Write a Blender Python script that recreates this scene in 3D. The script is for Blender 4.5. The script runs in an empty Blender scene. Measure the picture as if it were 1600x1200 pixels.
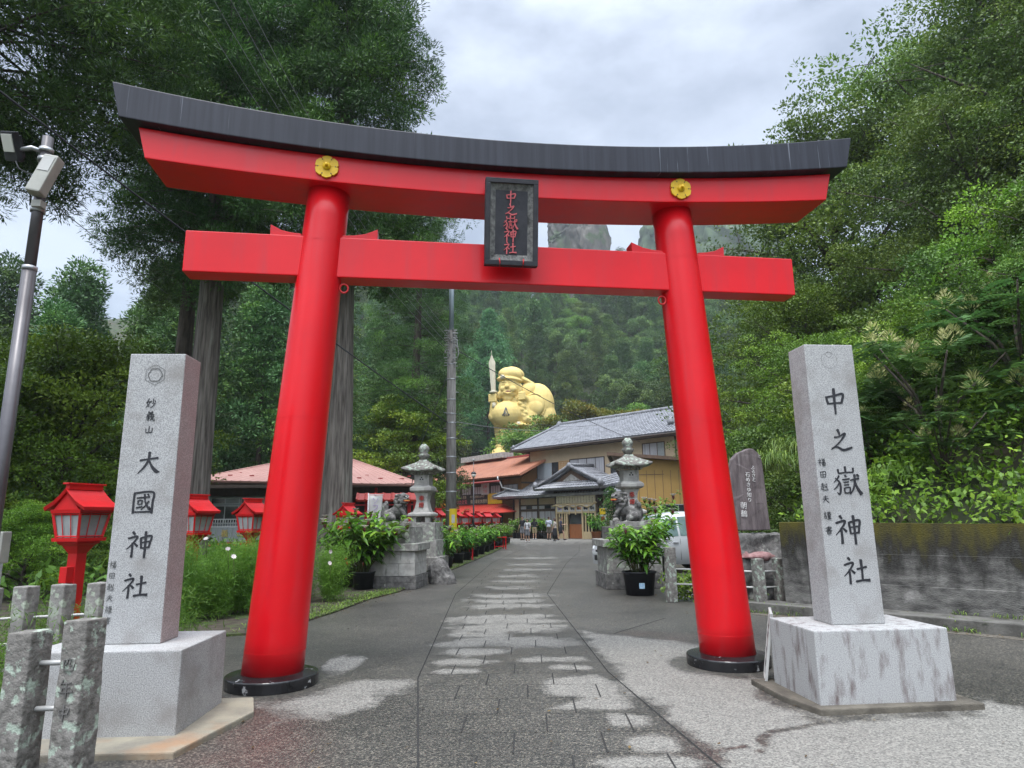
import bpy, bmesh, math, random
import numpy as np
from mathutils import Vector, Matrix, Euler
SC = bpy.context.scene
COL = SC.collection
PI = math.pi
R = math.radians

# ------------------------------------------------------------------ camera, sky, sun, exposure
F_PX, TILT, ROLL, CAM_H = 1036.0, R(11.55), R(-0.66), 1.55
cam = bpy.data.cameras.new('camera')
cam.sensor_width = 36.0
cam.lens = F_PX / 1600.0 * 36.0
cam.clip_start, cam.clip_end = 0.05, 3000
co = bpy.data.objects.new('camera', cam)
COL.objects.link(co)
co.matrix_world = Matrix.Translation((0, 0, CAM_H)) @ Matrix.Rotation(PI/2 + TILT, 4, 'X') @ Matrix.Rotation(ROLL, 4, 'Z')
SC.camera = co

SUN_EL, SUN_AZ = R(70), R(200)          # azimuth clockwise from +Y; the sun stands behind the camera, veiled by cloud
wd = bpy.data.worlds.new('World')
SC.world = wd
wd.use_nodes = True
wn, wl = wd.node_tree.nodes, wd.node_tree.links
wn.clear()
w_out = wn.new('ShaderNodeOutputWorld')
w_sky = wn.new('ShaderNodeTexSky')
w_sky.sky_type = 'NISHITA'
w_sky.sun_disc = False
w_sky.sun_elevation, w_sky.sun_rotation = SUN_EL, SUN_AZ
w_bg1 = wn.new('ShaderNodeBackground'); w_bg1.inputs[1].default_value = 0.06
wl.new(w_sky.outputs[0], w_bg1.inputs[0])
w_tc = wn.new('ShaderNodeTexCoord')
w_map = wn.new('ShaderNodeMapping')
w_map.inputs['Scale'].default_value = (1.6, 1.6, 3.4)
w_map.inputs['Location'].default_value = (0.35, 0.1, 0.3)
wl.new(w_tc.outputs['Generated'], w_map.inputs[0])
w_n = wn.new('ShaderNodeTexNoise')
w_n.inputs['Scale'].default_value = 1.7; w_n.inputs['Detail'].default_value = 6; w_n.inputs['Roughness'].default_value = .55
wl.new(w_map.outputs[0], w_n.inputs['Vector'])
w_r = wn.new('ShaderNodeValToRGB')
w_r.color_ramp.elements[0].position = .38; w_r.color_ramp.elements[0].color = (.36, .385, .425, 1)
w_r.color_ramp.elements[1].position = .60; w_r.color_ramp.elements[1].color = (.76, .805, .88, 1)
wl.new(w_n.outputs['Fac'], w_r.inputs[0])
w_bg2 = wn.new('ShaderNodeBackground')
wl.new(w_r.outputs[0], w_bg2.inputs[0])
# an overcast sky is brightest overhead
w_sep = wn.new('ShaderNodeSeparateXYZ'); wl.new(w_tc.outputs['Generated'], w_sep.inputs[0])
w_mr = wn.new('ShaderNodeMapRange')
w_mr.inputs['From Min'].default_value = .55; w_mr.inputs['From Max'].default_value = 1.0
w_mr.inputs['To Min'].default_value = .53; w_mr.inputs['To Max'].default_value = 1.9
wl.new(w_sep.outputs['Z'], w_mr.inputs['Value'])
# broad glow of the veiled sun, behind the camera
w_dot = wn.new('ShaderNodeVectorMath'); w_dot.operation = 'DOT_PRODUCT'
w_dot.inputs[1].default_value = (math.sin(SUN_AZ)*math.cos(SUN_EL), math.cos(SUN_AZ)*math.cos(SUN_EL), math.sin(SUN_EL))
wl.new(w_tc.outputs['Generated'], w_dot.inputs[0])
w_gl = wn.new('ShaderNodeMapRange'); w_gl.interpolation_type = 'SMOOTHSTEP'
w_gl.inputs['From Min'].default_value = .35; w_gl.inputs['From Max'].default_value = 1.0
w_gl.inputs['To Min'].default_value = 0; w_gl.inputs['To Max'].default_value = 3.0
wl.new(w_dot.outputs['Value'], w_gl.inputs['Value'])
w_sum = wn.new('ShaderNodeMath'); w_sum.operation = 'ADD'
wl.new(w_mr.outputs[0], w_sum.inputs[0]); wl.new(w_gl.outputs[0], w_sum.inputs[1]); wl.new(w_sum.outputs[0], w_bg2.inputs[1])
w_add = wn.new('ShaderNodeAddShader')
wl.new(w_bg1.outputs[0], w_add.inputs[0]); wl.new(w_bg2.outputs[0], w_add.inputs[1])
wl.new(w_add.outputs[0], w_out.inputs[0])

sl = bpy.data.lights.new('sun', 'SUN')
sl.energy, sl.angle, sl.color = 1.5, R(14), (1, .965, .92)
so = bpy.data.objects.new('sun', sl)
COL.objects.link(so)
sdir = Vector((math.sin(SUN_AZ)*math.cos(SUN_EL), math.cos(SUN_AZ)*math.cos(SUN_EL), math.sin(SUN_EL)))
so.rotation_euler = sdir.to_track_quat('Z', 'Y').to_euler()
so.location = sdir * 60

SC.view_settings.view_transform = 'Standard'
SC.view_settings.look = 'None'
SC.view_settings.exposure = 0.55
SC.view_settings.gamma = 1
SC.render.engine = 'CYCLES'
cy = SC.cycles
cy.max_bounces, cy.diffuse_bounces, cy.glossy_bounces, cy.transmission_bounces = 5, 3, 2, 3
cy.transparent_max_bounces, cy.volume_bounces = 8, 1
cy.caustics_reflective = cy.caustics_refractive = False
cy.sample_clamp_indirect = 6
cy.use_denoising = True
cy.use_adaptive_sampling = True
cy.adaptive_threshold = 0.015

# ------------------------------------------------------------------ measuring: where a photo pixel's ray meets the ground or a depth
def ray(x, y):
    a, b = x - 800, y - 600
    a, b = a*math.cos(ROLL) + b*math.sin(ROLL), -a*math.sin(ROLL) + b*math.cos(ROLL)
    a /= F_PX; b = -b / F_PX
    return (a, math.cos(TILT) - b*math.sin(TILT), math.sin(TILT) + b*math.cos(TILT))
def gp(x, y, z=0.0):
    r = ray(x, y); t = (z - CAM_H) / r[2]
    return Vector((r[0]*t, r[1]*t, z))
def at(x, y, Y):
    r = ray(x, y); t = Y / r[1]
    return Vector((r[0]*t, Y, CAM_H + r[2]*t))

# ------------------------------------------------------------------ materials
def nn(nt, typ, **kw):
    n = nt.nodes.new(typ)
    for k, v in kw.items():
        if hasattr(n, k): setattr(n, k, v)
    return n
def mat(name, c1, c2=None, scale=4, rough=.6, bump=0, bscale=None, spec=.4, metal=0, lo=.35, hi=.65, stretch=(1, 1, 1),
        c3=None, scale3=1, lo3=.5, hi3=.6, stretch3=None, detail=5, coat=0, rough2=None):
    """noise-mixed surface: c1/c2 by one noise, c3 (stains, moss, lichen) by another"""
    m = bpy.data.materials.new(name); m.use_nodes = True
    nt = m.node_tree; L = nt.links
    p = nt.nodes['Principled BSDF']
    p.inputs['Roughness'].default_value = rough
    p.inputs['Specular IOR Level'].default_value = spec
    p.inputs['Metallic'].default_value = metal
    p.inputs['Coat Weight'].default_value = coat
    tc = nn(nt, 'ShaderNodeTexCoord')
    def noise(sc, st, det=detail):
        mp = nn(nt, 'ShaderNodeMapping'); mp.inputs['Scale'].default_value = st
        L.new(tc.outputs['Object'], mp.inputs[0])
        n = nn(nt, 'ShaderNodeTexNoise'); n.inputs['Scale'].default_value = sc; n.inputs['Detail'].default_value = det
        n.inputs['Roughness'].default_value = .6
        L.new(mp.outputs[0], n.inputs['Vector'])
        return n.outputs['Fac']
    def ramp(fac, a, b, ca, cb):
        r = nn(nt, 'ShaderNodeValToRGB')
        r.color_ramp.elements[0].position = a; r.color_ramp.elements[0].color = ca
        r.color_ramp.elements[1].position = b; r.color_ramp.elements[1].color = cb
        L.new(fac, r.inputs[0]); return r.outputs[0]
    A = (*c1, 1)
    if c2 is None:
        col = None
        p.inputs['Base Color'].default_value = A
    else:
        f = noise(scale, stretch)
        col = ramp(f, lo, hi, A, (*c2, 1))
        if rough2 is not None:
            rr = ramp(f, lo, hi, (rough,)*3+(1,), (rough2,)*3+(1,)); L.new(rr, p.inputs['Roughness'])
        if c3 is not None:
            f3 = noise(scale3, stretch3 or (1, 1, 1))
            k = ramp(f3, lo3, hi3, (0, 0, 0, 1), (1, 1, 1, 1))
            mx = nn(nt, 'ShaderNodeMix', data_type='RGBA')
            L.new(k, mx.inputs['Factor']); L.new(col, mx.inputs[6]); mx.inputs[7].default_value = (*c3, 1)
            col = mx.outputs[2]
        L.new(col, p.inputs['Base Color'])
    if bump:
        b = nn(nt, 'ShaderNodeBump'); b.inputs['Strength'].default_value = bump; b.inputs['Distance'].default_value = .02
        L.new(noise(bscale or scale*3, stretch, 4), b.inputs['Height']); L.new(b.outputs[0], p.inputs['Normal'])
    return m
def leaf_mat(name, cols, rough=.5, trans=.3, tipcol=None):
    """cols: 3 greens from dark to light, picked per leaf, shifted per clump ('tint' attribute) and per plant"""
    m = bpy.data.materials.new(name); m.use_nodes = True
    nt = m.node_tree; L = nt.links
    p = nt.nodes['Principled BSDF']; out = nt.nodes['Material Output']
    p.inputs['Roughness'].default_value = rough; p.inputs['Specular IOR Level'].default_value = .35
    g = nn(nt, 'ShaderNodeNewGeometry'); oi = nn(nt, 'ShaderNodeObjectInfo')
    at_ = nn(nt, 'ShaderNodeAttribute'); at_.attribute_name = 'tint'
    a1 = nn(nt, 'ShaderNodeMath', operation='MULTIPLY_ADD'); a1.inputs[1].default_value = .22
    L.new(g.outputs['Random Per Island'], a1.inputs[0])
    a2 = nn(nt, 'ShaderNodeMath', operation='MULTIPLY'); a2.inputs[1].default_value = .78
    L.new(at_.outputs['Fac'], a2.inputs[0]); L.new(a2.outputs[0], a1.inputs[2])
    r = nn(nt, 'ShaderNodeValToRGB')
    e = r.color_ramp.elements
    e[0].position = .08; e[0].color = (*cols[0], 1); e[1].position = .5; e[1].color = (*cols[1], 1)
    x = e.new(.92); x.color = (*cols[2], 1)
    L.new(a1.outputs[0], r.inputs[0])
    hs = nn(nt, 'ShaderNodeHueSaturation')
    mr = nn(nt, 'ShaderNodeMapRange'); mr.inputs['To Min'].default_value = .66; mr.inputs['To Max'].default_value = 1.30
    L.new(oi.outputs['Random'], mr.inputs['Value']); L.new(mr.outputs[0], hs.inputs['Value'])
    mr2 = nn(nt, 'ShaderNodeMapRange'); mr2.inputs['To Min'].default_value = .485; mr2.inputs['To Max'].default_value = .512
    L.new(oi.outputs['Random'], mr2.inputs['Value']); L.new(mr2.outputs[0], hs.inputs['Hue'])
    L.new(r.outputs[0], hs.inputs['Color'])
    L.new(hs.outputs[0], p.inputs['Base Color'])
    t = nn(nt, 'ShaderNodeBsdfTranslucent'); L.new(hs.outputs[0], t.inputs[0])
    mx = nn(nt, 'ShaderNodeMixShader'); mx.inputs[0].default_value = trans
    L.new(p.outputs[0], mx.inputs[1]); L.new(t.outputs[0], mx.inputs[2]); L.new(mx.outputs[0], out.inputs['Surface'])
    return m

MT = {}
# ------------------------------------------------------------------ object helpers
def tag(o, label=None, cat=None, group=None, kind=None):
    if label: o['label'] = label
    if cat: o['category'] = cat
    if group: o['group'] = group
    if kind: o['kind'] = kind
    return o
def empty(name, loc=(0, 0, 0), rz=0, label=None, cat=None, group=None):
    o = bpy.data.objects.new(name, None); COL.objects.link(o)
    o.empty_display_size = .2
    o.location = loc; o.rotation_euler = (0, 0, rz)
    return tag(o, label, cat, group)
KIDS = {}
def link(name, me, m=None, parent=None, loc=None, rot=None):
    o = bpy.data.objects.new(name, me); COL.objects.link(o)
    if m is not None and len(me.materials) == 0:
        me.materials.append(MT[m] if isinstance(m, str) else m)
    if parent is not None:
        o.parent = parent; KIDS.setdefault(parent, []).append(o)
    if loc is not None: o.location = loc
    if rot is not None: o.rotation_euler = rot
    return o
def copy_tree(o, parent=None):
    c = o.copy(); COL.objects.link(c)
    if parent is not None:
        c.parent = parent; KIDS.setdefault(parent, []).append(c)
    for ch in list(KIDS.get(o, [])): copy_tree(ch, c)
    return c
class MB:
    """collects simple shapes into one mesh"""
    def __init__(s): s.v = []; s.f = []; s.sm = []
    def add(s, vs, fs, smooth=False, M=None):
        b = len(s.v)
        s.v += [tuple(M @ Vector(v)) if M is not None else tuple(v) for v in vs]
        s.f += [tuple(i + b for i in f) for f in fs]; s.sm += [smooth]*len(fs)
        return s
    def box(s, c, d, rz=0, M=None, taper=1.0):
        x, y, z = (k/2 for k in d)
        vs = [(-x, -y, -z), (x, -y, -z), (x, y, -z), (-x, y, -z)] + [(a*taper, b*taper, z) for a, b in ((-x, -y), (x, -y), (x, y), (-x, y))]
        T = Matrix.Translation(c) @ Matrix.Rotation(rz, 4, 'Z')
        if M is not None: T = M @ T
        return s.add(vs, [(0, 3, 2, 1), (4, 5, 6, 7), (0, 1, 5, 4), (1, 2, 6, 5), (2, 3, 7, 6), (3, 0, 4, 7)], False, T)
    def prism(s, poly, z0, z1, M=None, smooth=False):
        n = len(poly)
        vs = [(x, y, z0) for x, y in poly] + [(x, y, z1) for x, y in poly]
        fs = [tuple(reversed(range(n))), tuple(range(n, 2*n))] + [(i, (i+1) % n, n+(i+1) % n, n+i) for i in range(n)]
        return s.add(vs, fs, smooth, M)
    def tube(s, pts, rad, n=8, caps=True, smooth=True, M=None):
        pts = [Vector(p) for p in pts]
        if not hasattr(rad, '__len__'): rad = [rad]*len(pts)
        vs, fs = [], []
        up = None
        for i, p in enumerate(pts):
            t = (pts[min(i+1, len(pts)-1)] - pts[max(i-1, 0)])
            if t.length < 1e-9: t = Vector((0, 0, 1))
            t.normalize()
            if up is None:
                up = Vector((1, 0, 0)) if abs(t.x) < .8 else Vector((0, 1, 0))
            a = (up - t*up.dot(t)).normalized(); up = a; b = t.cross(a)
            for k in range(n):
                w = 2*PI*k/n
                vs.append(p + (a*math.cos(w) + b*math.sin(w))*rad[i])
        for i in range(len(pts)-1):
            for k in range(n):
                fs.append((i*n+k, i*n+(k+1) % n, (i+1)*n+(k+1) % n, (i+1)*n+k))
        s.add(vs, fs, smooth, M)
        if caps:
            b0 = len(s.v) - len(vs)
            s.f.append(tuple(b0 + k for k in reversed(range(n)))); s.sm.append(False)
            s.f.append(tuple(b0 + (len(pts)-1)*n + k for k in range(n))); s.sm.append(False)
        return s
    def lathe(s, prof, n=16, M=None, smooth=True, square=False, rot=0):
        """prof [(r, z)] turned about z; square=True gives a four-sided piece with half-width r"""
        if square: n = 4; smooth = False; rot = rot + PI/4; k0 = math.sqrt(2)
        else: k0 = 1
        vs, fs = [], []
        for r, z in prof:
            for k in range(n):
                w = 2*PI*k/n + rot
                vs.append((r*k0*math.cos(w), r*k0*math.sin(w), z))
        for i in range(len(prof)-1):
            for k in range(n):
                fs.append((i*n+k, i*n+(k+1) % n, (i+1)*n+(k+1) % n, (i+1)*n+k))
        s.add(vs, fs, smooth, M)
        b0 = len(s.v) - len(vs)
        s.f.append(tuple(b0 + k for k in reversed(range(n)))); s.sm.append(False)
        s.f.append(tuple(b0 + (len(prof)-1)*n + k for k in range(n))); s.sm.append(False)
        return s
    def mesh(s, name, bevel=0, seg=2):
        me = bpy.data.meshes.new(name)
        me.from_pydata(s.v, [], s.f)
        me.polygons.foreach_set('use_smooth', s.sm)
        me.update()
        if bevel:
            bm = bmesh.new(); bm.from_mesh(me)
            bmesh.ops.recalc_face_normals(bm, faces=bm.faces)
            es = [e for e in bm.edges if len(e.link_faces) == 2 and e.calc_face_angle(0) > R(28)]
            bmesh.ops.bevel(bm, geom=es, offset=bevel, segments=seg, profile=.6, affect='EDGES', clamp_overlap=True)
            bm.to_mesh(me); bm.free()
        return me
    def build(s, name, m=None, parent=None, bevel=0, loc=None, rot=None, seg=2):
        return link(name, s.mesh(name, bevel, seg), m, parent, loc, rot)
def box(name, c, d, m, parent=None, bevel=.01, rz=0):
    return MB().box(c, d, rz).build(name, m, parent, bevel)
def np_mesh(name, V, Fq, tint=None, smooth=False):
    """fast mesh from numpy arrays, all faces with the same corner count"""
    me = bpy.data.meshes.new(name)
    nv, (nf, k) = len(V), Fq.shape
    me.vertices.add(nv); me.vertices.foreach_set('co', V.astype(np.float32).ravel())
    me.loops.add(nf*k); me.loops.foreach_set('vertex_index', Fq.astype(np.int32).ravel())
    me.polygons.add(nf); me.polygons.foreach_set('loop_start', np.arange(0, nf*k, k, dtype=np.int32))
    if smooth: me.polygons.foreach_set('use_smooth', np.ones(nf, dtype=bool))
    me.update(calc_edges=True); me.validate()
    if tint is not None:
        a = me.attributes.new('tint', 'FLOAT', 'POINT'); a.data.foreach_set('value', tint.astype(np.float32))
    return me
def grid_faces(nu, nv):
    i, j = np.meshgrid(np.arange(nu-1), np.arange(nv-1), indexing='ij')
    a = (i*nv + j).ravel()
    return np.stack([a, a+nv, a+nv+1, a+1], 1)
def unit(a): return a / np.maximum(np.linalg.norm(a, axis=-1, keepdims=True), 1e-9)
class Leaves:
    """many small leaves gathered into one crown mesh"""
    def __init__(s): s.V = []; s.F = []; s.T = []; s.n = 0
    def diamonds(s, P, D, N, Ln, W, tint, mid=.45):
        n = len(P); D = unit(D); S = unit(np.cross(D, N)); U = np.cross(S, D)
        Ln = np.broadcast_to(np.asarray(Ln, float), (n,))[:, None]; W = np.broadcast_to(np.asarray(W, float), (n,))[:, None]
        V = np.stack([P, P + D*Ln*mid + S*W/2 + U*W*.12, P + D*Ln, P + D*Ln*mid - S*W/2 + U*W*.12], 1).reshape(-1, 3)
        s.V.append(V); s.F.append(np.arange(n*4).reshape(n, 4) + s.n); s.n += n*4
        s.T.append(np.repeat(np.broadcast_to(tint, (n,)), 4))
    def blades(s, P, D, N, Ln, W, tint, droop=.3, seg=4, fold=.25):
        """longer leaves bent along their length and folded on the midrib"""
        n = len(P); D = unit(D); S = unit(np.cross(D, N)); U = unit(np.cross(S, D))
        Ln = np.broadcast_to(np.asarray(Ln, float), (n,))[:, None]; W = np.broadcast_to(np.asarray(W, float), (n,))[:, None]
        droop = np.broadcast_to(np.asarray(droop, float), (n,))[:, None]
        prof = np.sin(np.linspace(.12, .98, seg+1)*PI)**.75; prof[-1] = .04; prof[0] = .16
        rows = []
        for k in range(seg+1):
            t = k/seg
            c = P + D*Ln*t + U*Ln*(.18*t) - np.array([0, 0, 1.0])*Ln*droop*t*t
            w = W*prof[k]/2
            rows += [c + S*w + U*w*fold*2, c, c - S*w + U*w*fold*2]
        V = np.stack(rows, 1).reshape(-1, 3); m = 3*(seg+1)
        f = []
        for k in range(seg):
            b = k*3
            f += [(b, b+1, b+4, b+3), (b+1, b+2, b+5, b+4)]
        f = np.array(f)
        F = (np.arange(n)[:, None, None]*m + f[None]).reshape(-1, 4) + s.n
        s.V.append(V); s.F.append(F); s.n += n*m; s.T.append(np.repeat(np.broadcast_to(tint, (n,)), m))
    def mesh(s, name):
        return np_mesh(name, np.concatenate(s.V), np.concatenate(s.F), np.concatenate(s.T))
def blob(prims, voxel, name, smooth=6):
    """one continuous surface grown round ellipsoids ('e', centre, radii[, euler]) and tapered limbs ('c', a, b, ra, rb)"""
    bm = bmesh.new()
    for p in prims:
        if p[0] == 'e':
            rot = Euler(p[3]).to_matrix().to_4x4() if len(p) > 3 else Matrix()
            bmesh.ops.create_icosphere(bm, subdivisions=3, radius=1, matrix=Matrix.Translation(p[1]) @ rot @ Matrix.Diagonal((*p[2], 1)))
        elif p[0] == 'b':
            rot = Euler(p[3]).to_matrix().to_4x4() if len(p) > 3 else Matrix()
            bmesh.ops.create_cube(bm, size=2, matrix=Matrix.Translation(p[1]) @ rot @ Matrix.Diagonal((*p[2], 1)))
        else:
            a, b, ra, rb = Vector(p[1]), Vector(p[2]), p[3], p[4]
            n = max(2, int((b-a).length / max(.35*min(ra, rb), voxel)))
            n = min(n, 14)
            for i in range(n+1):
                t = i/n
                bmesh.ops.create_icosphere(bm, subdivisions=2, radius=ra + (rb-ra)*t, matrix=Matrix.Translation(a.lerp(b, t)))
    me = bpy.data.meshes.new(name); bm.to_mesh(me); bm.free()
    o = bpy.data.objects.new('tmp', me); COL.objects.link(o)
    md = o.modifiers.new('r', 'REMESH'); md.mode = 'VOXEL'; md.voxel_size = voxel; md.use_smooth_shade = True
    if smooth:
        ms = o.modifiers.new('s', 'SMOOTH'); ms.iterations = smooth; ms.factor = .5
    dg = bpy.context.evaluated_depsgraph_get()
    out = bpy.data.meshes.new_from_object(o.evaluated_get(dg)); out.name = name
    bpy.data.objects.remove(o); bpy.data.meshes.remove(me)
    return out
def noise_field(P, scale, seed=0):
    """cheap smooth value noise on points, about -1..1"""
    rs = np.random.RandomState(seed); o = np.zeros(len(P))
    for k in range(5):
        d = rs.normal(size=(4, 3)) * scale * (1.7**k); ph = rs.rand(4)*6.28
        o += (np.sin(P @ d.T + ph).sum(1)) * .42 / (1.5**k)
    return o / 1.6
def roughen(me, amp, scale, seed=0):
    n = len(me.vertices); co_ = np.zeros(n*3, np.float32); me.vertices.foreach_get('co', co_)
    no = np.zeros(n*3, np.float32); me.vertices.foreach_get('normal', no)
    P = co_.reshape(-1, 3); P = P + no.reshape(-1, 3)*(noise_field(P, scale, seed)*amp)[:, None]
    me.vertices.foreach_set('co', P.astype(np.float32).ravel()); me.update()
    return me
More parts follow.
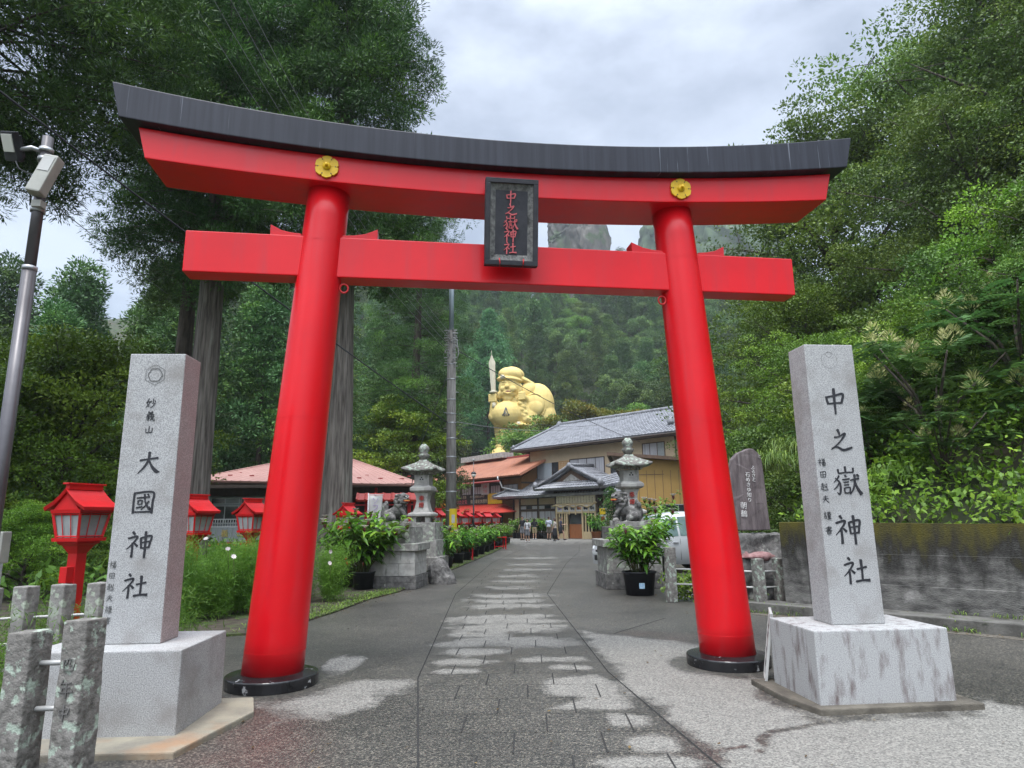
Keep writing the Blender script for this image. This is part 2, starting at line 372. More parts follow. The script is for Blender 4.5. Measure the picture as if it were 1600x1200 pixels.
# ------------------------------------------------------------------ writing
def catmull(pts, n=6):
    P = [np.array(p, float) for p in pts]
    if len(P) == 2: return [P[0] + (P[1]-P[0])*t for t in np.linspace(0, 1, n)]
    P = [2*P[0]-P[1]] + P + [2*P[-1]-P[-2]]
    out = []
    for i in range(1, len(P)-2):
        for k in range(n):
            t = k/n
            out.append(.5*((2*P[i]) + (-P[i-1]+P[i+1])*t + (2*P[i-1]-5*P[i]+4*P[i+1]-P[i+2])*t*t + (-P[i-1]+3*P[i]-3*P[i+1]+P[i+2])*t**3))
    out.append(P[-2]); return out
GLYPH = {   # brush strokes on a 100 x 100 square, y down: (x, y, stroke width)
 '大': [[(14, 40, 9), (45, 35, 6), (86, 30, 9)], [(50, 5, 11), (48, 36, 9), (34, 66, 8), (10, 92, 2)], [(50, 38, 6), (62, 62, 9), (80, 82, 14), (94, 86, 4)]],
 '國': [[(14, 10, 9), (13, 50, 8), (14, 94, 10)], [(13, 12, 7), (86, 9, 8), (88, 50, 9), (87, 94, 10)], [(15, 88, 6), (86, 87, 7)],
       [(24, 32, 6), (76, 28, 6)], [(30, 42, 6), (31, 58, 5)], [(30, 43, 5), (46, 42, 5), (45, 57, 5)], [(31, 57, 4), (46, 56, 4)], [(24, 72, 6), (50, 66, 5)],
       [(54, 16, 8), (60, 50, 6), (78, 78, 9), (78, 66, 2)], [(74, 44, 6), (60, 64, 5), (44, 79, 2)], [(66, 16, 7), (72, 23, 5)]],
 '神': [[(22, 4, 10), (31, 15, 7)], [(6, 29, 7), (40, 22, 8), (26, 46, 6), (4, 68, 2)], [(24, 44, 8), (25, 70, 8), (24, 98, 9)], [(31, 46, 6), (43, 58, 9)],
       [(53, 26, 8), (57, 66, 7)], [(52, 28, 7), (90, 20, 8), (88, 44, 7), (84, 64, 7)], [(56, 44, 5), (86, 40, 6)], [(58, 64, 5), (84, 61, 6)], [(70, 3, 10), (71, 50, 8), (71, 100, 8)]],
 '社': [[(22, 5, 10), (31, 15, 7)], [(6, 31, 7), (40, 24, 8), (26, 48, 6), (3, 70, 2)], [(24, 46, 8), (25, 70, 8), (24, 97, 9)], [(31, 48, 6), (44, 60, 9)],
       [(52, 46, 8), (70, 42, 6), (90, 38, 8)], [(70, 12, 11), (71, 50, 8), (70, 86, 8)], [(44, 88, 8), (70, 84, 7), (98, 84, 11)]],
 '中': [[(20, 32, 8), (22, 48, 8), (26, 62, 9)], [(18, 36, 7), (50, 30, 7), (84, 24, 9), (76, 58, 8)], [(26, 60, 6), (52, 57, 6), (78, 56, 6)], [(51, 2, 11), (50, 50, 9), (50, 99, 6)]],
 '之': [[(44, 4, 11), (50, 20, 8), (50, 32, 4)], [(28, 36, 7), (46, 34, 5), (74, 22, 9), (50, 54, 6), (12, 84, 3)], [(14, 80, 5), (36, 74, 7), (62, 86, 10), (98, 76, 8)]],
 '嶽': [[(50, 1, 8), (50, 22, 6)], [(24, 10, 7), (25, 25, 5)], [(25, 25, 5), (50, 22, 5), (77, 21, 5)], [(78, 6, 7), (77, 22, 5)],
       [(26, 32, 6), (18, 44, 4), (6, 54, 2)], [(12, 40, 4), (26, 56, 6), (27, 78, 7), (22, 94, 6), (14, 88, 2)], [(25, 56, 5), (14, 70, 4), (3, 78, 2)],
       [(46, 30, 6), (51, 37, 5)], [(36, 46, 5), (62, 43, 5)], [(40, 55, 4), (58, 53, 4)], [(40, 64, 4), (58, 62, 4)], [(40, 73, 5), (41, 92, 4)], [(40, 74, 4), (60, 72, 4), (58, 90, 5)], [(41, 90, 4), (58, 89, 4)],
       [(64, 48, 5), (82, 44, 5), (95, 42, 6)], [(80, 28, 8), (79, 52, 6), (72, 76, 5), (58, 96, 2)], [(80, 52, 4), (86, 74, 8), (99, 95, 12)], [(88, 28, 7), (95, 36, 5)]],
 '妙': [[(30, 6, 6), (14, 52, 5), (36, 88, 6)], [(40, 30, 6), (30, 64, 5), (6, 92, 2)], [(4, 44, 5), (44, 36, 6)], [(72, 6, 6), (72, 50, 6), (64, 56, 2)], [(56, 26, 6), (46, 46, 3)], [(84, 22, 5), (94, 38, 7)], [(92, 48, 6), (76, 76, 5), (48, 96, 2)]],
 '義': [[(32, 2, 6), (38, 12, 5)], [(68, 2, 6), (60, 13, 4)], [(24, 17, 4), (76, 15, 5)], [(28, 26, 4), (72, 24, 4)], [(50, 14, 5), (50, 36, 4)], [(14, 38, 5), (86, 35, 5)], [(36, 44, 5), (18, 52, 3)], [(10, 60, 4), (90, 54, 5)], [(34, 48, 5), (34, 92, 6), (26, 90, 2)], [(14, 82, 3), (46, 70, 4)], [(58, 42, 6), (66, 76, 6), (90, 94, 6), (90, 80, 2)], [(80, 64, 5), (52, 92, 2)], [(74, 42, 6), (80, 48, 4)]],
 '山': [[(50, 10, 9), (50, 80, 7)], [(16, 38, 8), (18, 82, 6)], [(18, 82, 6), (84, 78, 7)], [(84, 32, 8), (83, 82, 6)]],
 '福': [[(22, 5, 7), (29, 14, 6)], [(6, 30, 6), (38, 25, 6), (6, 64, 2)], [(24, 46, 6), (24, 96, 6)], [(32, 48, 5), (42, 58, 6)], [(52, 12, 5), (92, 9, 5)], [(58, 24, 5), (60, 42, 4)], [(58, 25, 4), (86, 23, 5), (84, 40, 4)], [(60, 40, 4), (84, 39, 4)], [(52, 54, 5), (55, 94, 5)], [(52, 55, 5), (92, 52, 6), (90, 94, 5)], [(55, 73, 4), (90, 71, 4)], [(72, 54, 4), (72, 92, 4)], [(55, 92, 4), (90, 91, 4)]],
 '田': [[(16, 20, 7), (19, 86, 6)], [(16, 21, 6), (85, 17, 7), (82, 86, 6)], [(19, 52, 5), (82, 50, 5)], [(50, 20, 6), (50, 84, 5)], [(19, 84, 5), (82, 82, 5)]],
 '赳': [[(12, 22, 5), (48, 18, 6)], [(30, 4, 6), (30, 40, 5)], [(6, 42, 5), (54, 38, 6)], [(32, 42, 5), (32, 80, 5)], [(33, 60, 4), (50, 58, 5)], [(18, 54, 5), (4, 90, 2)], [(12, 74, 4), (40, 90, 7), (98, 90, 8)], [(62, 22, 6), (62, 56, 5), (82, 50, 4)], [(84, 10, 7), (83, 82, 5)]],
 '夫': [[(24, 26, 6), (78, 22, 7)], [(10, 50, 6), (90, 46, 7)], [(50, 6, 8), (46, 52, 7), (10, 94, 2)], [(50, 50, 5), (70, 78, 8), (94, 92, 7)]],
 '謹': [[(22, 4, 6), (28, 12, 4)], [(6, 22, 4), (42, 20, 4)], [(12, 34, 4), (36, 32, 4)], [(12, 46, 4), (36, 44, 4)], [(12, 58, 4), (14, 86, 4)], [(12, 59, 4), (38, 57, 4), (36, 86, 4)], [(14, 84, 4), (36, 83, 4)], [(50, 18, 5), (96, 15, 5)], [(62, 6, 5), (63, 30, 4)], [(82, 5, 5), (81, 30, 4)], [(54, 36, 4), (90, 34, 5), (88, 50, 4), (56, 52, 4), (55, 36, 4)], [(72, 30, 5), (72, 92, 5)], [(54, 66, 4), (92, 64, 5)], [(56, 78, 4), (90, 76, 4)], [(48, 93, 5), (98, 90, 6)]],
 '書': [[(28, 14, 5), (76, 11, 5), (74, 34, 5)], [(8, 26, 5), (92, 22, 6)], [(26, 38, 4), (74, 36, 5)], [(22, 48, 4), (78, 45, 5)], [(6, 58, 5), (94, 54, 6)], [(50, 2, 6), (50, 60, 5)], [(28, 66, 5), (30, 97, 5)], [(28, 67, 4), (72, 64, 5), (71, 97, 5)], [(30, 80, 4), (71, 79, 4)], [(30, 95, 4), (71, 94, 4)]],
 '四': [[(16, 20, 9), (18, 84, 8)], [(16, 21, 8), (84, 18, 9), (82, 84, 8)], [(40, 24, 7), (36, 46, 6), (26, 58, 4)], [(60, 24, 7), (60, 52, 6), (74, 54, 5)], [(18, 82, 7), (82, 80, 7)]],
 '年': [[(30, 4, 8), (14, 32, 5)], [(26, 22, 7), (80, 19, 7)], [(26, 46, 7), (76, 43, 7)], [(26, 46, 7), (26, 68, 6)], [(6, 70, 7), (94, 66, 8)], [(54, 22, 8), (54, 99, 8)]],
}
def brush(mb, ch, size, M, th=.004, wk=1.0):
    """one handwritten sign as thin raised strokes; M takes (right, up, out) to the surface"""
    for si, st in enumerate(GLYPH[ch]):
        P = catmull(st, 7)
        Lf, Rt = [], []
        for i, p in enumerate(P):
            t = P[min(i+1, len(P)-1)][:2] - P[max(i-1, 0)][:2]
            t = t / (np.linalg.norm(t) + 1e-9); nrm = np.array([-t[1], t[0]])
            w = max(p[2], .8)/2*wk
            if i == 0: w *= .75
            Lf.append(p[:2] + nrm*w); Rt.append(p[:2] - nrm*w)
        n = len(P); h = th*(1 + .06*si)
        vs = []
        for z in (-.001, h):
            for q in Lf + Rt: vs.append(((q[0]/100 - .5)*size, (.5 - q[1]/100)*size, z))
        fs = []
        for i in range(n-1):
            fs += [(2*n+i, 2*n+i+1, 3*n+i+1, 3*n+i), (i, 2*n+i, 2*n+i+1, i+1), (n+i+1, 3*n+i+1, 3*n+i, n+i)]
        fs += [(0, n, 3*n, 2*n), (n-1, 3*n-1, 4*n-1, 2*n-1)]
        mb.add(vs, fs, False, M)
def face_matrix(o, right, out):
    """local (x right, y up, z out) on an upright surface"""
    right = Vector(right).normalized(); out = Vector(out).normalized(); up = out.cross(right)
    return Matrix(((right.x, up.x, out.x, o[0]), (right.y, up.y, out.y, o[1]), (right.z, up.z, out.z, o[2]), (0, 0, 0, 1)))
def text_mesh(body, size, name='lettering', ext=.003, align='CENTER'):
    cu = bpy.data.curves.new('t', 'FONT'); cu.body = body; cu.size = size; cu.extrude = ext; cu.align_x = align; cu.align_y = 'CENTER'
    cu.resolution_u = 2
    o = bpy.data.objects.new('t', cu); COL.objects.link(o)
    dg = bpy.context.evaluated_depsgraph_get()
    me = bpy.data.meshes.new_from_object(o.evaluated_get(dg)); me.name = name
    bpy.data.objects.remove(o); bpy.data.curves.remove(cu)
    return me
def text_on(body, size, M, m, parent, name='lettering', ext=.003):
    me = text_mesh(body, size, name, ext); me.transform(M)
    me.materials.clear()
    return link(name, me, m, parent)
# ------------------------------------------------------------------ material list
MT['granite'] = mat('granite', (.47, .47, .46), (.235, .235, .235), 125, .75, .08, 90, lo=.36, hi=.62, c3=(.21, .195, .18), scale3=3.0, lo3=.48, hi3=.85, detail=3)
MT['granite_pink'] = mat('granite_pink', (.44, .365, .35), (.23, .185, .18), 125, .75, .08, 90, lo=.36, hi=.60, c3=(.26, .17, .165), scale3=1.6, lo3=.4, hi3=.8, detail=3)
MT['granite_stained'] = mat('granite_stained', (.47, .47, .46), (.27, .27, .27), 120, .8, .10, 80, lo=.36, hi=.62, c3=(.095, .06, .055), scale3=3.2, lo3=.50, hi3=.76, stretch3=(3.6, 3.6, 1.0), detail=8)
MT['old_stone'] = mat('old_stone', (.14, .13, .12), (.30, .29, .27), 9, .9, .6, 26, lo=.3, hi=.7, c3=(.36, .40, .32), scale3=8, lo3=.55, hi3=.62)
MT['old_stone_dark'] = mat('old_stone_dark', (.060, .058, .055), (.20, .19, .18), 8, .9, .7, 22, lo=.35, hi=.75, c3=(.30, .30, .27), scale3=7, lo3=.60, hi3=.68)
MT['lichen_stone'] = mat('lichen_stone', (.085, .08, .07), (.25, .235, .215), 11, .92, .8, 24, lo=.3, hi=.68, c3=(.34, .40, .33), scale3=10, lo3=.54, hi3=.60)
MT['pale_stone'] = mat('pale_stone', (.40, .39, .36), (.25, .24, .225), 5, .85, .25, 40, c3=(.11, .105, .10), scale3=2.4, lo3=.56, hi3=.72, stretch3=(3, 3, .8))
MT['purple_slab'] = mat('purple_slab', (.075, .058, .060), (.17, .14, .14), 3, .7, .3, 20, stretch=(4, 4, .6), c3=(.30, .27, .26), scale3=2.5, lo3=.6, hi3=.75, stretch3=(5, 5, .4))
MT['red_stone'] = mat('red_stone', (.17, .075, .072), (.31, .185, .18), 9, .85, .7, 12)
MT['slab'] = mat('slab', (.29, .265, .20), (.18, .165, .135), 3, .85, .2, 40, c3=(.30, .17, .09), scale3=1.2, lo3=.56, hi3=.75)
MT['slab_dark'] = mat('slab_dark', (.07, .062, .05), (.14, .125, .10), 5, .9, .5, 30)
MT['red_paint'] = mat('red_paint', (.69, .0050, .0115), (.60, .0042, .0100), 1.1, .33, .05, 5, spec=.3, coat=.10, c3=(.54, .022, .030), scale3=1.8, lo3=.50, hi3=.80, stretch3=(3, 3, .35), detail=8)
MT['dull_red'] = mat('dull_red', (.55, .008, .011), (.43, .007, .009), 3, .45, .06, 20)
MT['black_paint'] = mat('black_paint', (.017, .019, .027), (.034, .037, .050), 2.0, .42, .06, 9, spec=.22, stretch=(7, 1, .25), lo=.4, hi=.75, c3=(.16, .17, .20), scale3=3.2, lo3=.66, hi3=.72, stretch3=(6, 1, .12), coat=.1)
MT['black_gloss'] = mat('black_gloss', (.010, .010, .011), (.022, .022, .024), 5, .22, c3=(.40, .40, .40), scale3=7, lo3=.62, hi3=.66)
MT['gold_paint'] = mat('gold_paint', (.72, .46, .006), (.62, .37, .005), 20, .45)
MT['plaque_black'] = mat('plaque_black', (.012, .013, .018), (.03, .03, .036), 8, .6, .2)
MT['plaque_grey'] = mat('plaque_grey', (.20, .20, .19), (.075, .075, .072), 22, .85, .6, 60, c3=(.02, .02, .02), scale3=4, lo3=.58, hi3=.66)
MT['pink_letter'] = mat('pink_letter', (.62, .13, .14), (.48, .09, .10), 20, .6)
MT['ink'] = mat('ink', (.014, .014, .018), (.025, .025, .03), 30, .5)
MT['ink_grey'] = mat('ink_grey', (.15, .15, .145), (.09, .09, .09), 20, .7)
MT['white_letter'] = mat('white_letter', (.72, .70, .68), (.5, .48, .47), 20, .7)
MT['red_letter'] = mat('red_letter', (.45, .06, .05), (.3, .05, .04), 20, .8)
MT['steel'] = mat('steel', (.42, .43, .44), (.3, .31, .32), 10, .4, metal=.6)
MT['rail'] = mat('rail', (.46, .46, .44), (.36, .36, .35), 12, .45, metal=.3)
MT['brown_pole'] = mat('brown_pole', (.085, .080, .085), (.11, .105, .11), 4, .35, metal=.4)
MT['lamp_glass'] = mat('lamp_glass', (.60, .60, .54), None, rough=.15, spec=.6)
MT['beige_box'] = mat('beige_box', (.33, .33, .29), (.27, .27, .24), 6, .5)
MT['dark_metal'] = mat('dark_metal', (.025, .027, .03), (.04, .04, .045), 8, .4, metal=.4)
MT['paper'] = mat('paper', (.45, .45, .43), (.37, .37, .355), 4, .8)
MT['frosted'] = mat('frosted', (.34, .36, .355), (.26, .28, .28), 5, .5)
MT['soil'] = mat('soil', (.035, .028, .020), (.075, .062, .045), 6, .95, .8, 14, c3=(.05, .075, .02), scale3=1.5, lo3=.5, hi3=.62)
MT['forest_floor'] = mat('forest_floor', (.022, .030, .014), (.05, .062, .026), .8, .95, .8, 3, c3=(.06, .045, .03), scale3=.3, lo3=.55, hi3=.7)
MT['kerb'] = mat('kerb', (.075, .072, .064), (.16, .155, .14), 4, .9, .5, 24, c3=(.04, .055, .02), scale3=2, lo3=.55, hi3=.68)
MT['joint'] = mat('joint', (.024, .024, .023), None, rough=.9)

def road_mat():
    m = bpy.data.materials.new('road'); m.use_nodes = True
    nt = m.node_tree; L = nt.links; p = nt.nodes['Principled BSDF']
    tc = nn(nt, 'ShaderNodeTexCoord')
    def noise(sc, det=4, ro=.6):
        n = nn(nt, 'ShaderNodeTexNoise'); n.inputs['Scale'].default_value = sc; n.inputs['Detail'].default_value = det; n.inputs['Roughness'].default_value = ro
        L.new(tc.outputs['Object'], n.inputs['Vector']); return n.outputs['Fac']
    def ramp(f, *st):
        r = nn(nt, 'ShaderNodeValToRGB'); e = r.color_ramp.elements
        while len(e) < len(st): e.new(.5)
        for q, (pos, c) in zip(e, st): q.position = pos; q.color = (*c, 1)
        L.new(f, r.inputs[0]); return r.outputs[0]
    def mixc(f, a, b, bt='MIX'):
        x = nn(nt, 'ShaderNodeMix', data_type='RGBA', blend_type=bt)
        if isinstance(f, float): x.inputs[0].default_value = f
        else: L.new(f, x.inputs[0])
        L.new(a, x.inputs[6]); L.new(b, x.inputs[7]); return x.outputs[2]
    at_ = nn(nt, 'ShaderNodeAttribute'); at_.attribute_name = 'dry'
    at2 = nn(nt, 'ShaderNodeAttribute'); at2.attribute_name = 'rust'
    vor = nn(nt, 'ShaderNodeTexVoronoi'); vor.inputs['Scale'].default_value = 85
    L.new(tc.outputs['Object'], vor.inputs['Vector'])
    vb = nn(nt, 'ShaderNodeSeparateColor'); L.new(vor.outputs['Color'], vb.inputs[0])
    peb = vb.outputs[0]
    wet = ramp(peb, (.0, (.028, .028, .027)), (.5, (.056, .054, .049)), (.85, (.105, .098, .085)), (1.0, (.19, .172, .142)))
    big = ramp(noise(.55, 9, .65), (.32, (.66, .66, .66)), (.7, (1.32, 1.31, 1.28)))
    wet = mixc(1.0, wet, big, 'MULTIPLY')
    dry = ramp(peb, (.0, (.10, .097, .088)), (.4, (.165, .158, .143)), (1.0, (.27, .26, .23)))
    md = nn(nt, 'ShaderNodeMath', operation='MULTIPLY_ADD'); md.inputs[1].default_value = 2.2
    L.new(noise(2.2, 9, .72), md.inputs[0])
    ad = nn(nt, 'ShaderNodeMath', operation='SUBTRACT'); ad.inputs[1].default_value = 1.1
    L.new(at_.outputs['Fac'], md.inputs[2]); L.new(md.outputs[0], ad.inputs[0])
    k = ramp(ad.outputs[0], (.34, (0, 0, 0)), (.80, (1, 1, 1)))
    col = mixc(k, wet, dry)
    rust = ramp(peb, (.0, (.045, .030, .026)), (.6, (.092, .060, .050)), (1.0, (.19, .135, .112)))
    mr = nn(nt, 'ShaderNodeMath', operation='MULTIPLY'); L.new(at2.outputs['Fac'], mr.inputs[0])
    L.new(ramp(noise(3, 5), (.35, (.3, .3, .3)), (.65, (1, 1, 1))), mr.inputs[1])
    col = mixc(mr.outputs[0], col, rust)
    L.new(col, p.inputs['Base Color'])
    L.new(ramp(k, (0, (.42,)*3), (1, (.88,)*3)), p.inputs['Roughness'])
    p.inputs['Specular IOR Level'].default_value = .35
    b = nn(nt, 'ShaderNodeBump'); b.inputs['Strength'].default_value = .35; b.inputs['Distance'].default_value = .006
    L.new(vor.outputs['Distance'], b.inputs['Height']); L.new(b.outputs[0], p.inputs['Normal'])
    return m
MT['road'] = road_mat()

def moss_wall_mat():
    m = mat('moss_wall', (.19, .185, .17), (.05, .048, .045), 3.4, .9, .8, 30, detail=9, stretch=(1, 1, 2.2), c3=(.34, .33, .31), scale3=1.8, lo3=.60, hi3=.74)
    nt = m.node_tree; L = nt.links; p = nt.nodes['Principled BSDF']
    src = p.inputs['Base Color'].links[0].from_socket
    tc = nn(nt, 'ShaderNodeTexCoord'); sp = nn(nt, 'ShaderNodeSeparateXYZ'); L.new(tc.outputs['Object'], sp.inputs[0])
    mp = nn(nt, 'ShaderNodeMapping'); mp.inputs['Scale'].default_value = (1, 1, .35); L.new(tc.outputs['Object'], mp.inputs[0])
    n = nn(nt, 'ShaderNodeTexNoise'); n.inputs['Scale'].default_value = 4.2; n.inputs['Detail'].default_value = 10; n.inputs['Roughness'].default_value = .68
    L.new(mp.outputs[0], n.inputs['Vector'])
    def band(lo, hi, amp):
        a = nn(nt, 'ShaderNodeMath', operation='MULTIPLY_ADD'); a.inputs[1].default_value = amp
        L.new(n.outputs['Fac'], a.inputs[0]); L.new(sp.outputs['Z'], a.inputs[2])
        r = nn(nt, 'ShaderNodeMapRange'); r.inputs['From Min'].default_value = lo; r.inputs['From Max'].default_value = hi
        L.new(a.outputs[0], r.inputs['Value']); return r.outputs[0]
    def mix(f, a, c):
        x = nn(nt, 'ShaderNodeMix', data_type='RGBA'); L.new(f, x.inputs[0]); L.new(a, x.inputs[6]); x.inputs[7].default_value = (*c, 1); return x.outputs[2]
    c = mix(band(1.45, 1.95, 1.9), src, (.022, .021, .018))       # black algae hanging down from the top
    c = mix(band(2.02, 2.55, 2.1), c, (.080, .070, .009))       # yellow green moss along the top edge
    L.new(c, p.inputs['Base Color'])
    return m
MT['moss_wall'] = moss_wall_mat()

# ------------------------------------------------------------------ ground, road, hills
HB = [(-30, 30), (0, 19.0), (4, 13.7), (7.4, 9.95), (9.75, 7.75), (12, 5.65), (13.2, 6.0), (15.5, 6.9), (20, 9.6), (30, 14.5), (42, 24), (55, 31), (75, 38), (120, 48), (500, 60)]
def hill_edge(y): return np.interp(y, [q[0] for q in HB], [q[1] for q in HB])
def ground_z(x, y):
    x = np.asarray(x, float); y = np.asarray(y, float)
    d = (x - hill_edge(y))*.72
    lift = np.clip((y - 3)/4, 0, 1)
    right = np.where(d > 0, (1.3*np.clip(d/.35, 0, 1)*np.clip((26-y)/8, 0, 1) + np.clip(d-.1, 0, 45)*.80), 0)
    b1 = np.clip((y - 70)/40, 0, 1); back = b1*9.5
    t = np.clip(y - 118, 0, 95); back = back + t*.62
    t2 = np.clip(y - 213, 0, 400); back = back + t2*.30
    back = back - np.clip((x+40)*-.02, 0, 1)*0
    side = np.clip(-x - 45 - np.clip(30-y, 0, 30)*.3, 0, 60)*.45
    z = np.maximum(np.maximum(right, back), side)
    P = np.stack([x.ravel(), y.ravel(), np.zeros(x.size)], 1)
    n = noise_field(P, .06, 3).reshape(x.shape)
    return z + n*np.clip(z*.25, 0, 2.2)
gx = np.concatenate([np.arange(-240, -40, 8), np.arange(-40, -6, 2), np.arange(-6, 26, .35), np.arange(26, 60, 2), np.arange(60, 260, 8)])
gy = np.concatenate([np.arange(-60, 0, 6), np.arange(0, 26, .35), np.arange(26, 70, 2), np.arange(70, 230, 4), np.arange(230, 640, 14)])
GX, GY = np.meshgrid(gx, gy, indexing='ij')
GZ = ground_z(GX, GY) - .04
gme = np_mesh('ground', np.stack([GX.ravel(), GY.ravel(), GZ.ravel()], 1), grid_faces(len(gx), len(gy)), smooth=True)
tag(link('ground', gme, 'forest_floor'), kind='structure')

def seg_dist(px, py, poly):
    d = np.full(px.shape, 1e9); ins = np.zeros(px.shape, bool)
    for i in range(len(poly)):
        (x0, y0), (x1, y1) = poly[i], poly[(i+1) % len(poly)]
        dx, dy = x1-x0, y1-y0
        t = np.clip(((px-x0)*dx + (py-y0)*dy)/(dx*dx+dy*dy+1e-12), 0, 1)
        d = np.minimum(d, np.hypot(px-x0-t*dx, py-y0-t*dy))
        c = ((y0 > py) != (y1 > py)) & (px < (x1-x0)*(py-y0)/(y1-y0+1e-12) + x0)
        ins ^= c
    return np.where(ins, d, -d)
def gpoly(pts): return [tuple(gp(*p)[:2]) for p in pts]
rx = np.arange(-9, 16, .075)
ry = [1.0]
while ry[-1] < 78: ry.append(ry[-1] + max(.05, ry[-1]*.009))
ry = np.array(ry)
RX, RY = np.meshgrid(rx, ry, indexing='ij')
dry = np.zeros(RX.shape); rust = np.zeros(RX.shape)
def soft(poly, w): return np.clip(.5 + seg_dist(RX, RY, poly)/(2*w), 0, 1)
dry = np.maximum(dry, soft(gpoly([(908, 985), (953, 992), (1071, 1003), (1092, 1008), (1200, 1040), (1330, 1060), (1600, 1105), (1900, 1190), (1900, 1500), (1330, 1400), (1130, 1195), (1128, 1172), (1088, 1159), (1065, 1137), (1015, 1097), (975, 1069), (970, 1047), (936, 1019)]), .14))
dry = np.maximum(dry, soft(gpoly([(852, 1062), (930, 1052), (960, 1066), (988, 1108), (860, 1108), (905, 1092), (850, 1080)]), .10))
for x0, x1, y, h in [(677, 745, 1049, 4), (862, 925, 1043, 4), (683, 778, 1034, 5), (815, 915, 1030, 4), (688, 790, 1019, 5), (692, 897, 1003, 8), (705, 790, 991, 5), (706, 882, 981, 6), (706, 872, 971, 5),
                     (714, 867, 964, 4), (728, 858, 947, 3.5), (727, 852, 939, 3.5), (733, 857, 931, 3.2), (750, 838, 918, 3), (762, 848, 908, 2.6), (772, 852, 900, 2.6), (782, 862, 890, 2.2), (788, 867, 882, 2), (796, 872, 872, 1.8),
                     (980, 1060, 1163, 13), (950, 1014, 1124, 10), (936, 1094, 1191, 10), (505, 560, 1040, 16), (340, 470, 1084, 18), (430, 600, 1090, 24), (520, 640, 1074, 12)]:
    c = gp((x0+x1)/2, y); a = (gp(x1, y) - gp(x0, y)).length/2; b = max((gp(800, y-h) - gp(800, y+h)).length/2, .03)
    q = np.sqrt(((RX-c.x)/a)**4 + ((RY-c.y)/b)**2)
    dry = np.maximum(dry, np.clip(1.35 - .75*q, 0, 1)*(.62 if y < 925 else .78 if y < 960 else .92))
dry = np.maximum(dry, .30*np.clip((RY-18)/10, 0, 1) + .42*np.clip((RY-40)/10, 0, 1))
rust = np.maximum(rust, soft(gpoly([(320, 1110), (420, 1105), (480, 1130), (470, 1210), (380, 1300), (150, 1300), (250, 1200)]), .3)*.6)
rust = np.maximum(rust, soft(gpoly([(985, 985), (1120, 992), (1090, 1000), (1075, 1006), (960, 990)]), .12)*.5)
crk = gpoly([(1125, 1172), (1165, 1166), (1198, 1176), (1190, 1156), (1205, 1143), (1240, 1138), (1290, 1128)])
for i in range(len(crk)-1):
    (x0, y0), (x1, y1) = crk[i], crk[i+1]
    dx, dy = x1-x0, y1-y0; t = np.clip(((RX-x0)*dx + (RY-y0)*dy)/(dx*dx+dy*dy), 0, 1)
    dry *= np.clip(np.hypot(RX-x0-t*dx, RY-y0-t*dy)/.045, .15, 1)
for bx_, by_, r_ in ((-2.37, 6.91, .47), (2.30, 7.59, .47)):                     # dry tone fades out in rings towards the feet of the gate
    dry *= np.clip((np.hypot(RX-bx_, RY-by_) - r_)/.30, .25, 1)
plinth_zone = gpoly([(1205, 1085), (1283, 1122), (1500, 1112), (1470, 1060), (1215, 1060)])
dry *= np.clip(-(seg_dist(RX, RY, plinth_zone))/.25, .3, 1)  # dry tone cut back in and around the right plinth
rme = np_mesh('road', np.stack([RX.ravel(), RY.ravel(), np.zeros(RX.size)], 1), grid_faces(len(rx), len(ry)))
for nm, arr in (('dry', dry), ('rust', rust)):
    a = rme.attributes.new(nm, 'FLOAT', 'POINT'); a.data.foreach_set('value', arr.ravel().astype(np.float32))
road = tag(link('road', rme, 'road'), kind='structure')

# joints of the paved strip down the middle
pl = [gp(653, 1290), gp(653, 1200), gp(653, 1060), gp(712, 928), gp(768, 880), gp(806, 862), gp(842, 852)]
pr = [gp(1236, 1290), gp(1127, 1200), gp(950, 1050), gp(855, 928), gp(885, 880), gp(905, 862), gp(905, 852)]
mj = MB()
def strip(a, b, w, z=.004):
    d = (b-a).normalized(); s = Vector((-d.y, d.x, 0))*w/2
    mj.add([(a+s).to_tuple()[:2] + (z,), (a-s).to_tuple()[:2] + (z,), (b-s).to_tuple()[:2] + (z,), (b+s).to_tuple()[:2] + (z,)], [(0, 1, 2, 3)])
for q in (pl, pr):
    for i in range(len(q)-1): strip(q[i], q[i+1], .014)
def edge_x(q, y): return float(np.interp(y, [p.y for p in q], [p.x for p in q]))
y = 3.9; row = 0
while y < 22:
    x0, x1 = edge_x(pl, y), edge_x(pr, y)
    strip(Vector((x0+.02, y, 0)), Vector((x1-.02, y, 0)), .004)
    k = max(2, round((x1-x0)/.62)); st = (x1-x0)/k
    for i in range(k):
        xx = x0 + st*(i + (.5 if row % 2 else 1.0))
        if xx < x1 - .1: strip(Vector((xx, y+.02, 0)), Vector((xx+.01, y+.46, 0)), .012)
    y += .48; row += 1
strip(gp(960, 990), gp(1040, 966), .014)
mj.build('paving_joint', 'joint', road)

# planted strips beside the road
def sheet(name, pts, z, m, kind='structure'):
    mb = MB(); n = len(pts)
    vs = [(p[0], p[1], z) for p in pts] + [(p[0], p[1], -.03) for p in pts]
    mb.add(vs, [tuple(range(n))] + [(i, n+i, n+(i+1) % n, (i+1) % n) for i in range(n)])
    return tag(mb.build(name, m), kind=kind)
bed = [gp(*p) for p in ((150, 1030), (282, 1000), (420, 990), (522, 958), (575, 938), (622, 926), (690, 898), (740, 877), (775, 862), (797, 849))]
sheet('soil_bed', [(-26, 52)] + [tuple(p)[:2] for p in reversed(bed)] + [(-9, 7.2), (-26, 7.2)], .03, 'soil')

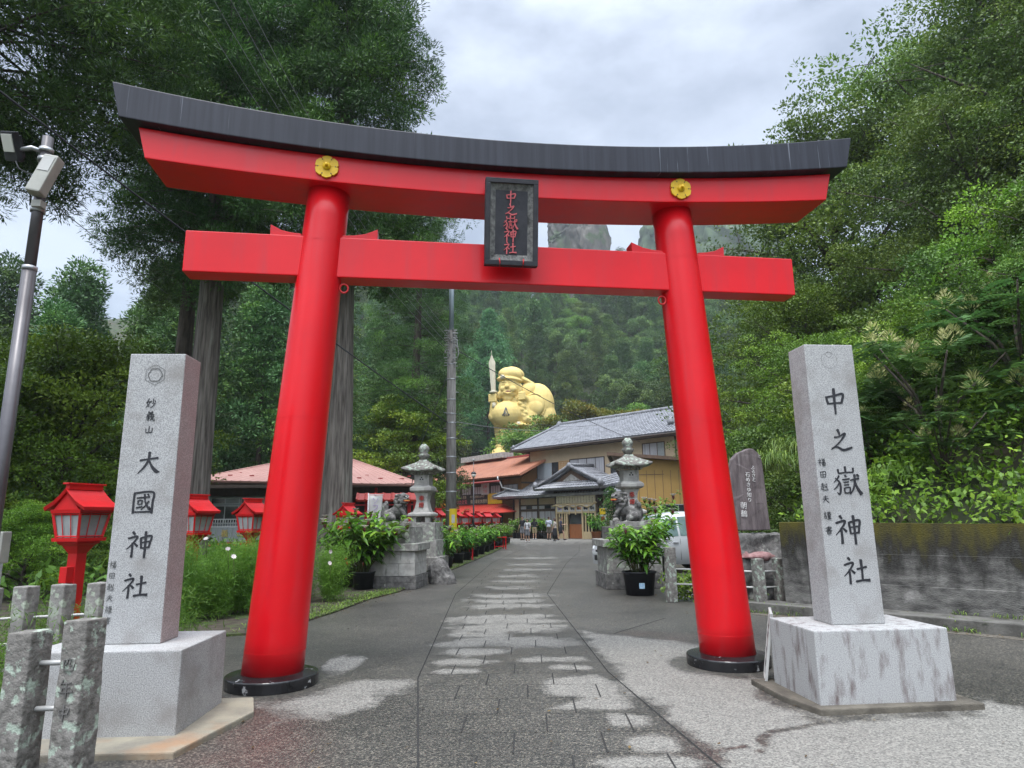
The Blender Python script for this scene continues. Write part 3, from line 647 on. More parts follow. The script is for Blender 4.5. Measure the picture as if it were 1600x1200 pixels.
# ------------------------------------------------------------------ the red gate
TOR = empty('torii_gate', (-.04, 7.25, 0), R(8.31), 'tall red shrine gate with a black curved top beam across the road', 'shrine gate')
for s in (-1, 1):
    mb = MB()
    pts, rad = [], []
    for k in range(15):
        t = k/14
        pts.append((s*(2.36 - .325*t), 0, .06 + 5.17*t)); rad.append(.292 - .062*t)
    mb.tube(pts, rad, 40)
    for zz in (.33, 2.6, 4.56):                                   # seams between the painted sleeves
        t = (zz-.06)/5.17; mb.tube([(s*(2.36-.325*t), 0, zz-.006), (s*(2.36-.325*t), 0, zz+.006)], [.2945-.062*t]*2, 40, caps=False)
    pil = mb.build('pillar', 'red_paint', TOR)
    mb = MB(); mb.lathe([(.435, 0), (.44, .095), (.432, .108), (.30, .125)], 48, Matrix.Translation((s*2.36, 0, 0)), smooth=False)
    mb.build('base_ring', 'black_gloss', pil, .006)
    if True:
        mb = MB(); q = s*-.25
        ring = [(s*2.09 + .27*(1 if s < 0 else -1) + .045*math.cos(w), -.08, 4.05 + .05*math.sin(w)) for w in np.linspace(0, 2*PI, 13)]
        mb.tube(ring, .011, 6, caps=False)
        mb.build('hanging_ring', 'dull_red', pil)
def beam(name, m, xs, ztop, zbot, y0, y1, bev=0, endslope=0.0):
    """a beam following a curve: xs top half-lengths, endslope shortens the bottom"""
    vs, fs = [], []
    n = len(xs)
    for i, x in enumerate(xs):
        e = abs(x)/xs[-1]
        xb = x*(1 - endslope*1.0)
        vs += [(x, y0, ztop(x)), (x, y1, ztop(x)), (xb, y1, zbot(x)), (xb, y0, zbot(x))]
    for i in range(n-1):
        a = i*4; b = a+4
        for k in range(4): fs.append((a+k, b+k, b+(k+1) % 4, a+(k+1) % 4))
    fs += [(3, 2, 1, 0), ((n-1)*4, (n-1)*4+1, (n-1)*4+2, (n-1)*4+3)]
    mb = MB().add(vs, fs); return mb.build(name, m, TOR, bev)
cv = lambda x: .0207*x*x
beam('top_beam', 'black_paint', np.linspace(-4.25, 4.25, 41), lambda x: 5.755+cv(x), lambda x: 5.435+cv(x)*.77, -.44, .44, .012, .024)
beam('lintel', 'red_paint', np.linspace(-3.99, 3.99, 41), lambda x: 5.43+cv(x)*.77, lambda x: 5.13+cv(x)*.6, -.33, .31, .012, .024)
mb = MB(); mb.box((0, 0, 4.395), (6.98, .26, .465)); mb.build('tie_beam', 'red_paint', TOR, .012)
for s in (-1, 1):
    for q, x0, x1 in ((-1, 2.30, 2.63), (1, 1.86, 1.475)):
        prof = [(s*x0, 4.63), (s*x1, 4.63), (s*x1, 4.755), (s*(x0*.35+x1*.65), 4.695), (s*(x0*.65+x1*.35), 4.672), (s*x0, 4.662)]
        mb = MB(); vs = [(x, -.10, z) for x, z in prof] + [(x, .10, z) for x, z in prof]; n = len(prof)
        mb.add(vs, [tuple(range(n)), tuple(reversed(range(n, 2*n)))] + [(i, n+i, n+(i+1) % n, (i+1) % n) for i in range(n)])
        mb.build('wedge', 'red_paint', TOR, .004)
    # gold six-petalled boss
    Mx = face_matrix((s*2.025, -.335, 5.345), (1, 0, 0), (0, -1, 0))
    mb = MB()
    for k in range(6):
        w = k*PI/3 + PI/6
        poly = []
        for r_, a_ in ((.03, -.515), (.105, -.518), (.126, -.42), (.133, 0), (.126, .42), (.105, .518), (.03, .515)):
            poly.append((r_*math.cos(w+a_), r_*math.sin(w+a_)))
        mb.prism(poly, 0, .024, Mx)
        c_ = Mx @ Vector((.112*math.cos(w+PI/6)*.8, .112*math.sin(w+PI/6)*.8, 0))
    mb.lathe([(.045, 0), (.045, .035), (.03, .05), (.018, .055), (.018, .085), (.008, .09)], 12, Mx)
    emb = mb.build('emblem', 'gold_paint', TOR, .003)
    for k in range(6):
        w = k*PI/3
        mb = MB(); mb.lathe([(.007, .01), (.007, .027)], 8, Mx @ Matrix.Translation((.095*math.cos(w), .095*math.sin(w), 0)))
        mb.build('rivet', 'dark_metal', emb)
# the tablet leaning out under the lintel
PL = MB()
tilt = R(9)
Mp = Matrix.Translation((-.0, -.43, 4.80)) @ Matrix.Rotation(-tilt, 4, 'X') @ face_matrix((0, 0, 0), (1, 0, 0), (0, -1, 0))
Mp = Matrix.Translation((-.005, -.40, 4.775)) @ Matrix.Rotation(tilt, 4, 'X') @ face_matrix((0, 0, 0), (1, 0, 0), (0, -1, 0))
W_, H_ = .295, .485
mb = MB()
for a, b, c, d in ((-W_, -H_, W_, -H_+.055), (-W_, H_-.055, W_, H_), (-W_, -H_+.055, -W_+.055, H_-.055), (W_-.055, -H_+.055, W_, H_-.055)):
    mb.prism([(a, b), (c, b), (c, d), (a, d)], -.06, .055, Mp)
tab = mb.build('name_tablet', 'plaque_black', TOR, .006)
mb = MB(); w1, h1, w2, h2 = W_-.056, H_-.056, W_-.115, H_-.125
vs = [(-w1, -h1, .035), (w1, -h1, .035), (w1, h1, .035), (-w1, h1, .035), (-w2, -h2, .008), (w2, -h2, .008), (w2, h2, .008), (-w2, h2, .008)]
mb.add(vs, [(0, 1, 5, 4), (1, 2, 6, 5), (2, 3, 7, 6), (3, 0, 4, 7)], False, Mp); mb.build('bevelled_border', 'plaque_grey', tab)
mb = MB(); mb.prism([(-w2, -h2), (w2, -h2), (w2, h2), (-w2, h2)], -.05, .009, Mp); mb.build('panel', 'plaque_black', tab)
mb = MB()
for i, ch in enumerate('中之嶽神社'):
    brush(mb, ch, .150 if ch != '嶽' else .165, Mp @ Matrix.Translation((-.012, .285 - i*.142, .010)), .008, 1.0)
mb.build('lettering', 'pink_letter', tab)
for s in (-1, 1):
    MB().tube([Mp @ Vector((s*.135, -H_+.075, .045)), Mp @ Vector((s*.13, -H_+.02, .07)), Mp @ Vector((s*.128, -H_-.01, .02))], .006, 6).build('hook', 'dull_red', tab)

# ------------------------------------------------------------------ stone name pillars
def stele(label, base_fl, base_w, base_d, base_h, pil_fl, pil_w, pil_d, top, rz, m_base, m_pil):
    root = empty('stone_monument', (base_fl[0], base_fl[1], 0), rz, label, 'stone pillar')
    T = Matrix.Rotation(-rz, 4, 'Z') @ Matrix.Translation((-base_fl[0], -base_fl[1], 0))
    mb = MB(); mb.box((base_w/2, base_d/2, base_h/2 + .03), (base_w, base_d, base_h - .06 + .06))
    mb.build('plinth', m_base, root, .012)
    p0 = T @ Vector((pil_fl[0], pil_fl[1], 0))
    mb = MB(); mb.box((p0.x + pil_w/2, p0.y + pil_d/2, (base_h+.03+top)/2), (pil_w, pil_d, top-base_h-.03), taper=.985)
    sh = mb.build('shaft', m_pil, root, .010)
    return root, sh, p0
def slab(root, pts, z0, z1, m):
    mb = MB(); mb.prism(pts, z0, z1); return mb.build('foundation', m, root, .012)
# left one
lr, lsh, lp = stele('pale granite pillar with a carved hexagon crest, on a plinth behind two lichened posts', (-3.60, 5.15), 1.13, .90, .60, (-3.235, 5.45), .465, .32, 2.965, R(3), 'granite', 'granite')
lsh.data.materials.append(MT['granite_pink'])
for p in lsh.data.polygons:
    if p.normal.x > .8: p.material_index = 1
slab(lr, [(-.25, -.34), (1.28, -.36), (1.50, .60), (1.35, 1.05), (-.25, 1.05)], -.03, .045, 'slab')
def chars(root, sh, p0, w, items, m='ink'):
    for ch, xo, z, s in items:
        mb = MB(); brush(mb, ch, s, face_matrix((p0.x + w/2 + xo, p0.y + .0015, z), (1, 0, 0), (0, -1, 0)), .004)
        mb.build('lettering', m, sh)
chars(lr, lsh, lp, .465, [('大', 0.01, 2.04, .205), ('國', -.005, 1.72, .20), ('神', .0, 1.39, .215), ('社', -.0, 1.07, .205)])
chars(lr, lsh, lp, .455, [('妙', -.015, 2.54, .085), ('義', -.01, 2.43, .085), ('山', -.01, 2.315, .075)])
chars(lr, lsh, lp, .455, [(c, -.185, 1.235 - i*.085, .055) for i, c in enumerate('福田赳夫謹書')], 'ink_grey')
mb = MB(); Mh = face_matrix((lp.x + .225, lp.y + .0015, 2.78), (1, 0, 0), (0, -1, 0))
def ring_poly(fn, n, w, M):
    for i in range(n):
        a, b = 2*PI*i/n + PI/2, 2*PI*(i+1)/n + PI/2
        r0, r1 = fn(a), fn(b)
        mb.add([M @ Vector(((r0-w)*math.cos(a), (r0-w)*math.sin(a), .003)), M @ Vector(((r0+w)*math.cos(a), (r0+w)*math.sin(a), .003)),
                M @ Vector(((r1+w)*math.cos(b), (r1+w)*math.sin(b), .003)), M @ Vector(((r1-w)*math.cos(b), (r1-w)*math.sin(b), .003))], [(0, 1, 2, 3)])
ring_poly(lambda a: .088, 6, .0022, Mh)
ring_poly(lambda a: .052 + .006*abs(math.sin(3*(a-PI/2))), 48, .0045, Mh)
mb.build('crest', 'ink_grey', lsh)
# right one
rr, rsh, rp = stele('light granite pillar on a rust streaked plinth in front of the mossy wall', (2.465, 5.77), 1.17, .80, .59, (2.755, 6.06), .485, .31, 3.14, R(5), 'granite_stained', 'granite')
slab(rr, [(-.06, -.10), (1.33, -.10), (1.33, .95), (-.16, .95), (-.16, .35)], -.03, .05, 'slab_dark')
chars(rr, rsh, rp, .485, [('中', -.0, 2.595, .255), ('之', .01, 2.225, .235), ('嶽', .03, 1.86, .27), ('神', .0, 1.43, .265), ('社', .03, 1.075, .25)])
chars(rr, rsh, rp, .485, [(c, -.185, z, .072) for c, z in zip('福田赳夫謹書', (2.03, 1.92, 1.81, 1.70, 1.555, 1.425))])
mb = MB(); Mh = face_matrix((rp.x + .235, rp.y + .0015, 2.985), (1, 0, 0), (0, -1, 0))
ring_poly(lambda a: .075 + .004*abs(math.sin(3*a)), 48, .0012, Mh)
ring_poly(lambda a: .028, 24, .001, Mh @ Matrix.Translation((0, .055, 0)))
mb.build('crest', 'ink_grey', rsh)

# folding board leaning beside the right plinth: only its frame's edge shows
bd = empty('folding_board', (2.50, 6.80, 0), R(71), 'white folding sign board standing edge on beside the stained plinth', 'sign board')
mb = MB()
for s in (-1, 1):
    Mb = Matrix.Rotation(s*R(9), 4, 'X')
    Mt = Matrix.Translation((0, s*.10, 0)) @ Mb
    for x in (-.22, .22): mb.box((x, 0, .33), (.03, .025, .66), 0, Mt)
    for z in (.02, .64): mb.box((0, 0, z), (.41, .022, .03), 0, Mt)
mb.build('frame', 'paper', bd, .004)
for s in (-1, 1):
    mb = MB(); Mt = Matrix.Translation((0, s*.10, 0)) @ Matrix.Rotation(s*R(9), 4, 'X')
    mb.box((0, 0, .34), (.41, .008, .56), 0, Mt); pn = mb.build('panel', 'paper', bd)
    mb = MB()
    for z, h in ((.5, .03), (.42, .05), (.28, .03), (.16, .05)): mb.box((0, s*.0055, z), (.30, .003, h), 0, Mt)
    mb.build('lettering', 'ink', pn)

# ------------------------------------------------------------------ stone post fences
def post(w, d, h, seed, top=.95):
    mb = MB(); mb.box((0, 0, h/2), (w, d, h), taper=top)
    me = mb.mesh('post', .012)
    bm = bmesh.new(); bm.from_mesh(me); bmesh.ops.subdivide_edges(bm, edges=[e for e in bm.edges if e.calc_length() > .1], cuts=6, use_grid_fill=True); bm.to_mesh(me); bm.free()
    return roughen(me, .004, 14, seed)
def fence(name, label, pts, w, d, h, m, zr, group=None, rail_ext=0.0):
    root = empty(name, (pts[0][0], pts[0][1], 0), 0, label, 'stone fence', group)
    o = Vector((pts[0][0], pts[0][1], 0))
    for i, p in enumerate(pts):
        rz, hh = (p[2] if len(p) > 2 else 0), (p[3] if len(p) > 3 else h)
        link('post', post(w, d, hh, i + int(abs(o.x)*100)), m, root, Vector((p[0], p[1], 0)) - o, (R(random.uniform(-1, 1)), R(random.uniform(-1, 1)), rz))
    for z in zr:
        q = [Vector((p[0], p[1], z)) - o for p in pts]
        if rail_ext: q.insert(0, q[0] + (q[0]-q[1]).normalized()*rail_ext)
        if len(q) > 1:
            mb = MB(); mb.tube(q, .0165, 10); mb.build('rail', 'rail', root)
    return root
random.seed(4)
nf = fence('stone_fence', 'two tall lichen covered square posts joined by thin pipes, in front of the left pillar', [(-2.765, 4.50, R(-8), .95), (-3.09, 4.47, R(-6), .885)], .175, .19, .9, 'lichen_stone', (.42, .69))
kp = [c for c in KIDS[nf] if c.name.startswith('post')][0]
mb = MB(); mb_M = face_matrix((0, -.0955, .0), (1, 0, 0), (0, -1, 0))
brush(mb, '四', .10, face_matrix((-.01, -.0935, .69), (1, 0, 0), (0, -1, .02)), .005); brush(mb, '年', .11, face_matrix((-.01, -.0950, .55), (1, 0, 0), (0, -1, .02)), .005); brush(mb, '中', .10, face_matrix((-.01, -.0955, .41), (1, 0, 0), (0, -1, .02)), .005)
mb.build('lettering', 'old_stone_dark', kp)
q = [mb for mb in KIDS[nf] if mb.name.startswith('rail')]
far = []
for i in range(9):
    t = i/8; far.append((-3.98 - .345*i*.92, 7.95 - .13*i, R(-14), .92 - .004*i))
fence('stone_fence', 'long row of grey lichened posts at the garden edge behind the nearest posts', far, .19, .17, .86, 'old_stone', (.32, .58))
rf = [gp(1052, 942), gp(1100, 944), gp(1148, 948), gp(1193, 950), gp(1226, 948)]
fence('stone_fence', 'low row of weathered posts with white pipes in front of the dark slab monument', [(p.x, p.y + .1, R(18), 1.0 if i == 0 else .82) for i, p in enumerate(rf)], .17, .16, .82, 'lichen_stone', (.33, .60))
# ------------------------------------------------------------------ red lanterns
def lantern_proto():
    root = empty('red_lantern', (0, 0, 0))
    mb = MB(); mb.box((0, 0, .62), (.175, .175, 1.24)); mb.build('post', 'dull_red', root, .008)
    mb = MB(); mb.lathe([(.08, 1.22), (.15, 1.33), (.20, 1.36), (.20, 1.385)], square=True); mb.build('bracket', 'dull_red', root, .005)
    mb = MB()
    w0, w1, z0, z1 = .225, .285, 1.385, 1.79
    mb.lathe([(w0+.025, z0), (w0+.03, z0+.045)], square=True); mb.lathe([(w1+.0, z1-.05), (w1+.012, z1)], square=True)
    for sx in (-1, 1):
        for sy in (-1, 1):
            a = Vector((sx*(w0-.015), sy*(w0-.015), z0+.045)); b = Vector((sx*(w1-.02), sy*(w1-.02), z1-.05))
            mb.tube([a, b], .026, 4, smooth=False)
    for k in range(4):                                                          # middle lattice bars of each face
        Mk = Matrix.Rotation(k*PI/2, 4, 'Z')
        for x in (-.075, .075): mb.tube([Mk @ Vector((x, -w0+.012, z0+.045)), Mk @ Vector((x*1.2, -w1+.012, z1-.05))], .009, 4, smooth=False)
        for t in (.16, .84):
            w = w0 + (w1-w0)*t; z = z0 + (z1-z0)*t
            mb.tube([Mk @ Vector((-w+.02, -w+.012, z)), Mk @ Vector((w-.02, -w+.012, z))], .009, 4, smooth=False)
    mb.build('frame', 'dull_red', root, 0)
    mb = MB(); mb.lathe([(w0-.03, z0+.04), (w1-.035, z1-.04)], square=True); mb.build('paper_panel', 'frosted', root)
    # curved gable roof with ridge board, ridge along x
    vs, fs = [], []
    prof = [(-.46, 1.80), (-.36, 1.835), (-.24, 1.885), (-.12, 1.955), (0, 2.04), (.12, 1.955), (.24, 1.885), (.36, 1.835), (.46, 1.80)]
    for sx in (-1, 1):
        for y, z in prof: vs.append((sx*.335, y*.86, z + .018))
        for y, z in prof: vs.append((sx*.315, y*.84, z - .028))
    n = len(prof)
    for i in range(n-1):
        fs += [(i, i+1, 2*n+i+1, 2*n+i), (n+i, 3*n+i, 3*n+i+1, n+i+1), (i, n+i, n+i+1, i+1), (2*n+i, 2*n+i+1, 3*n+i+1, 3*n+i)]
    fs += [(0, 2*n, 3*n, n), (n-1, 2*n-1, 4*n-1, 3*n-1)]
    mb = MB().add(vs, fs); mb.build('roof', 'dull_red', root, .004)
    mb = MB(); mb.box((0, 0, 2.075), (.60, .075, .065)); mb.box((0, 0, 2.118), (.68, .11, .022)); mb.build('ridge', 'dull_red', root, .004)
    for sx in (-1, 1): MB().prism([(-.24, 1.79), (.24, 1.79), (.02, 2.0), (-.02, 2.0)], -.012, .012, Matrix.Translation((sx*.27, 0, 0)) @ Matrix(((0, 0, 1, 0), (1, 0, 0, 0), (0, 1, 0, 0), (0, 0, 0, 1)))).build('gable', 'dull_red', root)
    return root
LAN = lantern_proto()
specs = [   # photo pixel of the post, depth, turn, label
 (117, 8.6, 74, 'red lantern on a square post behind the garden fence, nearest and largest of its row'),
 (297, 12.2, 70, 'red lantern half hidden by the left granite pillar'),
 (388, 14.6, 70, 'red lantern standing between the left granite pillar and the gate pillar'),
 (540, 19.0, 70, 'red lantern beside the twisted cedar trunk, near the stone guardian lion'),
 (684, 29.0, 68, 'red lantern just left of the concrete utility pole'),
 (713, 34.0, 68, 'red lantern half hidden by the concrete utility pole'),
 (729, 37.5, 68, 'red lantern left of the thin street lamp post'),
 (746, 41.0, 68, 'red lantern right behind the thin street lamp post'),
 (761, 44.5, 35, 'second red lantern from the far end of the row, below the red awning'),
 (776, 48.0, 68, 'red lantern at the far end of the row, below the yellow sign')]
for i, (px, Y, rz, lab) in enumerate(specs):
    o = LAN if i == 0 else copy_tree(LAN)
    p = at(px, 900, Y); o.location = (p.x, Y, 0); o.rotation_euler.z = R(rz); o.scale = (.82, .82, .97)
    tag(o, lab, 'lantern', 'red lanterns along the road')
bx = box('meter_box', (-.145, -.0, .97), (.13, .14, .20), 'dull_red', LAN, .008)

# ------------------------------------------------------------------ lamp pole at the left edge
lp_ = at(15, 640, 5.8)
lpx = lp_.x
LP = empty('lamp_pole', (lpx, 5.8, 0), 0, 'brown steel pole with floodlight and speaker box at the left edge', 'lamp pole')
mb = MB(); mb.tube([(0, 0, 0), (0, 0, 3.9)], .058, 20); mb.tube([(0, 0, 3.88), (0, 0, 5.22)], .048, 20); mb.build('pole', 'brown_pole', LP)
mb = MB()
for z in (3.88, 4.46, 4.98, 5.08): mb.tube([(0, 0, z-.02), (0, 0, z+.02)], .062, 20)
mb.build('clamp_band', 'steel', LP)
mb = MB(); mb.tube([(0, 0, 5.06), (-.10, -.06, 5.08), (-.22, -.10, 5.03)], .022, 8); mb.build('bracket', 'steel', LP)
fl = MB(); Mf = Matrix.Translation((-.27, -.12, 5.06)) @ Matrix.Rotation(R(-18), 4, 'Z') @ Matrix.Rotation(R(14), 4, 'Y') @ Matrix.Rotation(R(28), 4, 'X')
fl.box((0, .03, 0), (.18, .06, .27), 0, Mf); fl.box((0, .075, 0), (.14, .04, .21), 0, Mf)
flo = fl.build('floodlight', 'dark_metal', LP, .008)
mb = MB(); mb.box((0, -.004, .03), (.145, .012, .16), 0, Mf); mb.build('lens', 'lamp_glass', flo, .003)
mb = MB(); Ms = Matrix.Translation((.075, -.07, 4.78)) @ Matrix.Rotation(R(12), 4, 'Y') @ Matrix.Rotation(R(-10), 4, 'X')
mb.box((0, 0, 0), (.145, .11, .42), 0, Ms); sp_ = mb.build('speaker', 'beige_box', LP, .015)
mb = MB(); mb.box((0, -.058, .10), (.11, .006, .16), 0, Ms); mb.build('grille', 'paper', sp_, .002)
mb = MB(); mb.box((.03, -.04, 4.50), (.09, .08, .07)); mb.build('junction_box', 'beige_box', LP, .006)
mb = MB(); mb.tube([(-.2, -.1, 4.92), (-.16, -.1, 4.84), (-.07, -.06, 4.80), (-.05, -.05, 4.7), (-.10, -.05, 4.62), (-.17, -.05, 4.66), (-.14, -.05, 4.74), (-.06, -.05, 4.68), (-.06, -.03, 4.5)], .006, 6); mb.build('cable', 'dark_metal', LP)
wb = empty('meter_cabinet', (at(-2, 860, 6.6).x, 6.6, 0), 0, 'cream metal meter box at the left edge by the lamp pole', 'meter box')
mb = MB(); mb.box((-.03, 0, 1.34), (.19, .12, .30)); mb.build('cabinet', 'beige_box', wb, .01)
mb = MB(); mb.tube([(-.03, .07, 0), (-.03, .07, 1.45)], .03, 10); mb.build('post', 'steel', wb)
mb = MB(); mb.box((.015, -.063, 1.34), (.02, .006, .05)); mb.build('latch', 'dark_metal', wb)

# ------------------------------------------------------------------ concrete retaining wall on the right with its gutter kerbs
W0, W1, W2 = Vector((4.90, 12.05, 0)), Vector((7.15, 9.75, 0)), Vector((13.0, 3.9, 0))
wdir = (W2-W0).normalized()
wlen = (W2-W0).length
RW = empty('retaining_wall', W0, math.atan2(wdir.y, wdir.x), 'dark concrete retaining wall with yellow green moss along its top', 'retaining wall')
prof = [(-.02, 0), (.06, 1.42), (.34, 1.42), (.34, 0)]
vs, fs = [], []
nx = 60
for i in range(nx+1):
    x = wlen*i/nx
    for k, (y_, z_) in enumerate([(-.02, -.05), (.0, .46), (.012, .468), (.026, .93), (.038, .938), (.06, 1.42), (.34, 1.42), (.34, -.05)]): vs.append((x, y_, z_ + (.012*math.sin(x*1.7) if 1.2 < z_ else 0)))
for i in range(nx):
    for k in range(7): fs.append((i*8+k, i*8+8+k, i*8+9+k, i*8+1+k))
fs += [tuple(reversed(range(8))), tuple(nx*8 + k for k in range(8))]
wm = MB().add(vs, fs); wm.build('wall', 'moss_wall', RW)
mb = MB(); mb.box((.12, -.10, .72), (.42, .28, 1.46)); mb.build('end_pier', 'moss_wall', RW, .015)
def along(name, off0, off1, z0, z1, m, x0=-.4, x1=None, bev=.012, label=None, cat=None):
    n = Vector((wdir.y, -wdir.x, 0)); x1 = x1 or wlen
    a, b = W0 + wdir*x0, W0 + wdir*x1
    pts = [a + n*off1, b + n*off1, b + n*off0, a + n*off0]
    mb = MB(); mb.prism([(p.x, p.y) for p in pts], z0, z1); return mb.build(name, m, None, bev)
tag(along('pavement', .10, .95, -.03, .10, 'kerb', -1.2), kind='structure')
tag(along('kerb', .95, 1.10, -.03, .16, 'kerb', -1.2), kind='structure')
tag(along('gutter', 1.10, 1.32, -.03, .006, 'slab_dark', -1.2, bev=0), kind='structure')

# ------------------------------------------------------------------ slab monument with white running script
def slab_monument():
    p = at(1178, 835, 12.7)
    root = empty('slab_monument', (p.x-.05, 12.75, 0), R(8), 'tall dark purple stone slab with white running script on a rough rock base', 'stone slab')
    out = [(-.33, 0), (-.36, .5), (-.35, 1.0), (-.27, 1.32), (-.15, 1.45), (-.02, 1.49), (.05, 1.53), (.17, 1.53), (.27, 1.44), (.33, 1.3), (.34, .95), (.36, .5), (.38, 0)]
    n = len(out); vs = [(x, -.07, z+1.30) for x, z in out] + [(x, .09, z+1.30) for x, z in out]
    me = MB().add(vs, [tuple(range(n)), tuple(reversed(range(n, 2*n)))] + [(i, n+i, n+(i+1) % n, (i+1) % n) for i in range(n)]).mesh('slab', .02)
    bm = bmesh.new(); bm.from_mesh(me); bmesh.ops.triangulate(bm, faces=bm.faces); bmesh.ops.subdivide_edges(bm, edges=[e for e in bm.edges if e.calc_length() > .1], cuts=4); bm.to_mesh(me); bm.free()
    roughen(me, .006, 9, 3)
    sl_ = link('slab', me, 'purple_slab', root)
    def col(txt, x, z, s, dz):
        for i, ch in enumerate(txt):
            text_on(ch, s, face_matrix((x, -.082, z - i*dz), (1, 0, -.12), (0, -1, 0)), 'white_letter', sl_, 'lettering', .004)
    col('ふるさと', .12, 2.46, .085, .075)
    col('石めきゆ知り', .0, 2.33, .095, .095)
    col('朝鶴', -.13, 1.75, .135, .15)
    col('二', .27, 2.68, .06, .08)
    b = blob([('b', (0, .1, .62), (.52, .36, .62)), ('e', (.35, -.05, .55), (.45, .40, .62)), ('e', (-.4, 0, .5), (.38, .38, .7)), ('e', (.8, .1, .45), (.40, .4, .62))], .04, 'rock_base', 4)
    roughen(b, .05, 4, 8); link('rock_base', b, 'old_stone_dark', root)
    return root
slab_monument()
pr_ = at(1170, 872, 12.35)
rs = blob([('e', (0, 0, 0), (.62, .22, .06)), ('e', (.55, .05, -.03), (.5, .2, .06), (0, .12, .2)), ('e', (-.35, 0, .04), (.4, .2, .06), (0, -.1, 0)), ('e', (1.0, .1, -.06), (.3, .18, .07))], .025, 'flat_rock', 2)
roughen(rs, .03, 7, 5)
tag(link('flat_rock', rs, 'red_stone', None, (pr_.x, 12.55, .85), (R(6), 0, R(6))), 'flat reddish rock lying over dark rocks behind the low stone posts', 'rock')
for i, (dx, dy, r_, l_) in enumerate(((-.35, .2, .42, 'dark rough boulder under the left end of the flat reddish rock'), (.55, .15, .40, 'dark rough boulder under the middle of the flat reddish rock'), (1.25, .25, .38, 'dark rough boulder under the right end of the flat reddish rock'))):
    b = blob([('e', (0, 0, .35), (r_*1.15, r_*.8, .46)), ('e', (.2, .05, .25), (r_*.8, r_*.7, .35))], .04, 'boulder', 2); roughen(b, .06, 5, 20+i)
    tag(link('boulder', b, 'old_stone_dark', None, (pr_.x+dx, 12.6+dy, -.05)), l_, 'boulder')

# ------------------------------------------------------------------ guardian lions and their pedestals
def lion(flip):
    """a seated guardian lion facing +x, one paw on a ball; its head turned to the viewer"""
    P = [('c', (-.22, 0, .30), (.16, 0, .50), .22, .20), ('e', (-.26, .0, .24), (.25, .23, .26)), ('e', (.12, 0, .50), (.20, .20, .26)),
         ('c', (.10, 0, .62), (.20, 0, .80), .19, .19),
         ('c', (.20, .13, .50), (.27, .13, .04), .085, .065), ('e', (.32, .13, .05), (.10, .075, .055)),
         ('c', (.20, -.13, .52), (.36, -.13, .36), .085, .07), ('c', (.36, -.13, .36), (.40, -.12, .27), .07, .06), ('e', (.42, -.12, .255), (.09, .07, .045)),
         ('c', (-.22, .20, .26), (-.02, .22, .20), .15, .11), ('e', (.05, .21, .06), (.15, .08, .065)),
         ('c', (-.22, -.20, .26), (-.02, -.22, .20), .15, .11), ('e', (.05, -.21, .06), (.15, .08, .065)),
         ('e', (-.44, 0, .42), (.12, .13, .26), (0, .3, 0)), ('e', (-.40, .08, .62), (.08, .08, .12)), ('e', (-.42, -.08, .60), (.08, .08, .12)), ('e', (-.38, 0, .70), (.07, .07, .10)),
         # head
         ('e', (.26, -.03, .88), (.20, .20, .18)), ('e', (.38, -.09, .84), (.13, .14, .07), (0, .1, -.4)), ('e', (.37, -.09, .73), (.11, .12, .045), (0, .25, -.4)),
         ('e', (.46, -.13, .88), (.055, .07, .045)), ('e', (.38, -.18, .95), (.06, .05, .045)), ('e', (.42, .0, .95), (.06, .05, .045)),
         ('e', (.20, -.19, .96), (.07, .03, .09), (.5, 0, 0)), ('e', (.20, .15, .98), (.07, .03, .09), (-.5, 0, 0))]
    rs = np.random.RandomState(3)
    for k in range(46):                                                          # curls of the mane
        w = rs.uniform(-2.3, 2.3); z = rs.uniform(.52, 1.0); r_ = .22 - abs(z-.78)*.25
        P.append(('e', (.17 - r_*math.cos(w)*.9, -.01 + r_*math.sin(w), z), (.058, .058, .055)))
    for k in range(26):                                                          # curls of the haunch
        w = rs.uniform(0, 6.28); P.append(('e', (-.25 + .19*math.cos(w)*rs.rand(), rs.choice([-1, 1])*.245, .30 + .16*math.sin(w)*rs.rand()), (.05, .03, .05)))
    me = blob(P, .016, 'body', 2); roughen(me, .006, 24, 7)
    ball = MB(); ball.lathe([(.001, .03), (.08, .05), (.115, .12), (.08, .20), (.001, .225)], 16, Matrix.Translation((.40, -.12, 0)))
    mouth = blob([('e', (.42, -.11, .785), (.115, .13, .035), (0, .15, -.4))], .012, 'mouth', 2)
    teeth = MB()
    for k in range(-3, 4):
        w = -.4 + k*.26; teeth.box((.385 + .125*math.cos(w-.1), -.09 + .135*math.sin(w), .80), (.03, .028, .028)); teeth.box((.38 + .12*math.cos(w-.1), -.09 + .13*math.sin(w), .765), (.028, .026, .024))
    eyes = MB()
    for y_ in (-.185, -.01): eyes.lathe([(.001, -.026), (.024, -.01), (.026, .008), (.001, .026)], 10, Matrix.Translation((.435 if y_ < -.1 else .455, y_, .925)))
    ms = [('body', me, 'old_stone_dark'), ('ball', ball.mesh('ball'), 'old_stone'), ('mouth', mouth, 'lion_red'), ('teeth', teeth.mesh('teeth', .004), 'gold_tooth'), ('eyes', eyes.mesh('eyes'), 'eye_white')]
    return ms
MT['lion_red'] = mat('lion_red', (.42, .05, .02), (.25, .03, .02), 20, .6)
MT['gold_tooth'] = mat('gold_tooth', (.55, .34, .05), (.45, .25, .04), 20, .5)
MT['eye_white'] = mat('eye_white', (.6, .58, .55), None, rough=.4)
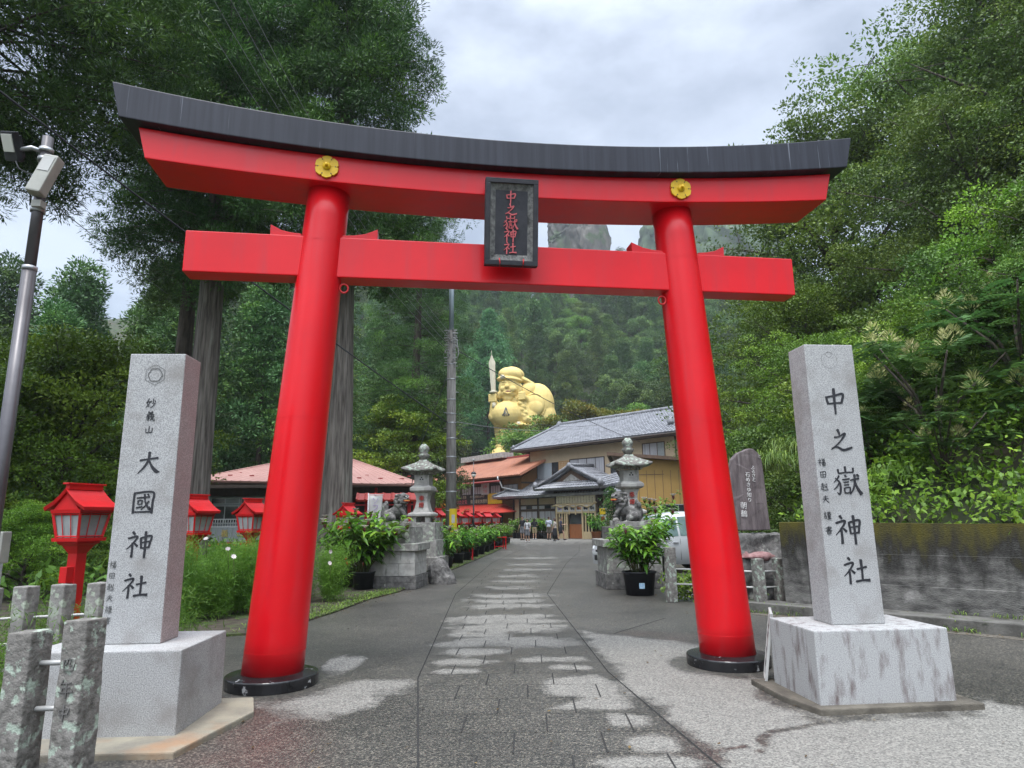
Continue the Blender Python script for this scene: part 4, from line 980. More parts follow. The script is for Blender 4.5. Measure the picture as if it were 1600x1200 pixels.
def komainu(loc, rz, label, sc=1.0, mir=1):
    root = empty('guardian_lion', loc, rz, label, 'lion statue', 'stone guardian lions')
    for n_, me, m in lion(0):
        me.transform(Matrix.Diagonal((sc, sc*mir, sc, 1)))
        if mir < 0: me.flip_normals()
        link(n_, me, m, root)
    mb = MB(); mb.box((-.02, 0, .0), (1.0*sc, .62*sc, .12)); mb.build('plinth', 'old_stone', root, .012)
    return root
def pedestal(name, c, rz, tiers, label, cat='pedestal', red=None):
    """tiers: (width x, depth y, z0, z1, material, courses)"""
    root = empty(name, c, rz, label, cat)
    for wx, wy, z0, z1, m, nc in tiers:
        mb = MB()
        if nc == 0:
            mb.box((0, 0, (z0+z1)/2), (wx, wy, z1-z0)); mb.build('tier', m, root, .012); continue
        hgt = (z1-z0)/nc
        for k in range(nc):                                                      # coursed blocks with open joints
            cuts = [-wx/2, wx*(-.02 if k % 2 else .16), wx/2]
            for a, b in zip(cuts, cuts[1:]): mb.box(((a+b)/2, 0, z0+hgt*(k+.5)), (b-a-.008, wy-.004*k, hgt-.008))
        mb.box((0, 0, (z0+z1)/2), (wx-.03, wy-.03, z1-z0-.02))
        mb.build('tier', m, root, .006)
    return root
KL = pedestal('lion_pedestal', (-2.80, 16.45, 0), R(-6), [(1.22, 1.2, 0, .30, 'old_stone_dark', 2), (1.16, 1.14, .30, .86, 'pale_stone', 2), (1.30, 1.26, .86, 1.03, 'old_stone', 0), (1.0, .92, 1.03, 1.42, 'old_stone', 0)], 'pale block pedestal under the guardian lion on the left of the road')
text_on('奉獻', .17, face_matrix((-.12, -.463, 1.23), (1, 0, 0), (0, -1, 0)), 'red_letter', KL)
komainu((-2.86, 16.45, 1.475), R(-14), 'dark stone guardian lion with a red open mouth and a ball, left of the road', .70)
KR = pedestal('lion_pedestal', (2.64, 15.95, 0), R(4), [(1.30, 1.2, 0, .34, 'old_stone_dark', 1), (1.20, 1.12, .34, .92, 'old_stone', 1), (1.40, 1.3, .92, 1.08, 'old_stone', 0), (.98, .92, 1.08, 1.36, 'old_stone_dark', 0)], 'dark stepped pedestal under the guardian lion on the right of the road')
komainu((2.66, 15.95, 1.415), R(188), 'dark stone guardian lion with bared gold teeth, right of the road', .72, -1)

# ------------------------------------------------------------------ stone lanterns
def stone_lantern(loc, rz, label, sc):
    root = empty('stone_lantern', loc, rz, label, 'stone lantern', 'stone lanterns beside the road')
    def part(name, prof, m, sq=True, n=20, parent=root, bev=.012):
        mb = MB(); mb.lathe([(r*sc, z*sc) for r, z in prof], n, square=sq); return mb.build(name, m, parent, bev if sq else 0)
    t = part('pedestal', [(.52, 0), (.52, .55), (.47, .56), (.45, .95)], 'old_stone')
    part('upper_block', [(.41, .952), (.41, 1.35)], 'old_stone', parent=root)
    mb = MB()
    for sx in (-1, 1):
        for sy in (-1, 1): mb.box((sx*.17*sc, sy*.17*sc, 1.42*sc), (.12*sc, .12*sc, .14*sc))
    mb.build('foot', 'pale_stone', root, .008)
    part('plinth', [(.28, 1.49), (.30, 1.51), (.30, 1.56), (.23, 1.60)], 'pale_stone')
    sh = part('shaft', [(.20, 1.60), (.165, 1.70), (.135, 1.85), (.15, 1.98), (.185, 2.07)], 'pale_stone', bev=.008)
    part('shelf', [(.22, 2.07), (.27, 2.11), (.27, 2.18), (.20, 2.24)], 'pale_stone')
    fb = part('fire_box', [(.185, 2.24), (.185, 2.50)], 'pale_stone')
    mb = MB()
    for dx, dz in ((-.03, 0), (.03, 0), (0, .045)): mb.box((dx*sc, -.186*sc, (2.38+dz)*sc), (.032*sc, .006, .032*sc))
    mb.build('opening', 'ink', fb)
    mb = MB()
    for k in range(4):
        for x in np.linspace(-.21, .21, 7): mb.box((x*sc, -.235*sc, 2.535*sc), (.035*sc, .06*sc, .05*sc), 0, Matrix.Rotation(k*PI/2, 4, 'Z'))
    mb.build('rafter_end', 'pale_stone', root)
    # curved square cap with upturned corners
    n = 13; vs = []
    for lev, (r_, z_, up_) in enumerate(((.26, 2.55, 0), (.415, 2.575, .05), (.42, 2.61, .055), (.30, 2.70, .02), (.17, 2.79, 0), (.10, 2.84, 0), (.09, 2.87, 0))):
        for side in range(4):
            for k in range(n-1):
                t_ = -1 + 2*k/(n-1); w = side*PI/2
                x_, y_ = r_, r_*t_; z__ = z_ + up_*abs(t_)**3
                rr_ = r_*(1+.06*abs(t_)**4*(up_ > .01)); x_, y_ = rr_, rr_*t_
                vs.append(((x_*math.cos(w)-y_*math.sin(w))*sc, (x_*math.sin(w)+y_*math.cos(w))*sc, z__*sc))
    m_ = 4*(n-1); fs = [(l*m_+k, l*m_+(k+1) % m_, (l+1)*m_+(k+1) % m_, (l+1)*m_+k) for l in range(6) for k in range(m_)]
    fs += [tuple(reversed(range(m_))), tuple(6*m_+k for k in range(m_))]
    MB().add(vs, fs, True).build('cap', 'lichen_stone', root)
    part('finial', [(.07, 2.86), (.12, 2.93), (.15, 2.99), (.09, 3.03), (.12, 3.09), (.14, 3.15), (.10, 3.21), (.05, 3.26)], 'lichen_stone', False)
    for ch, z in (('奉', 1.92), ('燈', 1.76)): text_on(ch, .13*sc, face_matrix((0, -.168*sc if ch == '奉' else -.172*sc, z*sc), (1, 0, 0), (0, -1, 0)), 'red_letter', sh, 'lettering', .02)
    return root
stone_lantern((-2.45, 18.3, 0), R(-8), 'tall stone lantern on a stepped block behind the left guardian lion', 1.11)
stone_lantern((3.02, 17.4, 0), R(6), 'tall stone lantern with an ornate jewel top behind the right guardian lion', 1.11)
bo = blob([('e', (0, 0, .25), (.30, .25, .42)), ('e', (.12, -.05, .1), (.32, .25, .25))], .035, 'boulder', 2); roughen(bo, .05, 5, 31)
tag(link('boulder', bo, 'old_stone_dark', None, (-1.88, 17.3, -.05)), 'mossy boulder at the kerb beside the left lion pedestal', 'boulder')
# ------------------------------------------------------------------ utility pole, street lamp, wires
MT['conc_pole'] = mat('conc_pole', (0.136, 0.124, 0.112), (0.240, 0.228, 0.208), 3, .9, .3, 30, stretch=(4, 4, .5), c3=(.08, .075, .07), scale3=3, lo3=.56, hi3=.68, stretch3=(4, 4, .4))
MT['blue_steel'] = mat('blue_steel', (0.208, 0.264, 0.296), (0.272, 0.320, 0.344), 3, .5, metal=.2)
MT['yellow'] = mat('yellow', (0.600, 0.416, 0.016), (0.544, 0.376, 0.016), 6, .55)
MT['wire'] = mat('wire', (.035, .035, .042), None, rough=.5)
MT['wire_pale'] = mat('wire_pale', (.22, .23, .23), None, rough=.5)
MT['porcelain'] = mat('porcelain', (0.400, 0.400, 0.384), (0.240, 0.240, 0.240), 9, .35)
pb, pt, pm = gp(702, 882), at(711, 425, 25.2), at(705.5, 517, 25.2)
UP = empty('utility_pole', (pb.x, 25.2, 0), 0, 'concrete utility pole with a pale blue steel top beside the road', 'utility pole')
lean = (pm.x - pb.x)/pm.z
mb = MB(); mb.tube([(0, 0, 0), (lean*pm.z, 0, pm.z)], [.215, .155], 20); pole = mb.build('pole', 'conc_pole', UP)
mb = MB(); mb.tube([(lean*pm.z, 0, pm.z-.3), (lean*(pm.z+2.6), 0, pm.z+2.7)], [.098, .092], 16); mb.build('steel_top', 'blue_steel', UP)
rs = random.Random(2)
for z in (1.9, 2.6, 3.3, 3.9, 4.6, 5.2, 5.55, 6.1, 6.9, 7.5): MB().tube([(lean*z, 0, z-.02), (lean*z, 0, z+.02)], .225-.007*z, 16).build('band', 'steel', UP)
for z in (5.0, 5.6, 6.4, 7.0): MB().tube([(lean*z - .32*(1 if z < 6 else -1)*.9, 0, z), (lean*z, 0, z)], .012, 6).build('step_bolt', 'steel', UP)
mb = MB()
for k in range(15):
    z = 7.45 + k*.10; mb.tube([(lean*z - .19 - rs.random()*.10, -.1, z), (lean*z + .16 + rs.random()*.10, -.14, z + rs.uniform(-.05, .05))], rs.uniform(.014, .03), 6)
    mb.lathe([(.001, 0), (.035, .01), (.02, .04), (.04, .06), (.001, .08)], 8, Matrix.Translation((lean*z + rs.uniform(-.24, .24), -.16, z)))
mb.tube([(lean*8 + .05, -.2, 8.55), (lean*8 + .22, -.2, 8.45), (lean*8 + .30, -.2, 7.9), (lean*8 + .22, -.2, 7.6)], .02, 6)
mb.build('insulator_rack', 'porcelain', UP)
mb = MB(); w_ = [(.222*math.sin(a), -.222*math.cos(a)) for a in np.linspace(-.25, 1.25, 9)]
vs = [(x, y, z) for z in (1.08, 1.97) for x, y in w_]
mb.add(vs, [(i, i+1, 10+i, 9+i) for i in range(8)], True); ys = mb.build('yellow_sheet', 'yellow', UP)
mb = MB()
vs = [(x*1.01, y*1.01, z) for z in (1.45, 1.75) for x, y in w_[2:6]]
mb.add(vs, [(i, i+1, 5+i, 4+i) for i in range(3)], True); mb.build('notice', 'paper', ys)

def wire(name, pts, sag, r, m, label, group=None, n=24):
    mb = MB(); P = []
    for a, b in zip(pts, pts[1:]):
        for k in range(n+1 if b is pts[-1] else n):
            t = k/n; P.append(Vector(a).lerp(Vector(b), t) - Vector((0, 0, sag*4*t*(1-t))))
    o0 = P[0].copy()
    mb.tube([p - o0 for p in P], r, 6)
    return tag(mb.build(name, m, None, loc=o0), label, 'wire', group)
def pz(px, py): return at(px, py, 25.0)
wire('power_cable', [at(-75, 85, 9.5), pz(699, 660)], .12, .020, 'wire', 'thick black cable from the upper left corner down to the utility pole')
for i, (xa, ya, xb, yb) in enumerate(((232, -110, 700, 548), (272, -110, 700, 538), (302, -110, 701, 528), (330, -110, 702, 519))):
    wire('power_cable', [at(xa, ya, 12), pz(xb, yb)], .75, .008, 'wire_pale', 'thin pale wire running over the gate to the top of the utility pole', 'thin wires over the gate')
wire('power_cable', [at(30, 275, 9), at(290, 480, 30)], .05, .008, 'wire', 'thin wire from the lamp pole back into the dark trees')
wire('power_cable', [pz(716, 548), at(1000, 690, 50)], .3, .016, 'wire', 'black cable from the utility pole past the golden statue to the tiled inn')
wire('power_cable', [pz(712, 659), at(985, 645, 52)], .8, .012, 'wire_pale', 'upper of the two level wires from the utility pole to the inn roof')
wire('power_cable', [pz(712, 664), at(840, 662, 60), at(985, 652, 52)], .5, .012, 'wire', 'lower of the two level wires from the utility pole to the inn roof')
wire('stay_wire', [pz(698, 590), at(650, 716, 25.4), at(640, 780, 25.6)], 0, .014, 'wire', 'slanting stay wire from the utility pole down behind the left stone lantern')
sl0 = at(740, 830, 39)
SL = empty('street_lamp', (sl0.x, 39, 0), 0, 'slim dark street lamp with a bowl shaped head before the orange roofed shop', 'street lamp')
zt = at(740, 745, 39).z
mb = MB(); mb.tube([(0, 0, 0), (0, 0, 1.2), (0, 0, zt)], [.06, .05, .035], 10); mb.build('pole', 'dark_metal', SL)
mb = MB(); mb.lathe([(.05, zt-.05), (.11, zt+.02), (.15, zt+.16)], 16); mb.build('lamp_glass', 'lamp_glass', SL)
mb = MB(); mb.lathe([(.16, zt+.16), (.15, zt+.22), (.09, zt+.28), (.02, zt+.31)], 16); mb.build('lamp_cap', 'dark_metal', SL)
zt2 = at(740, 718, 39).z
mb = MB(); mb.tube([(0, 0, zt+.3), (0, 0, zt2-.12)], .012, 6); mb.lathe([(.01, zt2-.12), (.07, zt2-.06), (.07, zt2), (.01, zt2+.06)], 12); mb.build('finial_globe', 'porcelain', SL)

# ------------------------------------------------------------------ buildings
MT['roof_tile'] = mat('roof_tile', (0.160, 0.164, 0.180), (0.272, 0.280, 0.300), 2.2, .38, .1, 8, spec=.5, c3=(.10, .10, .11), scale3=1.4, lo3=.55, hi3=.75)
MT['tile_trim'] = mat('tile_trim', (.09, .092, .10), (.22, .225, .24), 5, .5, .3, 12)
MT['pink_roof'] = mat('pink_roof', (0.376, 0.208, 0.176), (0.336, 0.176, 0.148), .8, .55, 0, c3=(.33, .17, .14), scale3=.7, lo3=.55, hi3=.8)
MT['orange_roof'] = mat('orange_roof', (0.336, 0.132, 0.072), (0.400, 0.176, 0.104), 1.2, .55, c3=(.28, .12, .08), scale3=1.0, lo3=.55, hi3=.75)
MT['red_roof'] = mat('red_roof', (0.440, 0.044, 0.028), (0.368, 0.036, 0.024), 2, .5)
MT['cream_wall'] = mat('cream_wall', (.52, .405, .27), (.47, .36, .235), 1.5, .85, .1, 30)
MT['ochre_wall'] = mat('ochre_wall', (.43, .27, .085), (.38, .235, .07), 1.2, .7, .05, 20)
MT['brown_wall'] = mat('brown_wall', (0.240, 0.124, 0.044), (0.200, 0.100, 0.036), 1.2, .8)
MT['grey_siding'] = mat('grey_siding', (0.288, 0.320, 0.344), (0.256, 0.288, 0.312), 3, .6)
MT['dark_wood'] = mat('dark_wood', (.040, .028, .022), (.065, .048, .038), 6, .7, .1, 20, stretch=(1, 1, .3))
MT['brown_wood'] = mat('brown_wood', (.10, .062, .042), (.15, .095, .065), 6, .65, .1, 20, stretch=(1, 1, .3))
MT['red_wood'] = mat('red_wood', (.23, .085, .035), (.32, .125, .05), 5, .55, stretch=(6, 6, .7))
MT['pale_wood'] = mat('pale_wood', (0.496, 0.400, 0.240), (0.432, 0.336, 0.200), 5, .6, stretch=(6, 6, .8))
MT['tan_shutter'] = mat('tan_shutter', (0.480, 0.272, 0.112), (0.416, 0.232, 0.096), 8, .6)
MT['curtain'] = mat('curtain', (0.512, 0.504, 0.512), (0.288, 0.280, 0.304), 7, .8, stretch=(5, 5, .06), lo=.4, hi=.62)
MT['shutter_grey'] = mat('shutter_grey', (0.336, 0.368, 0.392), (0.304, 0.336, 0.360), 2, .55)
MT['window_dark'] = mat('window_dark', (.018, .022, .026), (.05, .055, .06), .6, .12, spec=.6)
MT['white_frame'] = mat('white_frame', (0.528, 0.544, 0.552), None, rough=.5)
MT['banner_black'] = mat('banner_black', (.015, .013, .013), None, rough=.7)
MT['sign_cream'] = mat('sign_cream', (0.480, 0.440, 0.304), (0.416, 0.376, 0.256), 4, .7)
MT['gold_letter'] = mat('gold_letter', (.55, .42, .14), None, rough=.5)
MT['purple'] = mat('purple', (0.264, 0.192, 0.384), (0.400, 0.360, 0.480), 14, .7)
MT['red_ink'] = mat('red_ink', (.5, .02, .05), None, rough=.6)
MT['rust_bar'] = mat('rust_bar', (.30, .055, .05), None, rough=.6)
def roof_patch(e0, e1, r0, r1, m, parent, name='roof', pu=.30, pv=.32, amp=.06, step=.045, thick=.14, kind='tile'):
    """a tiled or ribbed roof plane from eave e0-e1 up to ridge r0-r1, with its own thickness"""
    e0, e1, r0, r1 = (np.array(v, float) for v in (e0, e1, r0, r1))
    Lu = np.linalg.norm(e1-e0); Lv = max(np.linalg.norm((r0+r1)/2-(e0+e1)/2), .1)
    nu = int(Lu/pu)*(6 if kind == 'tile' else 8) + 1; rows = max(2, int(Lv/pv))
    if kind == 'tile': tv = np.concatenate([[k/rows + .001, (k+.5)/rows, (k+.999)/rows] for k in range(rows)])
    else: tv = np.linspace(0, 1, 6)
    tu = np.linspace(0, 1, nu)
    U, V = np.meshgrid(tu, tv, indexing='ij')
    P = (e0*(1-V[..., None]) + r0*V[..., None])*(1-U[..., None]) + (e1*(1-V[..., None]) + r1*V[..., None])*U[..., None]
    n = unit(np.cross(e1-e0, (r0+r1)/2-(e0+e1)/2)); n = n if n[2] > 0 else -n
    ph = U*Lu/pu
    if kind == 'tile': h = amp*np.abs(np.sin(ph*PI))**.8 + step*(1 - (V*rows) % 1)
    else: h = amp*((ph % 1) < .16)*1.0
    P = P + n*h[..., None]
    Pb = P[:, [0, -1]] - n*(thick)
    nv = len(tv)
    F = grid_faces(nu, nv)
    Vv = [P.reshape(-1, 3)]; Ff = [F]; b = nu*nv
    B = np.stack([(e0*(1-t)+r0*t) for t in (0, 1)]); 
    low = np.array([e0, e1, r1, r0]) - n*thick
    top_low = [0, (nu-1)*nv, (nu-1)*nv + nv-1, nv-1]
    Vv.append(low)
    me_v = np.concatenate(Vv); f = Ff[0].tolist()
    f += [[b, b+3, b+2, b+1], [b+1, b+2, top_low[2], top_low[1]], [b+3, b, top_low[0], top_low[3]]]
    me = bpy.data.meshes.new(name); 
    f += [[b, b+1] + [i*nv for i in reversed(range(nu))]]
    f += [[b+2, b+3] + [i*nv + nv-1 for i in range(nu)]]
    me.from_pydata(me_v.tolist(), [], f); me.update()
    return link(name, me, m, parent)
def wallbox(parent, x0, x1, y0, y1, z0, z1, m, name='wall', bev=.006):
    mb = MB(); mb.box(((x0+x1)/2, (y0+y1)/2, (z0+z1)/2), (x1-x0, y1-y0, z1-z0)); return mb.build(name, m, parent, bev)
def window(parent, x0, x1, z0, z1, y, panes, frame='dark_wood', fw=.06, dep=.07, sill=True):
    """a framed opening on the wall plane y (facing -y); panes: materials left to right"""
    mb = MB(); n = len(panes)
    for a, b, c, d in ((x0, x1, z1-fw, z1), (x0, x1, z0, z0+fw), (x0, x0+fw, z0+fw, z1-fw), (x1-fw, x1, z0+fw, z1-fw)):
        mb.box(((a+b)/2, y-dep/2+.02, (c+d)/2), (b-a, dep, d-c))
    st = (x1-x0-fw)/n
    for k in range(1, n): mb.box((x0+fw/2+st*k, y-dep/2+.025, (z0+z1)/2), (.045, dep-.012, z1-z0-2*fw))
    w = mb.build('window', frame, parent, .004)
    for k, m in enumerate(panes):
        a = x0+fw/2+st*k; mb = MB(); mb.box((a+st/2, y+.0 - (.012 if k % 2 else 0), (z0+z1)/2), (st-.03, .02, z1-z0-fw*1.2)); mb.build('pane', m, w)
    if sill: mb = MB(); mb.box(((x0+x1)/2, y-.08, z0-.03), (x1-x0+.12, .18, .05)); mb.build('sill', frame, w, .004)
    return w
# --- the two-storey inn
INN = empty('inn', (.9, 62, 0), R(-46.4), 'two storey tiled inn with cream walls and a gabled wooden entrance, people in front', 'inn')
wallbox(INN, 1.0, 17.0, 0, 7.5, 3.5, 7.75, 'cream_wall')
wallbox(INN, .92, 1.0, -.02, 7.5, 2.6, 7.7, 'dark_wood', 'corner_post')
wallbox(INN, 1.0, 17.0, -2.1, 0, .35, 3.45, 'cream_wall')
wallbox(INN, .9, 17.1, -2.14, .1, 0, .35, 'old_stone', 'footing')
wallbox(INN, -.2, 17.6, -.75, 8.2, 7.62, 7.76, 'dark_wood', 'eave_board')
roof_patch((-.75, -.8, 7.86), (18, -.8, 7.86), (1.3, 4.0, 10.45), (18, 4.0, 10.45), 'roof_tile', INN)
roof_patch((18, 8.8, 7.86), (-.75, 8.8, 7.86), (18, 4.0, 10.45), (1.3, 4.0, 10.45), 'roof_tile', INN)
roof_patch((-.75, 8.8, 7.86), (-.75, -.8, 7.86), (1.3, 4.01, 10.45), (1.3, 3.99, 10.45), 'roof_tile', INN)
mb = MB(); mb.tube([(1.1, 4, 10.52), (18, 4, 10.52)], .19, 10); mb.box((9.6, 4, 10.42), (16.8, .34, .22)); mb.lathe([(.26, 10.4), (.30, 10.6), (.12, 10.85)], 12, Matrix.Translation((1.1, 4, 0))); mb.build('ridge', 'tile_trim', INN, .01)
mb = MB(); mb.tube([(-.75, -.8, 8.02), (1.25, 3.95, 10.55)], .13, 8); mb.lathe([(.16, 0), (.2, .16), (.05, .36)], 10, Matrix.Translation((-.62, -.55, 8.02))); mb.build('hip_ridge', 'tile_trim', INN)
mb = MB(); mb.lathe([(.3, 0), (.34, .25), (.2, .5), (.05, .62)], 8, Matrix.Translation((15.9, .6, 8.6))); mb.build('roof_ornament', 'tile_trim', INN)
mb = MB(); mb.tube([(-.75, -.92, 7.72), (18, -.92, 7.72)], .07, 8); mb.build('gutter', 'dark_wood', INN)
window(INN, 1.25, 2.0, 5.0, 6.42, -.005, ['window_dark'])
window(INN, 2.0, 3.75, 5.0, 6.45, -.03, ['shutter_grey', 'shutter_grey'], 'shutter_grey', .03)
window(INN, 3.75, 4.55, 5.05, 6.48, -.005, ['window_dark'])
w = wallbox(INN, 4.58, 5.75, -.06, 0, 4.9, 6.52, 'tan_shutter', 'shutter')
mb = MB()
for k in range(8): mb.box((5.165, -.068, 5.0 + k*.2), (1.1, .016, .03))
for k in range(6): mb.box((4.7 + k*.19, -.0705, 5.7), (.03, .016, 1.5))
mb.build('lattice', 'cream_wall', w)
window(INN, 5.85, 9.7, 5.15, 6.6, -.005, ['curtain', 'window_dark', 'curtain', 'curtain', 'curtain'][0:1] + ['curtain']*3)
window(INN, 10.3, 11.0, 4.6, 6.75, -.005, ['window_dark'])
window(INN, 13.5, 15.6, 5.9, 7.3, -.005, ['curtain', 'curtain', 'frosted'], 'brown_wood')
mb = MB(); mb.tube([(16.6, -.12, 7.6), (16.6, -.12, 4.5)], .05, 8); mb.build('drainpipe', 'dark_wood', INN)
# lower storey roof and its front
roof_patch((-.95, -2.95, 3.48), (17.2, -2.95, 3.48), (1.9, -.02, 4.98), (17.2, -.02, 4.98), 'roof_tile', INN, 'lower_roof')
roof_patch((-.95, .5, 3.48), (-.95, -2.95, 3.48), (1.9, .5, 4.98), (1.9, -.02, 4.98), 'roof_tile', INN, 'lower_roof')
mb = MB(); mb.tube([(-.95, -2.95, 3.62), (1.9, 0, 5.08)], .11, 8); mb.tube([(1.8, -.05, 5.0), (5.4, -.05, 5.0)], .09, 8); mb.build('hip_ridge', 'tile_trim', INN)
wallbox(INN, -.6, 17, -2.7, -2.1, 3.28, 3.36, 'dark_wood', 'eave_board')
mb = MB()
for x in (1.0, 1.78, 4.0, 6.25): mb.box((x, -2.14, 1.8), (.13, .12, 3.1))
for z in (2.72, 2.32): mb.box((4.0, -2.145, z), (4.6, .10, .10))
mb.build('post_frame', 'dark_wood', INN, .006)
window(INN, 1.85, 3.95, 2.78-.42, 2.72, -2.11, ['curtain', 'window_dark', 'curtain'], 'brown_wood', .05, sill=False)
window(INN, 4.06, 6.2, 2.78-.42, 2.72, -2.11, ['curtain', 'window_dark', 'curtain'], 'brown_wood', .05, sill=False)
window(INN, 1.85, 3.95, .4, 2.28, -2.11, ['curtain']*3, 'brown_wood', .08)
window(INN, 4.06, 6.2, .4, 2.28, -2.11, ['curtain']*3, 'brown_wood', .08)
# gabled entrance porch
wallbox(INN, 6.5, 6.68, -2.75, -2.1, 0, 3.6, 'dark_wood', 'porch_post')
wallbox(INN, 10.85, 11.03, -2.75, -2.1, 0, 3.6, 'dark_wood', 'porch_post')
wallbox(INN, 6.4, 11.1, -2.72, -2.0, 3.62, 3.78, 'dark_wood', 'porch_beam')
roof_patch((4.9, -3.6, 3.95), (11.9, -3.6, 3.95), (6.4, -2.65, 4.55), (10.6, -2.65, 4.55), 'roof_tile', INN, 'porch_roof')
roof_patch((5.0, -.2, 4.25), (5.0, -3.0, 4.1), (8.45, -.2, 5.75), (8.45, -3.0, 5.65), 'roof_tile', INN, 'porch_roof')
roof_patch((11.9, -3.0, 4.1), (11.9, -.2, 4.25), (8.45, -3.0, 5.65), (8.45, -.2, 5.75), 'roof_tile', INN, 'porch_roof')
roof_patch((11.9, -3.5, 3.9), (13.6, -.3, 4.6), (10.6, -2.6, 4.5), (11.9, -.05, 5.4), 'roof_tile', INN, 'porch_roof')
mb = MB(); mb.prism([(6.6, 4.5), (10.3, 4.5), (8.45, 5.46)], 2.72, 2.80, Matrix(((1, 0, 0, 0), (0, 0, -1, 0), (0, 1, 0, 0), (0, 0, 0, 1)))); gb = mb.build('gable', 'brown_wood', INN)
mb = MB(); mb.prism([(7.5, 4.56), (9.4, 4.56), (8.45, 5.1)], 2.805, 2.83, Matrix(((1, 0, 0, 0), (0, 0, -1, 0), (0, 1, 0, 0), (0, 0, 0, 1)))); mb.build('gable_infill', 'pale_stone', gb)
mb = MB()
for a, b in (((4.95, -3.05, 4.2), (8.45, -3.05, 5.78)), ((11.95, -3.05, 4.2), (8.45, -3.05, 5.78))): mb.tube([a, b], .13, 8)
mb.tube([(8.45, -3.1, 5.84), (8.45, 0, 5.92)], .14, 8); mb.lathe([(.2, 5.55), (.23, 5.8), (.08, 6.02)], 10, Matrix.Translation((8.45, -3.05, 0)))
for x in (4.95, 11.9): mb.lathe([(.2, 3.98), (.26, 4.3), (.12, 4.6)], 8, Matrix.Translation((x, -3.4, 0)))
mb.build('porch_ridge', 'tile_trim', INN)
for x0, x1, t in ((6.75, 8.75, '定食 そば うどん'), (8.82, 10.82, 'お食事処 お土産')):
    b = wallbox(INN, x0, x1, -2.82, -2.74, 2.78, 3.56, 'sign_cream', 'menu_board')
    text_on(t, .17, face_matrix(((x0+x1)/2, -2.823, 3.42), (1, 0, 0), (0, -1, 0)), 'ink', b)
    for k in range(6): text_on('ラーメン'[k % 4] + 'ん定食'[k % 3] + '五百円', .13, face_matrix((x0+.25+k*.3, -2.823, 3.15 - .13*(k % 2)), (1, 0, 0), (0, -1, 0)) @ Matrix.Rotation(-PI/2, 4, 'Z'), 'ink_grey', b)
EN = empty('tmp'); bpy.data.objects.remove(EN)
mb = MB()
for x in (6.72, 7.85, 9.5, 10.80): mb.box((x, -2.78, 1.3), (.14, .12, 2.6))
for x in (7.02, 7.32, 7.6, 9.8, 10.1, 10.4): mb.box((x, -2.77, 1.05), (.10, .08, 1.9))
for z in (2.05, 2.68): mb.box((8.76, -2.79, z), (4.2, .10, .14))
mb.box((7.28, -2.775, .28), (1.0, .085, .55)); mb.box((10.15, -2.775, .28), (1.15, .085, .55))
mb.build('entrance_frame', 'pale_wood', INN, .006)
d = wallbox(INN, 7.93, 9.43, -2.62, -2.56, 0.02, 1.12, 'red_wood', 'door')
wallbox(INN, 7.93, 9.43, -2.60, -2.57, 1.14, 1.98, 'window_dark', 'door_glass')
wallbox(INN, 6.8, 7.8, -2.66, -2.6, .5, 2.0, 'window_dark', 'side_glass'); wallbox(INN, 9.58, 10.75, -2.66, -2.6, .5, 2.0, 'window_dark', 'side_glass')
P = []
for k in range(25): P.append((6.35 + k*.195, -2.9, 2.55 + .09*math.sin(k*.9) + (.18 if k > 22 else 0)))
mb = MB(); mb.tube(P, [.06 + .015*math.sin(k*1.7) for k in range(25)], 8); mb.build('twisted_branch', 'pale_wood', INN)
for k in range(6):
    x = 6.85 + k*.68
    n_ = wallbox(INN, x, x+.62, -2.865, -2.845, 2.12, 2.62, 'paper', 'picture_panel')
    mb = MB(); mb.lathe([(.001, 0), (.14, .002), (.001, .004)], 12, face_matrix((x+.24, -2.867, 2.38), (1, 0, 0), (0, -1, 0))); mb.box((x+.45, -2.868, 2.35), (.16, .004, .22)); mb.build('picture', ['purple', 'ink', 'ink_grey', 'red_wood', 'ink', 'ink_grey'][k], n_)
    mb = MB(); mb.box((x-.03, -2.88, 2.3), (.09, .07, .85 if k in (2, 3) else .65)); mb.build('hanging_board', 'pale_wood', INN, .006)
bs = wallbox(INN, 11.3, 11.95, -2.9, -2.84, 1.05, 2.35, 'paper', 'notice_board')
wallbox(INN, 11.32, 11.93, -2.915, -2.9, 1.85, 2.32, 'yellow', 'notice_heading'); wallbox(INN, 11.45, 11.8, -2.912, -2.9, 1.25, 1.7, 'lion_red', 'notice_picture')
# --- ochre shed with a lean-to roof
SH = empty('ochre_shed', (6.4, 41.2, 0), R(-10), 'ochre board sided shed with a sloping brown roof, right of the inn entrance', 'shed')
wallbox(SH, .35, 9, 0, 5, 0, 4.6, 'ochre_wall')
mb = MB()
for k in range(1, 18): mb.box((.35 + k*.48, -.006, 2.2), (.025, .012, 4.4))
mb.box((1.6, -.008, 4.15), (2.5, .016, .03)); mb.build('siding_joint', 'brown_wood', SH)
vs = [(-.55, -.5, 5.55), (10, -.5, 4.55), (10, 5.5, 4.55), (-.55, 5.5, 5.55)]; vs += [(x, y, z-.20) for x, y, z in vs]
MB().add(vs, [(0, 1, 2, 3), (7, 6, 5, 4), (0, 4, 5, 1), (1, 5, 6, 2), (2, 6, 7, 3), (3, 7, 4, 0)]).build('roof', 'brown_wood', SH)
MB().add([(.35, 0, 4.6), (9, 0, 4.6), (9, 0, 4.62), (.35, 0, 5.3), (.35, 5, 4.6), (.35, 5, 5.3)], [(0, 1, 2, 3), (0, 3, 5, 4)]).build('gable', 'ochre_wall', SH)
mb = MB(); mb.tube([(-.4, -.2, 5.3), (.3, 0, 3.9)], .09, 4, smooth=False); mb.build('brace', 'dark_wood', SH)
window(SH, 2.55, 4.6, 1.5, 2.35, -.01, ['window_dark', 'window_dark'], 'steel')
